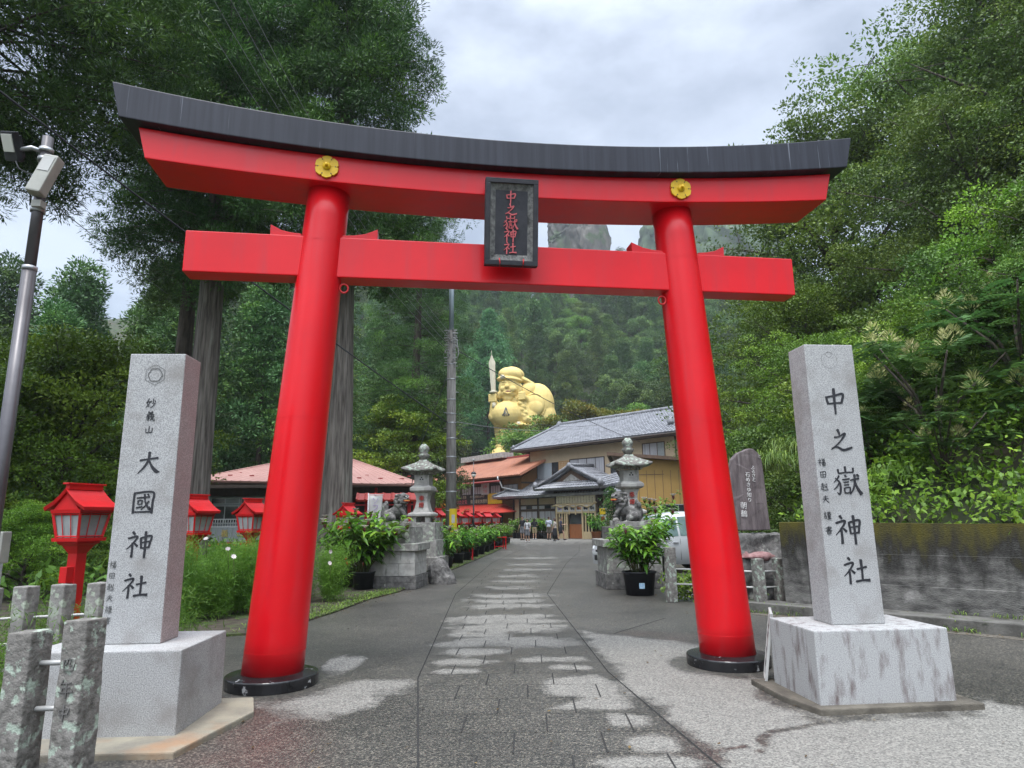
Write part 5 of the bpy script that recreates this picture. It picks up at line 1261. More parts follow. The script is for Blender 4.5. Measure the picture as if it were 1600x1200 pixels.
# --- shop with the orange roof
SHP = empty('shop', (-9.21, 71.5, 0), R(-53.4), 'two storey shop with orange ribbed roof, signs and a red awning', 'shop')
wallbox(SHP, -.4, 15.5, .9, 8, 0, 5.2, 'brown_wall')
wallbox(SHP, -.42, 12.6, .84, .9, 0, 5.15, 'dark_wood', 'front_boards')
MB().add([(15.5, .9, 5.2), (15.5, 8, 5.2), (15.5, 4.4, 7.2), (15.2, .9, 5.2), (15.2, 8, 5.2), (15.2, 4.4, 7.2)], [(0, 1, 2), (5, 4, 3), (0, 2, 5, 3), (1, 4, 5, 2)]).build('gable', 'brown_wall', SHP)
wallbox(SHP, 15.5, 15.56, .85, 8, 4.7, 4.85, 'dark_wood', 'gable_band')
roof_patch((-1.5, -.1, 5.42), (16.6, -.1, 5.42), (1.0, 4.4, 7.55), (16.6, 4.4, 7.55), 'orange_roof', SHP, pu=.42, amp=.07, kind='rib')
roof_patch((16.6, 8.9, 5.42), (-1.5, 8.9, 5.42), (16.6, 4.4, 7.55), (1.0, 4.4, 7.55), 'orange_roof', SHP, pu=.42, amp=.07, kind='rib')
roof_patch((-1.5, 8.9, 5.42), (-1.5, -.1, 5.42), (1.0, 4.41, 7.55), (1.0, 4.39, 7.55), 'orange_roof', SHP, pu=.42, amp=.07, kind='rib')
mb = MB(); mb.box((8.8, 4.4, 7.64), (15.7, .3, .16)); mb.build('ridge', 'rust_bar', SHP, .01)
mb = MB(); mb.box((4.8, 4.4, 7.95), (7.8, 1.4, .55)); mb.build('roof_box', 'pale_stone', SHP, .01)
mb = MB(); mb.tube([(-1.5, -.2, 4.98), (13.6, -.2, 4.98)], .09, 8); mb.build('gutter', 'rust_bar', SHP)
for x in (-1.45, 13.4): MB().tube([(x, -.22, 5.4), (x, -.22, 5.15), (x+.12, -.1, 4.95), (x+.1, .2, 4.4), (x+2.4 if x > 0 else x, .4, 4.0)], .06, 6).build('downpipe', 'white_frame', SHP)
for x0, x1 in ((.1, 2.2), (3.9, 5.4), (5.7, 7.4), (7.7, 9.4), (10.75, 12.4)): window(SHP, x0, x1, 3.95, 4.72, .835, ['curtain']*4, 'dark_wood', .05, sill=False)
window(SHP, 12.75, 15.0, 3.95, 4.7, .89, ['curtain']*3, 'dark_wood', .05, sill=False)
def signboard(x0, x1, z0, z1, y, m, items):
    s = wallbox(SHP, x0, x1, y, y+.06, z0, z1, m, 'sign')
    for tx, sz, xx, zz, mm in items: text_on(tx, sz, face_matrix((xx, y-.006, zz), (1, 0, 0), (0, -1, 0)), mm, s)
signboard(-.3, 1.4, 2.95, 3.92, .70, 'paper', [('夕', .85, .5, 3.42, 'red_ink')])
signboard(1.4, 3.3, 2.95, 3.92, .71, 'yellow', [('うどん', .40, 2.3, 3.65, 'ink'), ('そば', .42, 2.3, 3.2, 'lion_red')])
signboard(3.9, 10.4, 3.0, 3.92, .72, 'banner_black', [('手打うどんと名物', .32, 5.4, 3.72, 'sign_cream'), ('まいたけ天', .50, 5.6, 3.25, 'pink_letter'), ('中之嶽名物おみやげ', .28, 8.6, 3.73, 'sign_cream'), ('御食事処休憩所', .42, 8.9, 3.26, 'sign_cream')])
signboard(10.45, 12.75, 3.0, 3.98, .70, 'yellow', [('食事', .34, 11.2, 3.5, 'sign_cream')])
signboard(9.35, 10.65, 3.9, 4.95, .69, 'paper', [('名物', .34, 10.0, 4.6, 'red_ink'), ('力餅', .34, 10.0, 4.2, 'pink_letter')])
signboard(3.3, 3.9, 3.45, 4.9, .69, 'paper', [('甘', .3, 3.6, 4.6, 'pink_letter'), ('酒', .3, 3.6, 4.2, 'pink_letter')])
roof_patch((-.2, -1.5, 2.15), (15.2, -1.5, 2.15), (-.2, .82, 2.98), (12.9, .82, 2.98), 'red_roof', SHP, 'awning', pu=.35, amp=.04, thick=.07, kind='rib')
MB().add([(15.2, -1.5, 2.15), (12.9, .82, 2.98), (15.2, .82, 2.3), (15.2, -1.5, 2.09), (12.9, .82, 2.9), (15.2, .82, 2.24)], [(0, 2, 1), (3, 4, 5), (0, 1, 4, 3), (0, 3, 5, 2), (1, 2, 5, 4)]).build('awning', 'red_roof', SHP)
# --- pink hip-roofed tea house on the left
PK = empty('tea_house', (-15.5, 33, 0), R(2), 'low tea house with a pink hipped metal roof and white railing, left of the road', 'tea house')
E0, E1, E2, E3 = (-.35, -.5, 3.62), (11.1, -.5, 3.28), (11.1, 8.5, 3.35), (-.35, 8.5, 3.6)
RA, RB = (4.1, 3.6, 5.05), (6.6, 3.6, 4.95)
for a, b, c, d_ in ((E0, E1, RA, RB), (E1, E2, RB, RB), (E3, E0, RA, RA), (E2, E3, RB, RA)):
    c2 = tuple(np.array(c)+1e-3) if c == d_ else c
    roof_patch(a, b, c2, d_, 'pink_roof', PK, pu=.42, amp=.022, thick=.10, kind='rib')
mb = MB(); mb.tube([RA, RB], .07, 8); mb.tube([RA, E0], .05, 6); mb.tube([RB, E1], .05, 6); mb.build('ridge', 'pink_roof', PK)
mb = MB()
for k in range(10):
    t = .06 + k*.093; mb.box((-.35+11.45*t, .25, 3.86-.34*t+.06), (.22, .05, .07))
    if k % 2: mb.box((-.35+11.45*t+.3, .75, 4.03-.34*t+.05), (.16, .05, .06))
mb.build('snow_guard', 'rust_bar', PK)
mb = MB(); mb.box((5.4, -.3, 3.28), (11.2, .3, .16)); mb.build('eave_board', 'dark_wood', PK, .01)
wallbox(PK, .1, 6.3, 1.0, 8, 0, 3.25, 'grey_siding')
wallbox(PK, 6.3, 11, 3.2, 8, 0, 3.25, 'dark_wood', 'back_wall')
wallbox(PK, .1, 11, .7, 1.0, 2.86, 3.26, 'dark_wood', 'beam')
for k in range(4): window(PK, .25 + k*1.5, 1.7 + k*1.5, 1.5, 2.42, .99, ['window_dark', 'window_dark'], 'white_frame', .06, sill=False); window(PK, .25 + k*1.5, 1.7 + k*1.5, 2.46, 2.8, .99, ['window_dark', 'frosted'], 'white_frame', .05, sill=False)
bl = wallbox(PK, -.1, 6.3, .25, .35, .62, 1.33, 'grey_siding', 'balcony_panel')
mb = MB()
for k in range(26): mb.box((-.05 + k*.25, .243, .98), (.012, .012, .68))
mb.build('panel_joint', 'steel', bl)
for i, ch in enumerate('妙義山中之嶽'):
    text_on(ch, .36, face_matrix((.55 + i*.78, .235, 1.02), (1, 0, 0), (0, -1, 0)), 'gold_letter', bl, 'lettering', .012)
mb = MB()
for k in range(52): mb.box((-.05 + k*.124, .3, 1.53), (.035, .03, .34))
for z in (1.36, 1.72): mb.box((3.1, .3, z), (6.4, .05, .05))
mb.build('railing', 'white_frame', PK)
wallbox(PK, -.2, 6.4, .15, .4, .45, .6, 'dull_red', 'base_beam')
mb = MB()
for x in (8.6, 10.55): mb.box((x, .6, 1.6), (.12, .12, 3.2))
mb.box((8.7, .62, 2.35), (4.4, .05, .06)); mb.build('red_post', 'dull_red', PK, .006)
window(PK, 6.8, 10.6, .3, 2.1, 3.19, ['curtain', 'frosted', 'red_wood', 'curtain'], 'brown_wood', .08, sill=False)
wallbox(PK, 7.0, 10.4, 1.4, 1.5, .25, 1.9, 'frosted', 'counter_screen')
# small red roofed notice stand and banner near the tea house
RB_ = empty('notice_stand', (at(605, 840, 24).x, 24, 0), R(10), 'small red roofed notice stand behind the left guardian lion', 'notice stand')
mb = MB()
for x in (-.75, .75): mb.box((x, 0, 1.15), (.12, .12, 2.3))
mb.box((0, 0, .95), (1.5, .08, .08)); mb.build('frame', 'dull_red', RB_, .006)
roof_patch((-1.1, -.55, 2.28), (1.1, -.55, 2.28), (-1.1, 0, 2.52), (1.1, 0, 2.52), 'red_roof', RB_, pu=.3, amp=.03, thick=.06, kind='rib')
roof_patch((1.1, .55, 2.28), (-1.1, .55, 2.28), (1.1, 0, 2.52), (-1.1, 0, 2.52), 'red_roof', RB_, pu=.3, amp=.03, thick=.06, kind='rib')
mb = MB(); mb.box((0, 0, 1.5), (1.4, .04, .9)); mb.build('panel', 'dark_wood', RB_)
BN = empty('banner', (at(586, 838, 19.5).x, 19.5, 0), R(8), 'white banner with purple lettering on a pole beside the left guardian lion', 'banner')
mb = MB(); mb.tube([(-.22, 0, 0), (-.22, 0, 2.35)], .014, 8); mb.tube([(-.24, 0, 2.3), (.2, 0, 2.3)], .01, 6); mb.build('pole', 'white_frame', BN)
gu = np.linspace(-.20, .18, 8); gv = np.linspace(.75, 2.28, 12); A_, B_ = np.meshgrid(gu, gv, indexing='ij')
me = np_mesh('cloth', np.stack([A_.ravel(), (.03*np.sin(A_*9+B_*3)).ravel(), B_.ravel()], 1), grid_faces(8, 12), smooth=True)
cl = link('cloth', me, 'paper', BN); sd = cl.modifiers.new('s', 'SOLIDIFY'); sd.thickness = .004
for i, ch in enumerate('ソフトクリーム'): text_on(ch, .22, face_matrix((-.01, -.045, 2.12 - i*.2), (1, 0, 0), (0, -1, 0)), 'purple', cl)
# red metal stands and table frames along the row of pots
for i, (px, py, lab) in enumerate(((728, 876, 'red metal stool frame beside the pots, nearer the utility pole'), (783, 858, 'red metal stool frame near the far end of the pots'))):
    p = gp(px, py); st = empty('stool', (p.x-.12, p.y, 0), R(25), lab, 'stool')
    mb = MB(); mb.box((0, 0, .62), (.75, .42, .05)); mb.build('seat', 'dull_red', st, .006)
    for sx in (-1, 1):
        for sy in (-1, 1):
            mb = MB(); mb.box((sx*.33, sy*.17, .30), (.05, .05, .6)); mb.build('leg', 'dull_red', st)
    mb = MB(); mb.box((0, -.17, .15), (.62, .03, .04)); mb.box((0, .17, .15), (.62, .03, .04)); mb.build('stretcher', 'dull_red', st)
# ------------------------------------------------------------------ the golden statue on the hill
MT['statue_gold'] = mat('statue_gold', (.70, .54, .20), (.64, .485, .175), .5, .75, .0, 3, spec=.2, c3=(.54, .38, .12), scale3=.35, lo3=.55, hi3=.8, stretch3=(1.4, 1.4, .4))
MT['statue_silver'] = mat('statue_silver', (.58, .53, .40), (.49, .45, .33), 1, .4)
MT['statue_brown'] = mat('statue_mouth', (.22, .10, .05), None, rough=.7)  # even brown for the disc in the mouth
def statue():
    root = empty('giant_statue', (0, 110, 9.0), 0, 'giant golden laughing statue with raised sword and shoulder sack, above the roofs', 'statue')
    P = []
    e = lambda c, r, *a: P.append(('e', c, r, *a))
    c = lambda a, b, ra, rb: P.append(('c', a, b, ra, rb))
    # legs, boots, robe
    c((-1.6, .4, 4.6), (-1.5, .3, 7.4), 1.25, 1.65); c((2.2, .8, 1.2), (1.9, .6, 7.2), 1.25, 1.75)
    e((-1.55, 0, 4.4), (1.45, 1.45, .55)); e((-2.2, -.8, 2.2), (1.85, 2.1, 2.0)); e((2.0, -.4, 1.2), (1.6, 2.0, 1.5)); e((0, 1, 1.5), (3.6, 2.6, 2.2))
    e((.4, .6, 6.6), (3.0, 2.2, 1.2)); P.append(('b', (.1, -.6, 6.3), (2.3, 1.1, .75), (0, 0, .1)))
    # belly, chest, robe hem
    e((-.9, -1.3, 9.6), (2.5, 2.1, 2.3)); e((.5, .2, 9.9), (3.3, 2.6, 2.6)); e((.6, .3, 7.9), (3.6, 2.7, .75)); e((.3, .4, 12.0), (2.6, 2.0, 1.6))
    e((3.2, -.2, 9.2), (1.7, 1.9, 2.4), (0, -.25, 0)); e((3.6, -.5, 10.6), (1.3, 1.4, 2.2), (0, .25, 0))
    c((1.3, -1.7, 12.3), (2.1, -1.9, 8.6), .42, .55); c((1.8, -1.6, 12.2), (2.9, -1.8, 8.5), .35, .5)
    for k in range(6): e((1.35 + .16*k + .25*(k % 2), -2.15, 11.3 - k*.5), (.5, .3, .34), (0, .5, 0))
    # raised right arm with hanging sleeve
    c((-2.2, .1, 11.9), (-3.1, -.8, 9.4), 1.0, .95); c((-3.1, -.9, 9.2), (-3.1, -1.2, 11.6), .85, .6); e((-2.75, -.7, 9.5), (.95, .95, 1.75)); e((-2.6, -1.2, 11.0), (.55, .5, .9))
    for k in range(4): c((-3.75, -1.35, 11.85 + k*.34), (-2.75, -1.9, 11.85 + k*.34), .24, .22)
    e((-3.1, -1.3, 12.4), (.62, .5, .75)); c((-2.75, -1.4, 12.3), (-2.65, -1.85, 12.9), .2, .17)
    # left hand holding the sack's neck
    c((2.7, -.4, 11.6), (1.9, -1.9, 12.3), .95, .6)
    for k in range(4): c((1.15, -2.25, 12.0 + k*.33), (2.0, -2.45, 12.05 + k*.33), .22, .22)
    c((1.2, -2.2, 13.1), (1.35, -2.4, 13.6), .2, .16)
    # head
    e((-.45, -.6, 14.2), (1.85, 1.75, 2.05)); e((-.7, -1.0, 13.1), (1.55, 1.4, 1.0)); e((-.75, -1.6, 12.4), (.85, .55, .75))
    e((-1.45, -1.95, 13.85), (.55, .45, .5)); e((.05, -2.05, 13.75), (.68, .5, .58)); e((-.85, -2.25, 14.15), (.40, .42, .38)); e((-.80, -2.1, 14.5), (.22, .3, .5))
    c((-1.6, -2.0, 15.0), (-1.0, -2.2, 14.95), .14, .16); c((-.4, -2.2, 14.95), (.5, -1.95, 15.05), .16, .14)
    c((-1.55, -2.02, 14.55), (-1.05, -2.2, 14.6), .12, .12); c((-.45, -2.2, 14.6), (.4, -2.0, 14.55), .12, .12)
    c((-1.35, -2.25, 13.2), (-.7, -2.45, 12.95), .17, .17); c((-.7, -2.45, 12.95), (.15, -2.1, 13.3), .17, .16); c((-1.3, -2.25, 13.45), (-.1, -2.3, 13.45), .13, .13)
    e((1.4, -.9, 14.1), (.35, .45, .85)); e((1.35, -1.05, 13.2), (.42, .4, .55)); e((-2.05, -1.0, 12.9), (.5, .5, .75))
    # soft cap with a band, falling back
    P.append(('e', (-.45, -.5, 15.55), (2.2, 2.05, .62), (0, .10, 0))); e((-.3, -.3, 16.5), (2.05, 1.95, 1.35), (0, .1, 0)); e((.5, .2, 17.0), (1.7, 1.6, .95), (0, .35, 0)); e((2.0, .5, 15.7), (1.9, 1.3, .55), (0, .45, 0)); e((2.9, .6, 15.3), (1.1, 1.0, .4), (0, .3, 0))
    # the sack
    e((4.1, 1.4, 11.2), (3.1, 2.7, 4.2), (0, .12, 0)); e((4.9, 1.2, 9.2), (2.6, 2.4, 3.4)); e((2.6, .3, 13.6), (1.5, 1.4, 1.9), (0, .5, 0)); e((3.7, -1.1, 11.2), (1.75, .75, 2.0)); e((3.8, -1.45, 10.7), (1.35, .6, 1.35))
    me = blob(P, .085, 'body', 2)
    link('body', me, 'statue_gold', root)
    tor = MB(); tor.tube([(3.75 + 1.75*math.cos(w), -1.25 + .2*math.cos(2*w), 11.0 + 2.05*math.sin(w)) for w in np.linspace(0, 2*PI, 25)], .13, 6, caps=False); tor.build('sack_seam', 'statue_gold', root)
    sw = MB()
    bl = [(.38, 0), (.42, 1.5), (.50, 4.2), (.56, 5.0), (.02, 6.4)]
    Ms = Matrix.Translation((-3.1, -1.55, 13.4)) @ Matrix.Rotation(R(-2.5), 4, 'Y')
    vs = []
    for w, z in bl: vs += [(-w, 0, z), (0, -.22, z), (w, 0, z), (0, .22, z)]
    fs = [(i*4+k, i*4+(k+1) % 4, i*4+4+(k+1) % 4, i*4+4+k) for i in range(4) for k in range(4)] + [(3, 2, 1, 0), (16, 17, 18, 19)]
    sw.add(vs, fs, False, Ms); sw.tube([(0, 0, 6.3), (0, 0, 7.1)], [.05, .02], 6, M=Ms); s_ = sw.build('sword', 'statue_silver', root)
    gd = MB(); gd.lathe([(.2, -.25), (.66, -.2), (.66, .1), (.3, .2)], 14, Ms); gd.lathe([(.3, -2.7), (.42, -2.6), (.36, -1.9), (.26, -1.8)], 12, Ms); gd.build('hilt', 'statue_silver', s_)
    m_ = MB(); m_.lathe([(.001, 0), (.42, .02), (.30, .28), (.001, .4)], 14, Matrix.Translation((-1.55, -2.35, 15.75)) @ Matrix.Rotation(R(95), 4, 'X')); m_.build('cap_jewel', 'statue_silver', root)
    m_ = MB(); m_.lathe([(.001, 0), (.40, .02), (.3, .25), (.001, .35)], 14, Matrix.Translation((1.0, -2.35, 7.9)) @ Matrix.Rotation(R(92), 4, 'X')); m_.build('belt_jewel', 'statue_silver', root)
    em = MB()
    for a, b in (((-.45, -.6), (0, .75)), ((0, .75), (.45, -.6)), ((-.6, -.5), (-.1, -.1)), ((.1, -.1), (.6, -.5)), ((-.2, -.7), (0, .1)), ((.2, -.7), (0, .1))):
        A_, B_ = [Vector((-1.05 + p[0], -3.26 + .10*p[0]**2 - .10*abs(p[1]), 9.7 + p[1])) for p in (a, b)]
        em.tube([A_, B_], .11, 6)
    em.build('belly_mark', 'plaque_grey', root)
    mo = MB(); mo.lathe([(.001, 0), (.5, .03), (.001, .10)], 12, Matrix.Translation((-.65, -2.36, 13.27)) @ Matrix.Rotation(R(100), 4, 'X') @ Matrix.Diagonal((1, .42, 1, 1))); mo.build('mouth', 'statue_brown', root)
    bt = MB(); bt.tube([(3.55*math.cos(w)+.55, 2.75*math.sin(w)+.2, 7.75) for w in np.linspace(0, 2*PI, 33)], .2, 6, caps=False); bt.build('belt', 'statue_gold', root)
statue()

# ------------------------------------------------------------------ people by the inn
MT['skin'] = mat('skin', (.39, .235, .165), (.36, .21, .145), 20, .55)
MT['hair'] = mat('hair', (.012, .010, .009), (.03, .024, .02), 30, .5)
MT['hair_brown'] = mat('hair_brown', (.06, .032, .02), (.03, .018, .012), 30, .5)
for n_, c_ in (('black_cloth', (.014, .015, .019)), ('white_cloth', (.48, .49, .51)), ('pale_blue_cloth', (.40, .44, .53)), ('grey_cloth', (.16, .165, .18)), ('khaki_cloth', (.36, .29, .17)), ('olive_cloth', (.12, .10, .075)), ('cream_cloth', (.45, .41, .37)), ('navy_cloth', (.045, .045, .075)), ('strap_cloth', (.02, .02, .025))):
    MT[n_] = mat(n_, c_, tuple(k*.8 for k in c_), 12, .85)
def person(px, py, H, face, label, shirt, bottom, bkind, hair='short', hairm='hair', shoes='black_cloth', arms=None, stride=.0, sleeve='half', bag=None, head_turn=0):
    p = gp(px, py); root = empty('person', (p.x, p.y, 0), face, label, 'person', 'people in front of the inn')
    k = H/1.7; V = lambda x, y, z: (x*k, y*k, z*k)
    # faces -y locally; feet, knees, hips
    st = stride
    hips = [(s*.09, 0, .90) for s in (-1, 1)]
    knee = [(-.10, -.06 - st*.5, .49), (.10, -.02 + st*.35, .49)]
    ank = [(-.10, .02 - st, .085), (.10, .03 + st, .085 + .05*(st > 0))]
    arms = arms or ([(-.235, .03, 1.12), (-.25, -.05, .88)], [(.235, .03, 1.12), (.25, -.05, .88)])
    P = [('e', V(0, .005, .95), V(.165, .115, .12)), ('e', V(0, 0, 1.10), V(.14, .10, .14)), ('e', V(0, .01, 1.29), V(.165, .11, .16)),
         ('c', V(-.15, .01, 1.385), V(.15, .01, 1.385), .062*k, .062*k), ('c', V(0, .015, 1.40), V(0, .0, 1.52), .055*k, .05*k),
         ('e', V(0, -.005, 1.60), V(.073, .09, .105)), ('e', V(0, -.035, 1.545), V(.052, .06, .05)), ('c', V(0, -.088, 1.615), V(0, -.105, 1.585), .011*k, .016*k),
         ('e', V(-.075, .01, 1.59), V(.012, .022, .03)), ('e', V(.075, .01, 1.59), V(.012, .022, .03))]
    for i in (0, 1):
        P += [('c', V(*hips[i]), V(*knee[i]), .082*k, .055*k), ('c', V(*knee[i]), V(*ank[i]), .056*k, .038*k),
              ('e', V(knee[i][0], knee[i][1]*.6 + ank[i][1]*.4 + .02, .36), V(.048, .05, .10)), ('c', V(*ank[i]), V(ank[i][0], ank[i][1]-.13, .035), .038*k, .032*k)]
        s = -1 if i == 0 else 1; el, ha = arms[i]
        P += [('c', V(s*.19, .01, 1.37), V(*el), .047*k, .037*k), ('c', V(*el), V(*ha), .037*k, .026*k)]
        d = (Vector(ha) - Vector(el)).normalized(); side = d.cross(Vector((s, 0, 0))).normalized()
        if side.length < .5: side = Vector((0, 1, 0))
        pc = Vector(ha) + d*.045
        P.append(('c', V(*ha), V(*(pc + d*.02)), .026*k, .032*k))
        for f in range(4):
            b0 = pc + d*.03 + side*(.024*(f-1.5)/1.0*.75); L_ = (.07, .08, .075, .055)[f]
            m1 = b0 + d*L_*.55; t1 = m1 + (d*.8 - Vector((s*.5, 0, 0))).normalized()*L_*.5
            P += [('c', V(*b0), V(*m1), .0095*k, .009*k), ('c', V(*m1), V(*t1), .009*k, .0075*k)]
        tb = Vector(ha) + d*.02 + side*-.03
        P.append(('c', V(*tb), V(*(tb + d*.05 - side*.03)), .011*k, .009*k))
    link('body', blob(P, .0105*k, 'body', 2), 'skin', root)
    S = [('e', V(0, .005, 1.0), V(.178, .13, .12)), ('e', V(0, .0, 1.12), V(.16, .122, .16)), ('e', V(0, .01, 1.28), V(.182, .128, .17)), ('c', V(-.16, .01, 1.385), V(.16, .01, 1.385), .072*k, .072*k)]
    for i in (0, 1):
        s = -1 if i == 0 else 1; el, ha = Vector(arms[i][0]), Vector(arms[i][1]); sh = Vector((s*.19, .01, 1.37))
        S.append(('c', V(*sh), V(*sh.lerp(el, .72 if sleeve == 'half' else .98)), .066*k, .058*k))
        if sleeve == 'long': S.append(('c', V(*el), V(*el.lerp(ha, .8)), .05*k, .042*k))
    link('shirt', blob(S, .018*k, 'shirt', 3), shirt, root)
    if bkind == 'shorts':
        B = [('e', V(0, .005, .93), V(.182, .138, .12))]
        for i in (0, 1):
            h_, n_ = Vector(hips[i]), Vector(knee[i]); B.append(('c', V(*h_), V(*h_.lerp(n_, .86)), .105*k, .088*k))
        link('shorts', blob(B, .018*k, 'shorts', 3), bottom, root)
    else:
        zb, rb = (.50, .22) if bkind == 'skirt' else (.16, .25)
        mb = MB(); n = 28; vs = []
        for z, r0 in ((1.0, .155), (.93, .185), ((.93+zb)/2, (.19+rb)/2), (zb, rb), (zb+.01, rb-.012), (.95, .15)):
            for q in range(n):
                w = 2*PI*q/n; r_ = r0*(1 + (.05*math.cos(w*7) if z < .7 else 0)); vs.append(V(r_*math.cos(w), r_*.78*math.sin(w) + (.05*st if z < .7 else 0), z))
        mb.add(vs, [(a*n+q, a*n+(q+1) % n, (a+1)*n+(q+1) % n, (a+1)*n+q) for a in range(5) for q in range(n)], True); mb.build('skirt', bottom, root)
    Hh = [('e', V(0, .028, 1.635), V(.086, .088, .09)), ('e', V(0, -.01, 1.685), V(.075, .08, .045))]
    if hair == 'bob': Hh += [('e', V(0, .045, 1.57), V(.098, .07, .12)), ('e', V(-.075, .01, 1.58), V(.03, .05, .09)), ('e', V(.075, .01, 1.58), V(.03, .05, .09))]
    if hair == 'long': Hh += [('e', V(0, .055, 1.55), V(.095, .06, .13)), ('e', V(0, .075, 1.40), V(.09, .045, .17)), ('e', V(-.075, .015, 1.58), V(.028, .05, .09)), ('e', V(.075, .015, 1.58), V(.028, .05, .09))]
    link('hair', blob(Hh, .014*k, 'hair', 2), hairm, root)
    for i in (0, 1):
        a = ank[i]; link('shoe', blob([('e', V(a[0], a[1]-.05, .045), V(.047, .135, .045)), ('e', V(a[0], a[1]+.02, .06), V(.043, .055, .06))], .014*k, 'shoe', 2), shoes, root)
    mb = MB()
    for s in (-1, 1): mb.lathe([(.001, -.008), (.009, 0), (.001, .008)], 8, Matrix.Translation(V(s*.03, -.088, 1.615)))
    mb.build('eyes', 'hair', root)
    if bag == 'strap':
        mb = MB(); mb.tube([V(-.13, -.10, 1.40), V(-.12, -.145, 1.2), V(-.14, -.12, 1.05)], .022*k, 6); mb.tube([V(.13, -.10, 1.40), V(.12, -.145, 1.2), V(.14, -.12, 1.05)], .022*k, 6); mb.box(V(0, .17, 1.2), V(.28, .12, .36)); mb.build('backpack', 'strap_cloth', root, .01)
    return root
S_ = PI
person(816.5, 844, 1.76, R(-35), 'person in black shirt and grey shorts, leftmost of the group by the inn', 'black_cloth', 'grey_cloth', 'shorts', arms=([(-.25, .04, 1.12), (-.27, -.06, .89)], [(.25, .06, 1.12), (.24, .02, .88)]))
person(824.5, 847.5, 1.56, R(-20), 'person in white top and grey shorts with dark bobbed hair and backpack straps', 'white_cloth', 'grey_cloth', 'shorts', 'bob', arms=([(-.22, -.0, 1.14), (-.15, -.2, 1.05)], [(.23, .03, 1.13), (.22, -.08, .92)]), shoes='white_cloth', bag='strap')
person(835.5, 843, 1.62, R(165), 'person with long black hair, black top and khaki shorts, arms folded', 'black_cloth', 'khaki_cloth', 'shorts', 'long', arms=([(-.27, -.04, 1.14), (-.12, -.22, 1.12)], [(.27, -.04, 1.14), (.10, -.22, 1.10)]), shoes='white_cloth')
person(858, 843.5, 1.72, R(150), 'person in pale blue shirt and olive shorts facing the inn windows', 'pale_blue_cloth', 'olive_cloth', 'shorts', 'short', 'hair_brown', arms=([(-.25, .04, 1.12), (-.26, -.02, .88)], [(.28, .0, 1.14), (.2, -.16, 1.02)]))
person(867.5, 845.5, 1.60, R(-110), 'person in cream top and long black skirt with brown hair', 'cream_cloth', 'black_cloth', 'long', 'bob', 'hair_brown', shoes='white_cloth', arms=([(-.23, .06, 1.12), (-.24, -.02, .9)], [(.23, .0, 1.12), (.22, -.12, .92)]), stride=.1)
person(877, 844, 1.68, R(95), 'person in dark blue vest and black skirt walking towards the entrance door', 'navy_cloth', 'black_cloth', 'skirt', 'short', 'hair', arms=([(-.24, -.04, 1.14), (-.22, -.30, 1.16)], [(.24, .0, 1.12), (.22, -.24, 1.15)]), stride=.24)

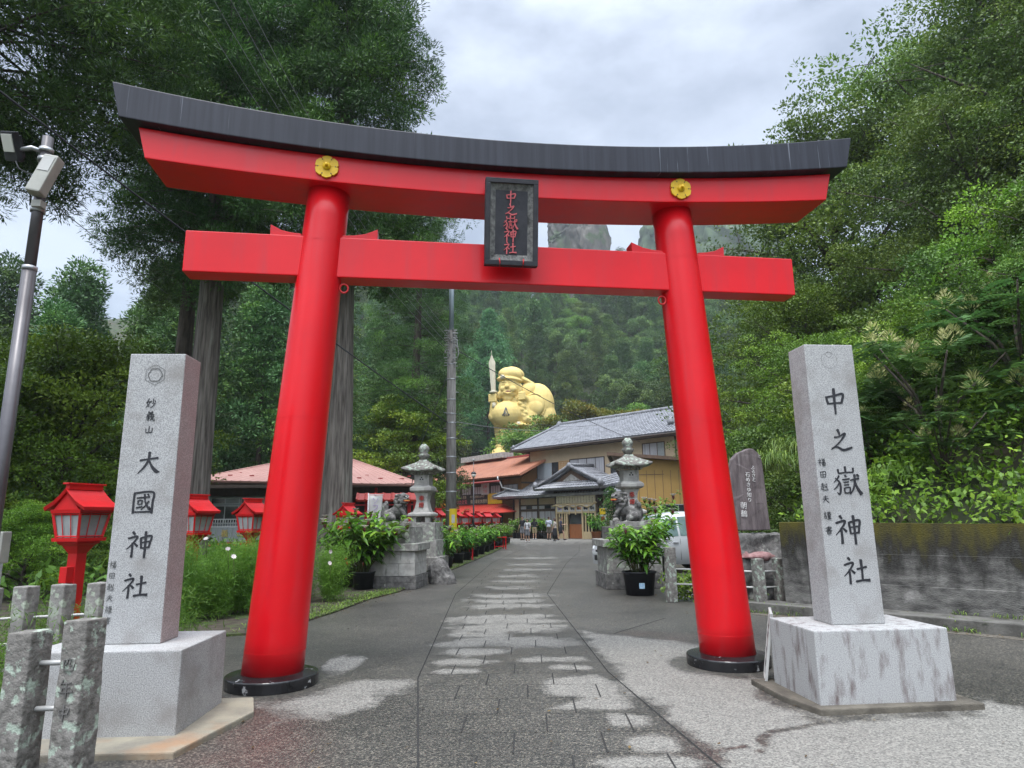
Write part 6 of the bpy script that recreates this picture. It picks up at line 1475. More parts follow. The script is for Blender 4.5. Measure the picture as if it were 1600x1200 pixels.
# ------------------------------------------------------------------ parked white car
MT['car_paint'] = mat('car_paint', (.52, .54, .56), None, rough=.22, coat=.6)
MT['car_glass'] = mat('car_glass', (.10, .16, .16), (.20, .28, .27), 3, .08, spec=.7)
MT['rubber'] = mat('rubber', (.018, .018, .018), None, rough=.8)
MT['lens_clear'] = mat('lens_clear', (.55, .57, .58), None, rough=.1, spec=.8)
def car():
    root = empty('parked_car', (2.50, 19.9, 0), R(14), 'white car parked behind the right guardian lion and the red gate pillar', 'car')
    # stations along +x from the nose: x, half width, shoulder z, roof z, roof half width
    st = [(0, .62, .62, .66, .52), (.06, .72, .74, .78, .6), (.35, .80, .84, .90, .66), (.95, .835, .92, .98, .68), (1.22, .84, .95, 1.08, .66), (1.75, .845, .97, 1.60, .60), (2.1, .85, .98, 1.70, .58), (2.7, .85, .99, 1.73, .57), (3.35, .845, 1.0, 1.69, .56), (3.75, .83, 1.0, 1.58, .55), (3.98, .80, .98, 1.05, .6), (4.05, .72, .8, .84, .58)]
    vs = []
    for x, w, zs, zr, wr in st:
        cs = [(w*.90, .24), (w, .42), (w*1.005, zs*.75), (w*.975, zs), (wr + .04, zr-.07), (wr*.86, zr-.01), (0, zr+.015)]
        vs += [(x, -y, z) for y, z in cs] + [(x, y, z) for y, z in reversed(cs[:-1])]
    m = 13; fs = [(i*m+k, (i+1)*m+k, (i+1)*m+k+1, i*m+k+1) for i in range(len(st)-1) for k in range(m-1)]
    fs += [(i*m, i*m+m-1, (i+1)*m+m-1, (i+1)*m) for i in range(len(st)-1)]
    fs += [tuple(range(m)), tuple(reversed([(len(st)-1)*m+k for k in range(m)]))]
    mb = MB().add(vs, fs, True); me = mb.mesh('body')
    bm = bmesh.new(); bm.from_mesh(me); bmesh.ops.recalc_face_normals(bm, faces=bm.faces); bm.to_mesh(me); bm.free()
    body = link('body', me, 'car_paint', root); es = body.modifiers.new('e', 'EDGE_SPLIT'); es.split_angle = R(50)
    def sec(x):
        xs = [s[0] for s in st]; return [float(np.interp(x, xs, [s[k] for s in st])) for k in range(1, 5)]
    for s in (-1, 1):
        for x0, x1 in ((1.50, 2.12), (2.18, 2.95), (3.02, 3.55)):
            pts = []
            for x in np.linspace(x0, x1, 6):
                w, zs, zr, wr = sec(x)
                lo, hi = (w*.975, zs), (wr+.04, zr-.07)
                a = [lo[j] + (hi[j]-lo[j])*.08 for j in (0, 1)]; b = [lo[j] + (hi[j]-lo[j])*.90 for j in (0, 1)]
                pts += [(x, s*(a[0]+.010), a[1]), (x, s*(b[0]+.010), b[1])]
            MB().add(pts, [(2*i, 2*i+2, 2*i+3, 2*i+1) for i in range(5)]).build('side_window', 'car_glass', root)
        for x in (1.62, 2.15, 2.98): MB().tube([(x, s*(sec(x)[0]*1.005+.002), .36), (x, s*(sec(x)[0]*.985+.004), sec(x)[1]-.02)], .005, 4).build('door_seam', 'rubber', root)
        for x in (2.0, 2.78): mb = MB(); mb.box((x, s*.865, .86), (.16, .03, .03)); mb.build('door_handle', 'car_paint', root, .006)
        mb = MB(); mb.box((1.42, s*.93, 1.03), (.10, .20, .13)); mb.build('mirror', 'car_paint', root, .03)
        for x in (.75, 3.25):
            W = Matrix.Translation((x, s*.74, .31)) @ Matrix.Rotation(PI/2, 4, 'X')
            mb = MB(); mb.lathe([(.2, -.1), (.30, -.1), (.315, -.06), (.315, .06), (.30, .1), (.2, .1)], 24, W); wh = mb.build('wheel', 'rubber', root)
            mb = MB(); mb.lathe([(.02, -.105), (.19, -.112), (.2, -.09), (.2, .09), (.19, .112), (.02, .105)], 20, W); mb.build('rim', 'steel', wh)
        hl = blob([('e', (.14, s*.60, .70), (.16, .13, .07), (0, -.35, s*.5))], .02, 'headlight', 2); link('headlight', hl, 'lens_clear', root)
        mb = MB(); mb.box((.07, s*.55, .40), (.08, .18, .07)); mb.build('fog_lamp', 'rubber', root, .02)
    MB().add([(1.27, -.66, 1.09), (1.27, .66, 1.09), (1.74, .55, 1.585), (1.74, -.55, 1.585)], [(0, 1, 2, 3)]).build('windscreen', 'car_glass', root).location = (-.02, 0, .02)
    mb = MB(); mb.box((.045, 0, .42), (.10, .9, .16)); mb.box((.035, 0, .62), (.08, .7, .07)); mb.build('grille', 'rubber', root, .02)
    mb = MB(); mb.box((-.01, 0, .50), (.02, .33, .165)); mb.build('number_plate', 'paper', root, .003)
    return root
car()

# ------------------------------------------------------------------ cliffs above the forest
MT['cliff'] = mat('cliff', (.030, .030, .028), (.125, .115, .10), .22, .9, .9, .6, stretch=(1, 1, .3), detail=9, c3=(.045, .07, .03), scale3=.10, lo3=.55, hi3=.62)
def cliff(label, c, r, h, seed):
    b = blob([('e', (0, 0, h*.45), (r, r*.8, h*.6)), ('e', (r*.45, -r*.1, h*.35), (r*.75, r*.7, h*.55)), ('e', (-r*.5, 0, h*.3), (r*.6, r*.6, h*.5)), ('c', (0, 0, 0), (0, 0, h*.9), r, r*.65)], r*.055, 'cliff', 2)
    n = len(b.vertices); a = np.zeros(n*3, np.float32); b.vertices.foreach_get('co', a); P = a.reshape(-1, 3)
    Q = P*np.array([1, 1, .35]); d = noise_field(Q, 1.6/r, seed)*r*.20 + noise_field(Q, 5/r, seed+1)*r*.09 + noise_field(P, 14/r, seed+2)*r*.035
    P[:, 0] += d; P[:, 1] += d*.8; P[:, 2] += noise_field(P, 2.5/r, seed+5)*r*.22; b.vertices.foreach_set('co', P.ravel()); b.update()
    tag(link('cliff', b, 'cliff' if c[1] < 300 else 'wooded_rock', None, c), label, 'cliff')
a_ = at(893, 372, 285); cliff('tall grey rock pinnacle rising behind the tablet between the gate beams', (a_.x, 285, a_.z-60), 14.5, 92, 4)
MT['wooded_rock'] = mat('wooded_rock', (.030, .055, .024), (.060, .095, .040), .12, .95, .9, .5, detail=10, c3=(.14, .135, .12), scale3=.07, lo3=.60, hi3=.66)
a_ = at(1075, 380, 420); cliff('misty wooded peak far behind the right gate pillar', (a_.x+20, 430, a_.z-70), 48, 100, 9)
# ------------------------------------------------------------------ vegetation
MT['bark_grey'] = mat('bark_grey', (.055, .045, .038), (.215, .19, .165), 5, .95, 1.0, 12, detail=9, stretch=(3, 3, .16), c3=(.30, .30, .25), scale3=1.2, lo3=.60, hi3=.75, stretch3=(3, 3, .3))
MT['bark_dark'] = mat('bark_dark', (.045, .036, .03), (.11, .09, .075), 4, .95, .8, 10, stretch=(3, 3, .4))
MT['cedar_near'] = leaf_mat('cedar_near', [(0.029, 0.072, 0.021), (0.055, 0.133, 0.030), (0.139, 0.286, 0.038)], .55, .22)
MT['cedar'] = leaf_mat('cedar', [(0.036, 0.089, 0.027), (0.069, 0.151, 0.040), (0.138, 0.243, 0.049)], .6, .16)
MT['cedar_olive'] = leaf_mat('cedar_olive', [(0.047, 0.092, 0.024), (0.088, 0.157, 0.035), (0.185, 0.259, 0.049)], .6, .16)
MT['leaf_deep'] = leaf_mat('leaf_deep', [(0.049, 0.103, 0.018), (0.104, 0.202, 0.032), (0.214, 0.333, 0.046)], .5, .28)
MT['leaf_far'] = leaf_mat('leaf_far', [(0.055, 0.109, 0.032), (0.095, 0.177, 0.044), (0.169, 0.270, 0.058)], .55, .2)
MT['leaf_bright'] = leaf_mat('leaf_bright', [(0.062, 0.125, 0.015), (0.133, 0.244, 0.023), (0.258, 0.384, 0.037)], .5, .28)
MT['leaf_lime'] = leaf_mat('leaf_lime', [(0.061, 0.133, 0.014), (0.147, 0.258, 0.022), (0.288, 0.417, 0.033)], .5, .28)
MT['leaf_ginkgo'] = leaf_mat('leaf_ginkgo', [(0.057, 0.168, 0.072), (0.096, 0.264, 0.096), (0.168, 0.376, 0.128)], .5, .3)
MT['leaf_maple'] = leaf_mat('leaf_maple', [(0.058, 0.094, 0.012), (0.156, 0.193, 0.016), (0.347, 0.259, 0.022)], .5, .28)
MT['leaf_sumac'] = leaf_mat('leaf_sumac', [(0.035, 0.088, 0.023), (0.069, 0.160, 0.041), (0.127, 0.237, 0.059)], .4, .3)
MT['leaf_ginger'] = leaf_mat('leaf_ginger', [(0.031, 0.103, 0.014), (0.079, 0.220, 0.022), (0.217, 0.413, 0.036)], .3, .3)
MT['leaf_cosmos'] = leaf_mat('leaf_cosmos', [(0.056, 0.133, 0.019), (0.109, 0.231, 0.027), (0.194, 0.335, 0.042)], .5, .4)
MT['grass'] = leaf_mat('grass', [(0.058, 0.105, 0.018), (0.116, 0.198, 0.030), (0.219, 0.297, 0.050)], .5, .28)
MT['pale_bloom'] = leaf_mat('pale_bloom', [(0.374, 0.393, 0.150), (0.486, 0.486, 0.206), (0.561, 0.542, 0.262)], .6, .3)
MT['petal'] = leaf_mat('petal', [(0.559, 0.451, 0.451), (0.649, 0.577, 0.559), (0.704, 0.667, 0.649)], .5, .35)
MT['bract'] = mat('bract', (.16, .02, .025), (.07, .015, .015), 20, .5)
MT['stem'] = mat('stem', (.10, .075, .03), (.06, .10, .025), 8, .6)
MT['pot'] = mat('pot', (.014, .015, .018), (.024, .025, .03), 6, .45)
MT['terracotta'] = mat('terracotta', (.34, .135, .065), (.28, .11, .055), 6, .8)
MT['sticker_blue'] = mat('sticker_blue', (.16, .38, .58), (.5, .62, .7), 30, .5)
def rnd_dirs(rs, n, up=0.0):
    v = rs.normal(size=(n, 3)); v[:, 2] += up; return unit(v)
def clump(Lv, rs, c, r, k, ln, w, tint, up=.5, flat=1.0, out=1.0, jit=.5):
    """leaves standing out of the surface of a small rounded clump"""
    d = rnd_dirs(rs, k, up*1.0)
    P = c + d*np.array([r, r, r*flat])*rs.uniform(.55, 1.0, (k, 1))
    D = unit(d*out + rs.normal(size=(k, 3))*jit)
    N = unit(d*.95 + np.array([0, 0, .55]) + rs.normal(size=(k, 3))*.24)
    Lv.diamonds(P, D, N, ln*rs.uniform(.7, 1.25, k), w*rs.uniform(.7, 1.2, k), np.clip(tint + rs.normal(size=k)*.06, 0, 1))
def make_tree(name, rs, trunk_mb, leaves, bark, leafm):
    root = empty(name)
    trunk_mb.build('trunk', bark, root)
    link('crown', leaves.mesh('crown'), leafm, root)
    return root
def cedar(seed, h, r, cb, nb, per, k, ln, w, cr, tr, leafm, bark='bark_dark', droop=.25, shape=1.0, bend=.3, twist=0, limbs=True, cone=.75):
    rs = np.random.RandomState(seed); mb = MB(); L = Leaves()
    ph = rs.rand(2)*6
    def ax(z): return np.array([bend*math.sin(z*.12+ph[0]), bend*math.sin(z*.10+ph[1]), z]) - np.array([bend*math.sin(ph[0]), bend*math.sin(ph[1]), 0])
    zs = np.linspace(-.3, h*.97, 22)
    zt = zs if not twist else np.concatenate([np.linspace(-.3, h*.6, 90), np.linspace(h*.6, h*.97, 12)[1:]])
    mb.tube([ax(z) for z in zt], [max(.02, tr*(1 - .86*max(z, 0)/h) + (tr*.45*math.exp(-max(z, 0)/.6))) for z in zt], 12 if not twist else 44)
    if twist:                                                                    # furrowed bark
        nb_ = len(zt)*44; V = np.array(mb.v[:nb_]); C_ = np.repeat(np.array([ax(z) for z in zt]), 44, 0); rad = V - C_
        f = noise_field(unit(rad)*np.array([1, 1, 0])*2.6 + V*np.array([0, 0, .10]), 1.6, seed) + .6*noise_field(unit(rad)*np.array([1, 1, 0])*6 + V*np.array([0, 0, .25]), 1.8, seed+1)
        mb.v[:nb_] = [tuple(q) for q in C_ + rad*(1 + .085*f)[:, None]]
    for b in range(nb):
        t = (b + rs.rand())/nb; t = t**.9
        z = cb + (h*.985-cb)*t
        Lb = r*(1 - t**1.15*cone - .06)*rs.uniform(.6, 1.12)*(min(1, .35+t*5)) + .15
        a = b*2.4 + rs.uniform(-.5, .5)
        o = ax(z); d = np.array([math.cos(a), math.sin(a), 0])
        rise = rs.uniform(.05, .35)*(1 if t > .3 else .3)
        pts = [o + d*Lb*s + np.array([0, 0, Lb*(rise*s - droop*s*s)]) for s in np.linspace(0, 1, 5)]
        if limbs: mb.tube(pts, [.008 + (.012+.016*tr)*Lb*.42*(1-s) for s in np.linspace(0, 1, 5)], 5)
        m = max(2, int(per*(.4+.6*Lb/r)))
        tb = np.clip(rs.normal(.45, .22), 0, 1)
        for j in range(m):
            s = rs.uniform(.22, 1.03)**.8
            i = min(int(s*4), 3); f = s*4-i
            c = pts[i]*(1-f) + pts[i+1]*f
            side = np.array([-d[1], d[0], 0])*rs.normal()*.22*Lb*s + np.array([0, 0, rs.normal()*.12])
            clump(L, rs, c + side, cr*rs.uniform(.7, 1.25), k, ln, w, np.clip(tb + rs.normal()*.18, 0, 1), .35, .8, 1.0, .35)
    return make_tree('cedar_tree', rs, mb, L, bark, leafm)
def broadleaf(seed, h, r, zc, nl, per, k, ln, w, cr, flat, tr, leafm, bark='bark_dark', spread=1.0, name='leafy_tree', layer=0, multi=1, up=.6):
    """limbs leave the trunk between zc and the top, forked twice, each twig end carrying flattened leaf clumps"""
    rs = np.random.RandomState(seed); mb = MB(); L = Leaves()
    lean = rs.normal(size=2)*.04*h
    def ax(t): return np.array([lean[0]*t*t, lean[1]*t*t, h*.8*t])
    mb.tube([ax(t) for t in np.linspace(-.02, 1, 9)], [tr*(1-.8*max(t, 0))+.012 for t in np.linspace(-.02, 1, 9)], 10)
    for b in range(nl):
        t = (b+rs.rand()*.8)/nl
        z0 = zc + (h*.78-zc)*t
        o = ax(z0/(h*.8)); a = b*2.39 + rs.uniform(-.4, .4)
        prof = math.sin(PI*min(1, .22+.72*t))**.7
        Lb = r*prof*rs.uniform(.75, 1.12)*spread
        el = rs.uniform(.05, .35) + t*.75
        d = np.array([math.cos(a)*math.cos(el), math.sin(a)*math.cos(el), math.sin(el)])
        e = o + d*Lb
        midp = o + d*Lb*.5 + np.array([0, 0, .10*Lb])
        mb.tube([o, midp, e], [tr*.38*(1-.5*t)+.01, tr*.22*(1-.5*t)+.008, .008], 6)
        tb = np.clip(rs.normal(.45, .2), 0, 1)
        for j in range(per):
            s = rs.uniform(.35, 1.05)
            q = (o*(1-s) + e*s) + np.array([0, 0, .10*Lb*math.sin(PI*min(s, 1))])
            sp = Lb*.42*rs.uniform(.3, 1)
            dd = rnd_dirs(rs, 1)[0]*np.array([1, 1, .55 if not layer else .22]) ; dd = dd/np.linalg.norm(dd)
            tip = q + dd*sp
            if j % 2 == 0: mb.tube([q, (q+tip)/2 + np.array([0, 0, .04*sp]), tip], [.012+.008*tr, .009, .005], 4, caps=False)
            n2 = 2
            for m in range(n2):
                cc = q + (tip-q)*(1.0 - .45*m) + rs.normal(size=3)*cr*.25
                clump(L, rs, cc, cr*rs.uniform(.65, 1.25), k, ln, w, np.clip(tb + rs.normal()*.2, 0, 1), up, flat, .9, .55)
    return make_tree(name, rs, mb, L, bark, leafm)
def put(o, first, x, y, sc, rz, label, cat='tree', group=None, z=None, sz=None):
    c = o if first else copy_tree(o)
    zz = float(ground_z(np.array([x]), np.array([y]))[0]) if z is None else z
    c.location = (x, y, zz - .05); c.scale = (sc, sc, sz or sc); c.rotation_euler = (0, 0, rz)
    return tag(c, label, cat, group)
RS = np.random.RandomState(77)
# --- big cedars by the gate
def near_cedar(seed, px, Y, h, r, cb, tr, nb, label, bark, bend=.25, **kw):
    p = at(px, 830, Y)
    t = cedar(seed, h, r, cb, int(nb*.78), kw.pop('per', 18), 140, .16, .034, .48, tr, 'cedar_near', bark, droop=.22, bend=bend, cone=.62, **kw)
    return put(t, True, p.x, Y, 1, RS.rand()*6, label)
near_cedar(11, 297, 20.5, 29, 4.6, 9.2, .46, 190, 'tall cedar with a straight pale grey trunk right behind the left granite pillar', 'bark_grey', .06, twist=1)
near_cedar(12, 262, 24.5, 27, 4.0, 10.0, .40, 130, 'tall cedar with a darker trunk just left of the pale grey trunk', 'bark_dark', .06)
near_cedar(13, 523, 21.5, 26, 4.5, 9.4, .52, 200, 'tall cedar with a thick furrowed grey trunk behind the left gate pillar', 'bark_grey', .12, twist=1)
near_cedar(14, -150, 13.5, 24, 6.6, 10.2, .30, 230, 'dark cedar whose drooping boughs hang into the upper left corner', 'bark_dark', .2, per=22)
near_cedar(15, 640, 44, 26, 5.0, 7, .45, 130, 'tall cedar behind the tea house, right of the left gate pillar', 'bark_dark', .2)
# --- mid cedars, three shapes copied along the left and over the hill
CED = [cedar(21+i, 20, 3.7 + .4*i, 2.5 + i, 66, 5, 130, .30, .13, .98, .26, ['cedar', 'cedar_olive', 'cedar'][i], 'bark_dark', droop=.16, bend=.2, limbs=False, cone=.72) for i in range(3)]
FAR = [broadleaf(31+i, 13 + 2*i, 4.8, 3.0, 13, 7, 110, .25, .15, 1.05, .5, .22, ['leaf_far', 'leaf_deep', 'leaf_far'][i]) for i in range(3)]
used = set()
def inst(proto, x, y, sc, label, group, sz=None, z=None):
    f = proto.name not in used; used.add(proto.name)
    return put(proto, f, x, y, sc, RS.rand()*6.28, label, 'tree', group, z, sz)
LC = 'dense dark cedar in the belt of trees along the left edge'
for x, y, s, k in ((-36, 46, 1.02, 0), (-30.5, 45, .98, 2), (-26, 47, 1.05, 1), (-22, 44, .98, 0), (-41, 44, .95, 1), (-18, 47, .95, 2), (-33, 38, .72, 1), (-26, 37, .70, 0), (-20.5, 38.5, .74, 2), (-29, 54, 1.1, 2), (-22, 55, 1.1, 0), (-15, 54, 1.0, 1), (-38, 56, 1.1, 0), (-19.5, 31, .5, 1), (-13, 45.5, .62, 0), (-10, 52, .75, 2), (-6.5, 58, .7, 1)):
    inst(CED[k], x, y, s, LC, 'cedars in the belt of trees on the left')
HG = {0: 'dark cedar on the steep hillside behind the buildings', 1: 'leafy broad crowned tree on the steep hillside behind the buildings'}
for px, Y, s_ in ((962, 196, 1.15), (985, 200, .95), (1015, 204, .85), (935, 205, .9)):
    x_ = at(px, 400, Y).x; put(CED[px % 3], False, x_, Y, s_, 1.0, 'cedar on the ridge beside the grey rock pinnacle', 'tree', 'cedars beside the rock pinnacle')
n_h = 0
for iy, y in enumerate(np.arange(80, 222, 8.2)):
    for ix, x in enumerate(np.arange(-130, 100, 8.2)):
        xx, yy = x + RS.uniform(-2.6, 2.6) + (iy % 2)*4, y + RS.uniform(-2.6, 2.6)
        if not (-.56*yy < xx < .44*yy): continue
        if yy < 129 and -11 < xx < 14: continue
        if yy < 96 and -14 < xx < 24: continue
        if yy < 112 and xx > 26: continue
        dec = RS.rand() < (.12 if xx < 6 else .62)
        sc = RS.uniform(.85, 1.12)
        if dec: inst(FAR[RS.randint(3)], xx, yy, sc*1.02, HG[1], 'leafy trees on the hillside')
        else: inst(CED[RS.randint(3)], xx, yy, sc, HG[0], 'cedars on the hillside', sc*RS.uniform(.95, 1.15))
        n_h += 1
for x, y, s in ((13.5, 74, .62), (19, 78, .8), (25, 80, .95), (16, 88, .9), (30, 88, 1.0), (22, 66, .55), (34, 74, .9)):
    inst(FAR[int(x) % 3], x, y, s, 'rounded leafy tree directly behind the tiled inn', 'leafy trees behind the inn')
a_ = at(838, 600, 138)
pine = cedar(41, 22, 3.0, 13.5, 26, 6, 34, .5, .24, .7, .34, 'cedar', 'bark_grey', droop=.15, bend=.1, limbs=False); put(pine, True, a_.x, 138, 1.15, 0, 'cedar with a long bare pale trunk rising behind the golden statue')
# --- named trees
g = cedar(51, 27, 9.5, .8, 150, 9, 60, .40, .22, .95, .3, 'leaf_ginkgo', 'bark_dark', droop=-.28, bend=.1, limbs=False, cone=.93)
put(g, True, at(763, 600, 117).x, 117, 1.0, 0, 'bright green cone shaped tree left of the golden statue')
m1 = broadleaf(61, 10.5, 3.9, 1.4, 24, 11, 60, .17, .10, .62, .22, .22, 'leaf_lime', layer=1, name='maple_tree', up=.5)
put(m1, True, at(622, 800, 41).x, 43, 1.0, 1.0, 'layered yellow green maple behind the left stone lantern')
m2 = broadleaf(62, 8.5, 5.0, 1.5, 18, 11, 60, .24, .15, .75, .25, .2, 'leaf_maple', layer=1, name='maple_tree', up=.5)
put(m2, True, at(925, 700, 78).x, 79, 1.25, 0, 'maple turning yellow and orange above the inn roof, right of the golden statue', z=4.2)
sb = broadleaf(63, 5, 3.6, .3, 12, 10, 34, .24, .15, .55, .5, .14, 'leaf_deep', name='shrub')
put(sb, True, at(815, 700, 92).x, 96, 1.75, 0, 'dark green bush in front of the golden statue, above the shop roof', 'bush', z=4.8)
put(sb, False, at(870, 690, 92).x, 94, 1.75, 2, 'dark green bush between the golden statue and the inn roof', 'bush', z=6.0)
put(sb, False, at(700, 790, 50).x, 50, .40, 2, 'small rounded bush under the shop signs beside the utility pole', 'bush', z=.2)
b1 = broadleaf(64, 6.2, 3.6, .4, 24, 15, 80, .11, .06, .55, .38, .16, 'leaf_bright', name='leafy_tree')
put(b1, True, at(75, 800, 20).x, 20.5, 1.2, 0, 'rounded mid green broadleaf tree at the left edge behind the red lantern')
put(b1, False, at(-70, 800, 18).x, 17, .95, 2.2, 'broadleaf tree cut off by the left edge, lower than its neighbour')
put(b1, False, at(60, 900, 15).x, 14.5, .33, 1.2, 'low leafy bush behind the grey fence posts on the left', 'bush')
put(b1, False, at(200, 900, 16).x, 16.5, .36, 3.2, 'low leafy bush behind the left granite pillar', 'bush')
for i, (px, Y, s) in enumerate(((20, 30, .7), (110, 32, .75), (190, 30, .7), (250, 33, .7))):
    inst(FAR[i % 3], at(px, 800, Y).x, Y, s*.62, 'dark undergrowth tree in the shade between the left cedars', 'undergrowth trees on the left')
# --- right bank: big broadleaf trees
BR = [broadleaf(71+i, 16, 6.2, 2.5, 28, 15, 105, .135, .075, .78, .38, .30, ['leaf_deep', 'leaf_deep', 'leaf_bright'][i], name='leafy_tree', layer=i % 2) for i in range(3)]
spots = [(17.0, 31, 1.40, 0, 'tall broadleaf tree whose crown meets the grey sky right of the gate'),
 (22.5, 30, 1.48, 1, 'tallest broadleaf tree at the top right, reaching the upper edge'),
 (21.5, 23, 1.22, 0, 'broad dark leafy tree on the right bank below the tallest one'),
 (26, 22, 1.35, 1, 'leafy tree at the right edge, high on the bank'),
 (12.6, 26.5, .78, 2, 'bright green tree right of the right gate pillar'),
 (10.2, 22, .52, 2, 'lower bright yellow green tree beside the right gate pillar'),
 (16.2, 21.5, .80, 1, 'mid green leafy tree behind the right end of the tie beam'),
 (19.5, 17.5, .82, 0, 'leafy tree above the sumac bushes near the right edge'),
 (17.5, 36, 1.0, 0, 'leafy tree behind the right gate pillar, below the lintel'),
 (28, 32, 1.5, 0, 'leafy tree behind the right edge trees, high up the slope'),
 (23.5, 15.5, 1.0, 1, 'leafy tree cut off by the right edge')]
for i, (x, y, s, k, lab) in enumerate(spots):
    f = ('b', k) not in used; used.add(('b', k)); put(BR[k], f, x, y, s, RS.rand()*6, lab)
# shrubs on the bank
SHB = broadleaf(81, 3.2, 2.0, .2, 16, 10, 85, .075, .042, .36, .5, .07, 'leaf_bright', name='shrub')
SHD = broadleaf(82, 3.4, 2.1, .2, 16, 10, 80, .085, .046, .38, .5, .07, 'leaf_deep', name='shrub')
for i, (pr, x, y, s, lab) in enumerate([
 (SHD, 7.6, 17.0, 1.0, 'dark green bush behind the purple slab monument'),
 (SHB, 9.4, 18.0, 1.15, 'bright green bush above and right of the purple slab monument'),
 (SHD, 7.6, 20.5, 1.25, 'dark bush right beside the right gate pillar, behind the parked car'),
 (SHB, 8.6, 14.6, .85, 'bright bush just above the mossy wall behind the right granite pillar'),
 (SHD, 11.6, 15.8, 1.2, 'dark bush on the bank behind the right granite pillar top'),
 (SHB, 12.6, 18.2, 1.3, 'large bright bush midway up the right bank'),
 (SHD, 14.6, 14.8, 1.2, 'dark bush under the sumac near the right edge'),
 (SHB, 15.6, 13.4, 1.25, 'bright leafy bush at the right edge, upper middle'),
 (SHD, 10.6, 12.2, .75, 'dark low bush above the mossy wall, right of the granite pillar'),
 (SHD, 12.4, 10.6, .8, 'dark low bush above the mossy wall at the right edge')]):
    f = id(pr) not in used; used.add(id(pr)); put(pr, f, x, y, s, RS.rand()*6, lab, 'bush', None)
k = 0
for y_ in (5.2, 6.6, 8.0, 9.4, 10.8, 12.2, 13.8, 15.6, 17.6):
    for dd in (.7, 2.2, 3.9, 5.8):
        pr = (SHB, SHD, SHD)[k % 3]; k += 1
        yy = y_ + RS.uniform(-.5, .5); xx = float(hill_edge(yy)) + dd + RS.uniform(-.3, .4)
        if min(math.hypot(xx-a, yy-b) for a, b in ((8.1, 12.6), (9.6, 12.2), (7.6, 14.0), (7.5, 11.6), (9.0, 10.4))) < 1.25: continue
        put(pr, False, xx, yy, RS.uniform(.38, .62)*(1 + .16*dd), RS.rand()*6, 'small leafy bush filling the bank above the mossy wall', 'bush', 'bushes filling the right bank')
# sumac with feathery compound leaves
def sumac(seed, h, r, nf, bloom=True):
    rs = np.random.RandomState(seed); mb = MB(); L = Leaves(); plumes = []
    tips = []
    for s in range(7):
        a = s*2.4 + rs.rand(); e = np.array([math.cos(a)*r*rs.uniform(.25, .8), math.sin(a)*r*rs.uniform(.25, .8), h*rs.uniform(.6, .95)])
        mb.tube([(0, 0, 0), e*np.array([.35, .35, .55]), e], [.045, .03, .014], 6); tips.append(e)
        for q in range(3): tips.append(e*rs.uniform(.6, .9) + rs.normal(size=3)*np.array([.4, .4, .25])*r*.5)
    per = nf//len(tips)
    for e in tips:
        tb = np.clip(rs.normal(.5, .22), 0, 1)
        for f in range(per):
            a = f*2.4 + rs.rand(); el = rs.uniform(-.15, .6)
            d = np.array([math.cos(a)*math.cos(el), math.sin(a)*math.cos(el), math.sin(el)]); Lf = rs.uniform(.42, .68)
            sd = unit(np.cross(d, [0, 0, 1.0])); n = 8
            t = np.linspace(.18, 1, n)
            rach = e + d*Lf*t[:, None] - np.array([0, 0, 1.0])*(.30*Lf*t**2)[:, None]
            for sg in (-1, 1):
                D = unit(sd*sg + d*.45 + np.array([0, 0, -.15]) + rs.normal(size=(n, 3))*.06)
                N = np.tile(unit(np.array([0, 0, 1.0]) + d*.3 + rs.normal(size=3)*.15), (n, 1))
                L.diamonds(rach, D, N, (.17*np.sin(PI*(t*.75+.12))+.03)*rs.uniform(.9, 1.1), .062, tb + rs.normal()*.08, .5)
            L.diamonds(rach[-1:], d[None] - np.array([[0, 0, .5]]), np.array([[0, 0, 1.0]]), .13, .055, tb)
        if bloom and rs.rand() < .30:
            k = 60; t = rs.rand(k); a = rs.rand(k)*6.28
            P = e + np.stack([np.cos(a)*.13*(1-t), np.sin(a)*.13*(1-t), .10 + t*.26], 1)
            BL = Leaves(); plumes.append(BL)
            BL.diamonds(P, unit(np.stack([np.cos(a), np.sin(a), .6+t], 1)), rnd_dirs(rs, k), .13, .022, rs.rand(k))
    t = make_tree('sumac', rs, mb, L, 'bark_dark', 'leaf_sumac')
    for BL in plumes: link('flower_plume', BL.mesh('flower_plume'), 'pale_bloom', t)
    return t
SU = [sumac(91, 2.6, 1.9, 190), sumac(92, 2.2, 1.7, 150)]
for i, (k, x, y, s, lab) in enumerate([(0, 8.1, 12.6, 1.0, 'sumac with cream flower plumes right of the granite pillar'), (1, 7.5, 11.6, .62, 'lower sumac with broad compound leaves just above the mossy wall'), (0, 9.6, 12.2, 1.0, 'sumac with several cream plumes at the right edge'),
                                        (1, 9.9, 16.6, 1.35, 'pale feathery sumac high on the bank behind the granite pillar'), (1, 11.9, 15.2, 1.4, 'pale feathery sumac high on the bank near the right edge'), (0, 7.6, 14.0, .85, 'small sumac close behind the granite pillar'), (1, 9.0, 10.4, .8, 'sumac leaning over the wall at the right edge')]):
    f = ('s', k) not in used; used.add(('s', k)); put(SU[k], f, x, y, s, RS.rand()*6, lab, 'bush')
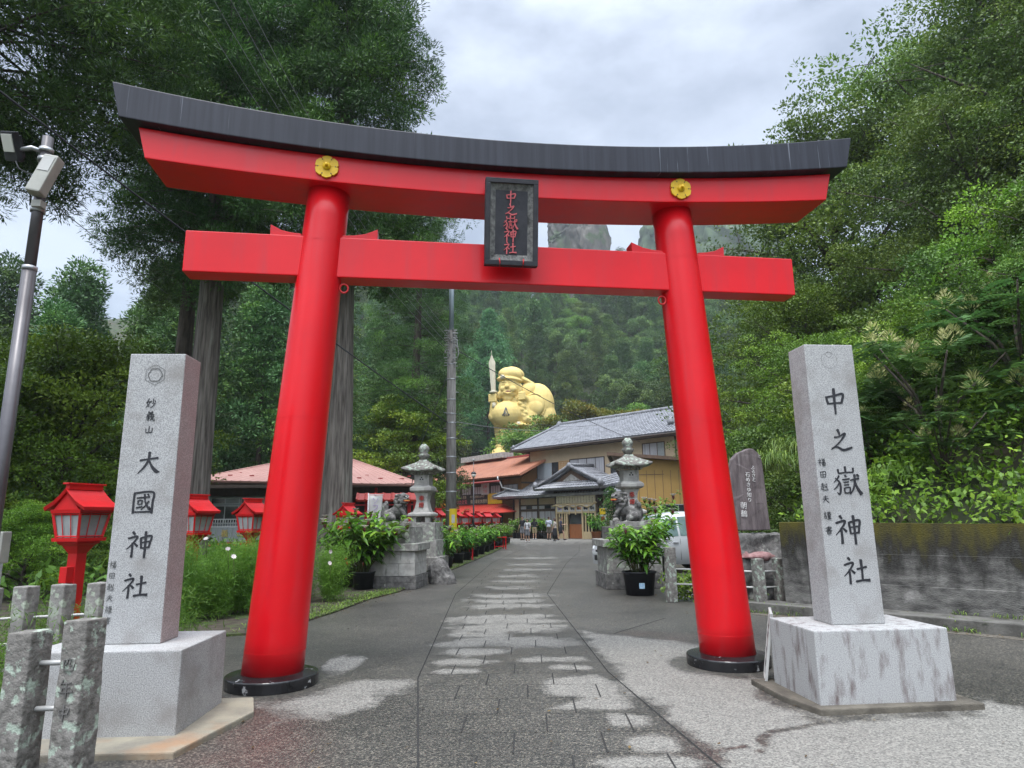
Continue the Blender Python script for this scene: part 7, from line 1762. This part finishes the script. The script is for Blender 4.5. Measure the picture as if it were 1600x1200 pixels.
# ground cover on the bank
def on_bank(rs, n, y0, y1, d0, d1):
    y = rs.uniform(y0, y1, n); x = hill_edge(y) + rs.uniform(d0, d1, n)
    return np.stack([x, y, np.maximum(ground_z(x, y), 1.36)], 1)
rs = np.random.RandomState(5); L = Leaves()
C = on_bank(rs, 9000, 4, 26, -.25, 11)
for c in C:
    k = 14; tb = np.clip(rs.normal(.45, .25), 0, 1); P = c + rs.normal(size=(k, 3))*np.array([.17, .17, .12]) + np.array([0, 0, .10 + rs.rand()**2*.55])
    L.diamonds(P, unit(rs.normal(size=(k, 3)) + np.array([-.5, -.5, .1])), unit(rs.normal(size=(k, 3))*.5 + np.array([-.3, -.3, 1])), rs.uniform(.07, .16, k), rs.uniform(.04, .085, k), np.clip(tb+rs.normal(size=k)*.1, 0, 1))
tag(link('undergrowth', L.mesh('undergrowth'), 'leaf_bright'), 'low leafy ground cover on the bank above the mossy wall', 'ground cover', kind='stuff')
def grass_tuft(seed, n, ln, w=.014, spread=.18, droop=.8):
    rs = np.random.RandomState(seed); L = Leaves(); a = rs.rand(n)*6.28; el = rs.uniform(.5, 1.4, n)
    D = np.stack([np.cos(a)*np.cos(el), np.sin(a)*np.cos(el), np.sin(el)], 1); P = np.stack([rs.normal(size=n)*spread, rs.normal(size=n)*spread, np.zeros(n)], 1)
    L.blades(P, D, np.tile([0, 0, 1.0], (n, 1)) + rs.normal(size=(n, 3))*.1, ln*rs.uniform(.6, 1.2, n), w, rs.rand(n), droop, 5, .1); return L.mesh('grass_tuft')
gt = grass_tuft(3, 260, .95, .016, .22, .95)
for i, (px, py, Y, s, lab) in enumerate(((1212, 725, 13.6, 1.0, 'arching grass clump hanging over the earth bank right of the purple slab'), (1190, 735, 14.2, .9, 'arching grass clump just behind the purple slab'), (1400, 745, 12.2, .8, 'arching grass clump right of the granite pillar'), (1236, 705, 14.3, 1.0, 'arching grass clump left of the granite pillar, higher up'))):
    p = at(px, py, Y); tag(link('grass_clump', gt if i == 0 else gt, 'grass', None, p, (0, 0, i*1.7)), lab, 'grass clump').scale = (s, s, s)
L = Leaves(); rs = np.random.RandomState(8)
V_, F_, T_ = [], [], []
tuft = Leaves()
n = 2600
tt = rs.rand(n)*wlen*.75; off = rs.choice([.98, 1.14, .16], n) + rs.normal(size=n)*.04
keep = noise_field(np.stack([tt, off, np.zeros(n)], 1), 1.2, 4) > .1; tt, off = tt[keep], off[keep]; n = len(tt)
nv_ = np.array([wdir.y, -wdir.x, 0]); P = np.array(W0)[None] + np.array(wdir)[None]*(tt-.6)[:, None] + nv_[None]*off[:, None]; P[:, 2] = np.where(off > 1.1, .005, .10)
a = rs.rand(n)*6.28; el = rs.uniform(.6, 1.4, n)
tuft.blades(P, np.stack([np.cos(a)*np.cos(el), np.sin(a)*np.cos(el), np.sin(el)], 1), np.tile([0, 0, 1.0], (n, 1)) + rs.normal(size=(n, 3))*.1, rs.uniform(.06, .2, n), .012, rs.rand(n), .6, 3, .1)
tag(link('grass', tuft.mesh('grass'), 'grass'), 'thin weeds growing along the gutter kerb under the mossy wall', 'grass', kind='stuff')

# --- crepe ginger in pots
def ginger(seed, nst, h, spread, leaf=.30, lw=.085, nl=15, potr=.27, poth=.42, potm='pot', nfl=5, detail=4):
    rs = np.random.RandomState(seed); root = empty('potted_ginger'); L = Leaves(); mb = MB()
    pot = MB(); pot.lathe([(potr*.80, 0), (potr*.98, poth*.94), (potr*1.06, poth*.95), (potr*1.06, poth), (potr*.95, poth), (potr*.93, poth*.9)], 28); pot.build('pot', potm, root)
    so_ = MB(); so_.lathe([(potr*.92, poth*.88), (.02, poth*.9)], 20); so_.build('compost', 'soil', root)
    tips = []
    for s in range(nst):
        a = s*2.4 + rs.rand(); hh = h*rs.uniform(.62, 1.05); out = spread*rs.uniform(.25, 1.0)
        b = np.array([math.cos(a)*potr*.5*rs.rand(), math.sin(a)*potr*.5*rs.rand(), poth*.85]); e = np.array([math.cos(a)*out, math.sin(a)*out, hh])
        c1 = b + (e-b)*.5 + np.array([0, 0, .14*hh])
        bez = lambda t: b*(1-t)**2 + 2*c1*t*(1-t) + e*t*t
        mb.tube([bez(t) for t in np.linspace(0, 1, 7)], [.013 - .007*t for t in np.linspace(0, 1, 7)], 6)
        n = nl; t = np.linspace(.28, 1.0, n); P = np.stack([bez(q) for q in t])
        w = np.arange(n)*1.9 + rs.rand()*6; el = rs.uniform(.1, .55, n) + (t > .93)*.5
        D = np.stack([np.cos(w)*np.cos(el), np.sin(w)*np.cos(el), np.sin(el)], 1)
        L.blades(P, D, np.tile([0, 0, 1.0], (n, 1)) + rs.normal(size=(n, 3))*.12, leaf*rs.uniform(.75, 1.15, n)*(1 - .35*(t > .92)), lw*rs.uniform(.8, 1.15, n), np.clip(.30 + .35*t + rs.normal(size=n)*.16 + (t > .9)*.25, 0, 1), rs.uniform(.35, .85, n), detail)
        tips.append(e)
    mb.build('stem', 'stem', root)
    link('foliage', L.mesh('foliage'), 'leaf_ginger', root)
    order = rs.permutation(len(tips))[:nfl]
    for q in order:
        e = tips[q]; fl_ = MB(); fl_.lathe([(.012, -.02), (.028, .02), (.026, .05), (.008, .07)], 10, Matrix.Translation(e)); br_ = fl_.build('flower_head', 'bract', root)
        k = 7; F = Leaves(); a = np.arange(k)*6.28/k + rs.rand(); D = np.stack([np.cos(a), np.sin(a), np.full(k, .75)], 1)
        F.blades(np.tile(e + np.array([0, 0, .05]), (k, 1)), D, np.tile([0, 0, 1.0], (k, 1)), .115, .085, rs.rand(k), .25, 3, .15)
        link('petals', F.mesh('petals'), 'petal', br_)
    return root
GA = ginger(101, 30, 1.30, .80, .32, .088, 17, .20, .34, nfl=7)
p = gp(562, 925); put(GA, True, p.x, p.y + .35, 1.28, .4, 'crepe ginger in a black pot beside the left lion pedestal, nearest on the left', 'potted plant', z=.03)
GB = ginger(102, 30, 1.45, .82, .33, .085, 19, .34, .52, nfl=4)
p = gp(1005, 932); put(GB, True, p.x, p.y + .32, 1, 1.0, 'large crepe ginger in a black pot with a blue label, before the right lion pedestal', 'potted plant', z=0)
mb = MB(); mb.add([(x, y, z) for z in (.20, .31) for x, y in [(.325*math.sin(a) , -.325*math.cos(a)) for a in (-.42, -.25, -.08)]], [(0, 1, 4, 3), (1, 2, 5, 4)]); lb = mb.build('label', 'sticker_blue', GB)
lb.rotation_euler.z = -1.0 + R(12)
GC = ginger(103, 20, 1.35, .68, .28, .08, 16, .26, .42, nfl=5, detail=3)
GD = ginger(104, 20, 1.3, .70, .28, .08, 16, .26, .42, nfl=6, detail=3)
row = [(695, 896), (712, 889), (728, 882), (741, 876.5), (752, 871.5), (761, 867.5), (769, 864), (776, 861), (782, 858.3), (787, 856), (791.5, 853.8), (795, 852), (798, 850.3), (800, 848.8)]
k = 0
def gput(pr, x, y, s, lab, grp):
    f = ('g', pr.name) not in used; used.add(('g', pr.name)); return put(pr, f, x, y, s, RS.rand()*6, lab, 'potted plant', grp, z=.03)
RG = 'crepe ginger in a black pot in the long row along the left kerb'
for i, (px, py) in enumerate(row):
    p = gp(px, py); gput((GC, GD)[i % 2], p.x - .33, p.y + .2, RS.uniform(.84, .98), RG, 'potted ginger along the left kerb')
    if i > 0: gput((GD, GC)[i % 2], p.x - 1.1, p.y + .7, RS.uniform(.74, .84), 'crepe ginger in the second row, behind the pots along the left kerb', 'potted ginger in the second row')
for i, (px, py, dx, dy, s_, lab) in enumerate(((603, 928, -.55, 1.5, 1.25, 'crepe ginger half hidden behind the left lion pedestal'), (530, 930, -.2, 1.6, 1.2, 'crepe ginger behind the nearest pot, left of the lion pedestal'), (655, 915, .15, 1.9, 1.1, 'crepe ginger just right of the left lion pedestal'), (682, 902, .0, .35, 1.05, 'crepe ginger at the head of the row along the left kerb'))):
    p = gp(px, py); gput((GC, GD)[i % 2], p.x + dx, p.y + dy, s_, lab, None)
p = gp(668, 905); gput(GD, p.x - .2, p.y + .9, 1.12, 'crepe ginger between the left lion pedestal and the row of pots', None)
for i, px in enumerate((806, 812, 821, 829, 838, 846, 853)):
    x_, y_ = at(px, 840, 57.2 - .35*i).x, 57.2 - .45*i
    gput((GC, GD)[i % 2], x_, y_, 1.15, 'crepe ginger in a black pot under the inn windows', 'potted ginger under the inn windows')
GT = ginger(105, 24, 1.25, .66, .27, .075, 13, .26, .40, 'terracotta', 7, detail=3)
p = gp(932, 843); gput(GT, p.x, p.y, 1.5, 'bushy flowering plant in a terracotta pot right of the inn door', None)
p = gp(944, 842); gput(GT, p.x+.2, p.y+1, 1.5, 'second flowering plant beside the bushy one, right of the inn door', None)
p = at(1020, 880, 18.2); gput(GD, p.x, 18.3, 1.35, 'crepe ginger behind the right lion statue, in front of the parked car', None)
p = at(1035, 880, 24); gput(GC, p.x, 24.5, 1.6, 'crepe ginger behind the parked car by the ochre shed', None)
p = at(960, 800, 46); tb_ = cedar(111, 3.6, 1.3, .3, 26, 6, 26, .16, .08, .26, .1, 'cedar_near', 'bark_dark', droop=-.05, limbs=False); put(tb_, True, p.x, 46, 1, 0, 'small clipped pine beside the inn entrance, left of the right lion statue')
# --- cosmos bed on the left
rs = np.random.RandomState(9); L = Leaves(); mb = MB()
bx_ = []
for i in range(90):
    t = rs.rand(); s = rs.rand()
    a = gp(292 + 262*t, 984 - 44*t); x, y = a.x - .12 - s*1.5, a.y + .12 + s*1.3
    bx_.append((x, y, rs.uniform(.85, 1.3)*(1 - .10*t)))
for x, y, h in bx_:
    tb = np.clip(rs.normal(.45, .2), 0, 1)
    for st in range(9):
        a = rs.rand()*6.28; e = np.array([x + math.cos(a)*.34*rs.rand(), y + math.sin(a)*.34*rs.rand(), h*rs.uniform(.75, 1.1)])
        b = np.array([x + rs.normal()*.06, y + rs.normal()*.06, .02])
        k = 130; t = rs.uniform(.12, 1.0, k)[:, None]; P = b*(1-t) + e*t + rs.normal(size=(k, 3))*.05
        L.diamonds(P, unit(rs.normal(size=(k, 3)) + np.array([0, 0, .45])), rnd_dirs(rs, k), rs.uniform(.07, .15, k), .0075, np.clip(tb + .2*t[:, 0] - .1 + rs.normal(size=k)*.1, 0, 1), .5)
cb_ = tag(link('cosmos_bed', L.mesh('cosmos_bed'), 'leaf_cosmos'), 'feathery green cosmos plants filling the bed left of the gate', 'cosmos', kind='stuff')
for i, (px, py, Y) in enumerate(((322, 842, 10.8), (356, 858, 10.6), (365, 870, 10.2), (515, 880, 12.2), (516, 862, 12.4))):
    p = at(px, py, Y); F = Leaves(); k = 8; a = np.arange(k)*6.28/k
    F.diamonds(np.zeros((k, 3)), np.stack([np.cos(a), np.sin(a), np.full(k, .25)], 1), np.tile([0, 0, 1.0], (k, 1)), .045, .028, rs.rand(k), .6)
    fl_ = empty('cosmos_flower', p, 0, 'pale pink cosmos flower above the feathery bed', 'flower', 'cosmos flowers'); link('petals', F.mesh('petals'), 'petal', fl_).rotation_euler = (R(40), R(20*i), 0)
    mb = MB(); mb.tube([(0, 0, 0), (.02, .03, -.3)], .004, 5); mb.build('stem', 'stem', fl_)
# low weeds and feathery plants by the front fences
L = Leaves(); rs = np.random.RandomState(10)
for i in range(34):
    x, y = rs.uniform(-6.2, -3.7), rs.uniform(5.6, 9.5)
    if y > 7.6: x -= .5
    h = rs.uniform(.25, .75); k = 420; t = rs.rand(k)[:, None]; a = rs.rand()*6.28
    P = np.array([x, y, .02]) + rs.normal(size=(k, 3))*np.array([.16, .16, .02]) + np.array([0, 0, h])*t
    L.diamonds(P, unit(rs.normal(size=(k, 3)) + np.array([0, 0, .5])), rnd_dirs(rs, k), rs.uniform(.06, .13, k), .0085, np.clip(.45 + rs.normal(size=k)*.2, 0, 1), .5)
tag(link('weeds', L.mesh('weeds'), 'leaf_cosmos'), 'feathery weeds between the front posts and the rear stone fence', 'weeds', kind='stuff')
L = Leaves(); n = 5200; rs = np.random.RandomState(12)
t = rs.rand(n); bp = np.array([[q.x, q.y, .03] for q in bed[2:]]); seg = t*(len(bp)-1); i0 = np.minimum(seg.astype(int), len(bp)-2); f = (seg-i0)[:, None]
P = bp[i0]*(1-f) + bp[i0+1]*f; P[:, 0] += -np.abs(rs.normal(size=n))*.3 + .03; P[:, 1] += rs.normal(size=n)*.2
a = rs.rand(n)*6.28; el = rs.uniform(.3, 1.3, n)
L.blades(P, np.stack([np.cos(a)*np.cos(el), np.sin(a)*np.cos(el), np.sin(el)], 1), np.tile([0, 0, 1.0], (n, 1)) + rs.normal(size=(n, 3))*.1, rs.uniform(.04, .12, n), .012, rs.rand(n), .5, 3, .1)
tag(link('moss_verge', L.mesh('moss_verge'), 'grass'), 'strip of moss and short grass along the left road edge', 'verge', kind='stuff')
# dark hedge mass under the left trees and low growth below the right bank
L = Leaves(); rs = np.random.RandomState(13)
for i in range(1500):
    x, y = rs.uniform(-34, -7.5), rs.uniform(13, 36)
    if x > -16.5 and y > 31.5 or x > -9 - (y-13)*.05 and y > 16: continue
    k = 12; P = np.array([x, y, 0]) + rs.normal(size=(k, 3))*np.array([.3, .3, .12]) + np.array([0, 0, .3 + .4*rs.rand()])
    L.diamonds(P, unit(rs.normal(size=(k, 3)) + np.array([0, -.4, .2])), unit(rs.normal(size=(k, 3))*.5 + np.array([0, 0, 1])), rs.uniform(.14, .3, k), rs.uniform(.08, .14, k), np.clip(rs.normal(.4, .2, k), 0, 1))
tag(link('undergrowth', L.mesh('undergrowth'), 'leaf_deep'), 'low dark undergrowth on the shaded ground below the left cedars', 'ground cover', kind='stuff')
L = Leaves(); rs = np.random.RandomState(14)
for i in range(170):
    t = rs.rand(); p = rf[0].lerp(rf[-1], t); k = 12
    P = np.array([p.x, p.y + .3 + rs.rand()*.5, .1 + rs.rand()*.35]) + rs.normal(size=(k, 3))*.08
    L.diamonds(P, unit(rs.normal(size=(k, 3)) + np.array([0, -.5, -.1])), unit(rs.normal(size=(k, 3))*.5 + np.array([0, -.5, 1])), rs.uniform(.06, .12, k), rs.uniform(.04, .07, k), np.clip(rs.normal(.45, .25, k), 0, 1))
tag(link('ivy', L.mesh('ivy'), 'leaf_bright'), 'small creeping leaves behind the low posts on the right', 'ivy', kind='stuff')

# fallen leaves and twigs gathered along the edges
MT['dead_leaf'] = leaf_mat('dead_leaf', [(.05, .032, .015), (.11, .070, .025), (.20, .14, .05)], .7, .1)
L = Leaves(); rs = np.random.RandomState(15); n = 620
P = np.zeros((n, 3)); k1 = 260
t = rs.rand(k1)*wlen*.7; off = rs.choice([.16, 1.2, 1.28], k1) + rs.normal(size=k1)*.05
P[:k1] = np.array(W0)[None] + np.array(wdir)[None]*(t-.6)[:, None] + nv_[None]*off[:, None]; P[:k1, 2] = np.where(off > 1.1, .012, .108)
k2 = 200; q = rs.rand(k2); bb = np.array([[v.x, v.y] for v in bed[2:7]]); sg = q*3.99; i0 = sg.astype(int); f = (sg-i0)[:, None]
P[k1:k1+k2, :2] = bb[i0]*(1-f) + bb[i0+1]*f + rs.normal(size=(k2, 2))*.12 + np.array([.12, -.05]); P[k1:k1+k2, 2] = .010
m_ = n-k1-k2; P[k1+k2:, 0] = rs.uniform(-2.5, 4.2, m_); P[k1+k2:, 1] = 4.5 + 12*rs.rand(m_)**1.3; P[k1+k2:, 2] = .010
a = rs.rand(n)*6.28
L.diamonds(P, np.stack([np.cos(a), np.sin(a), rs.uniform(0, .25, n)], 1), np.tile([0, 0, 1.0], (n, 1)) + rs.normal(size=(n, 3))*.25, rs.uniform(.018, .055, n), rs.uniform(.008, .026, n), rs.rand(n))
tag(link('leaf_litter', L.mesh('leaf_litter'), 'dead_leaf'), 'dead leaves and twigs scattered along the kerbs and paving', 'leaf litter', kind='stuff')

# ------------------------------------------------------------------ damp air
hz = MB(); hz.box((0, 270, 139), (900, 760, 280))
hzo = hz.build('haze')
hm = bpy.data.materials.new('haze'); hm.use_nodes = True
for q in list(hm.node_tree.nodes):
    if q.type == 'BSDF_PRINCIPLED': hm.node_tree.nodes.remove(q)
pv = hm.node_tree.nodes.new('ShaderNodeVolumePrincipled')
pv.inputs['Color'].default_value = (.86, .92, 1.0, 1); pv.inputs['Density'].default_value = .00033; pv.inputs['Anisotropy'].default_value = .2
hm.node_tree.links.new(pv.outputs[0], hm.node_tree.nodes['Material Output'].inputs['Volume'])
try: hm.cycles.homogeneous_volume = True
except Exception: pass
hzo.data.materials.append(hm)
tag(hzo, kind='stuff')
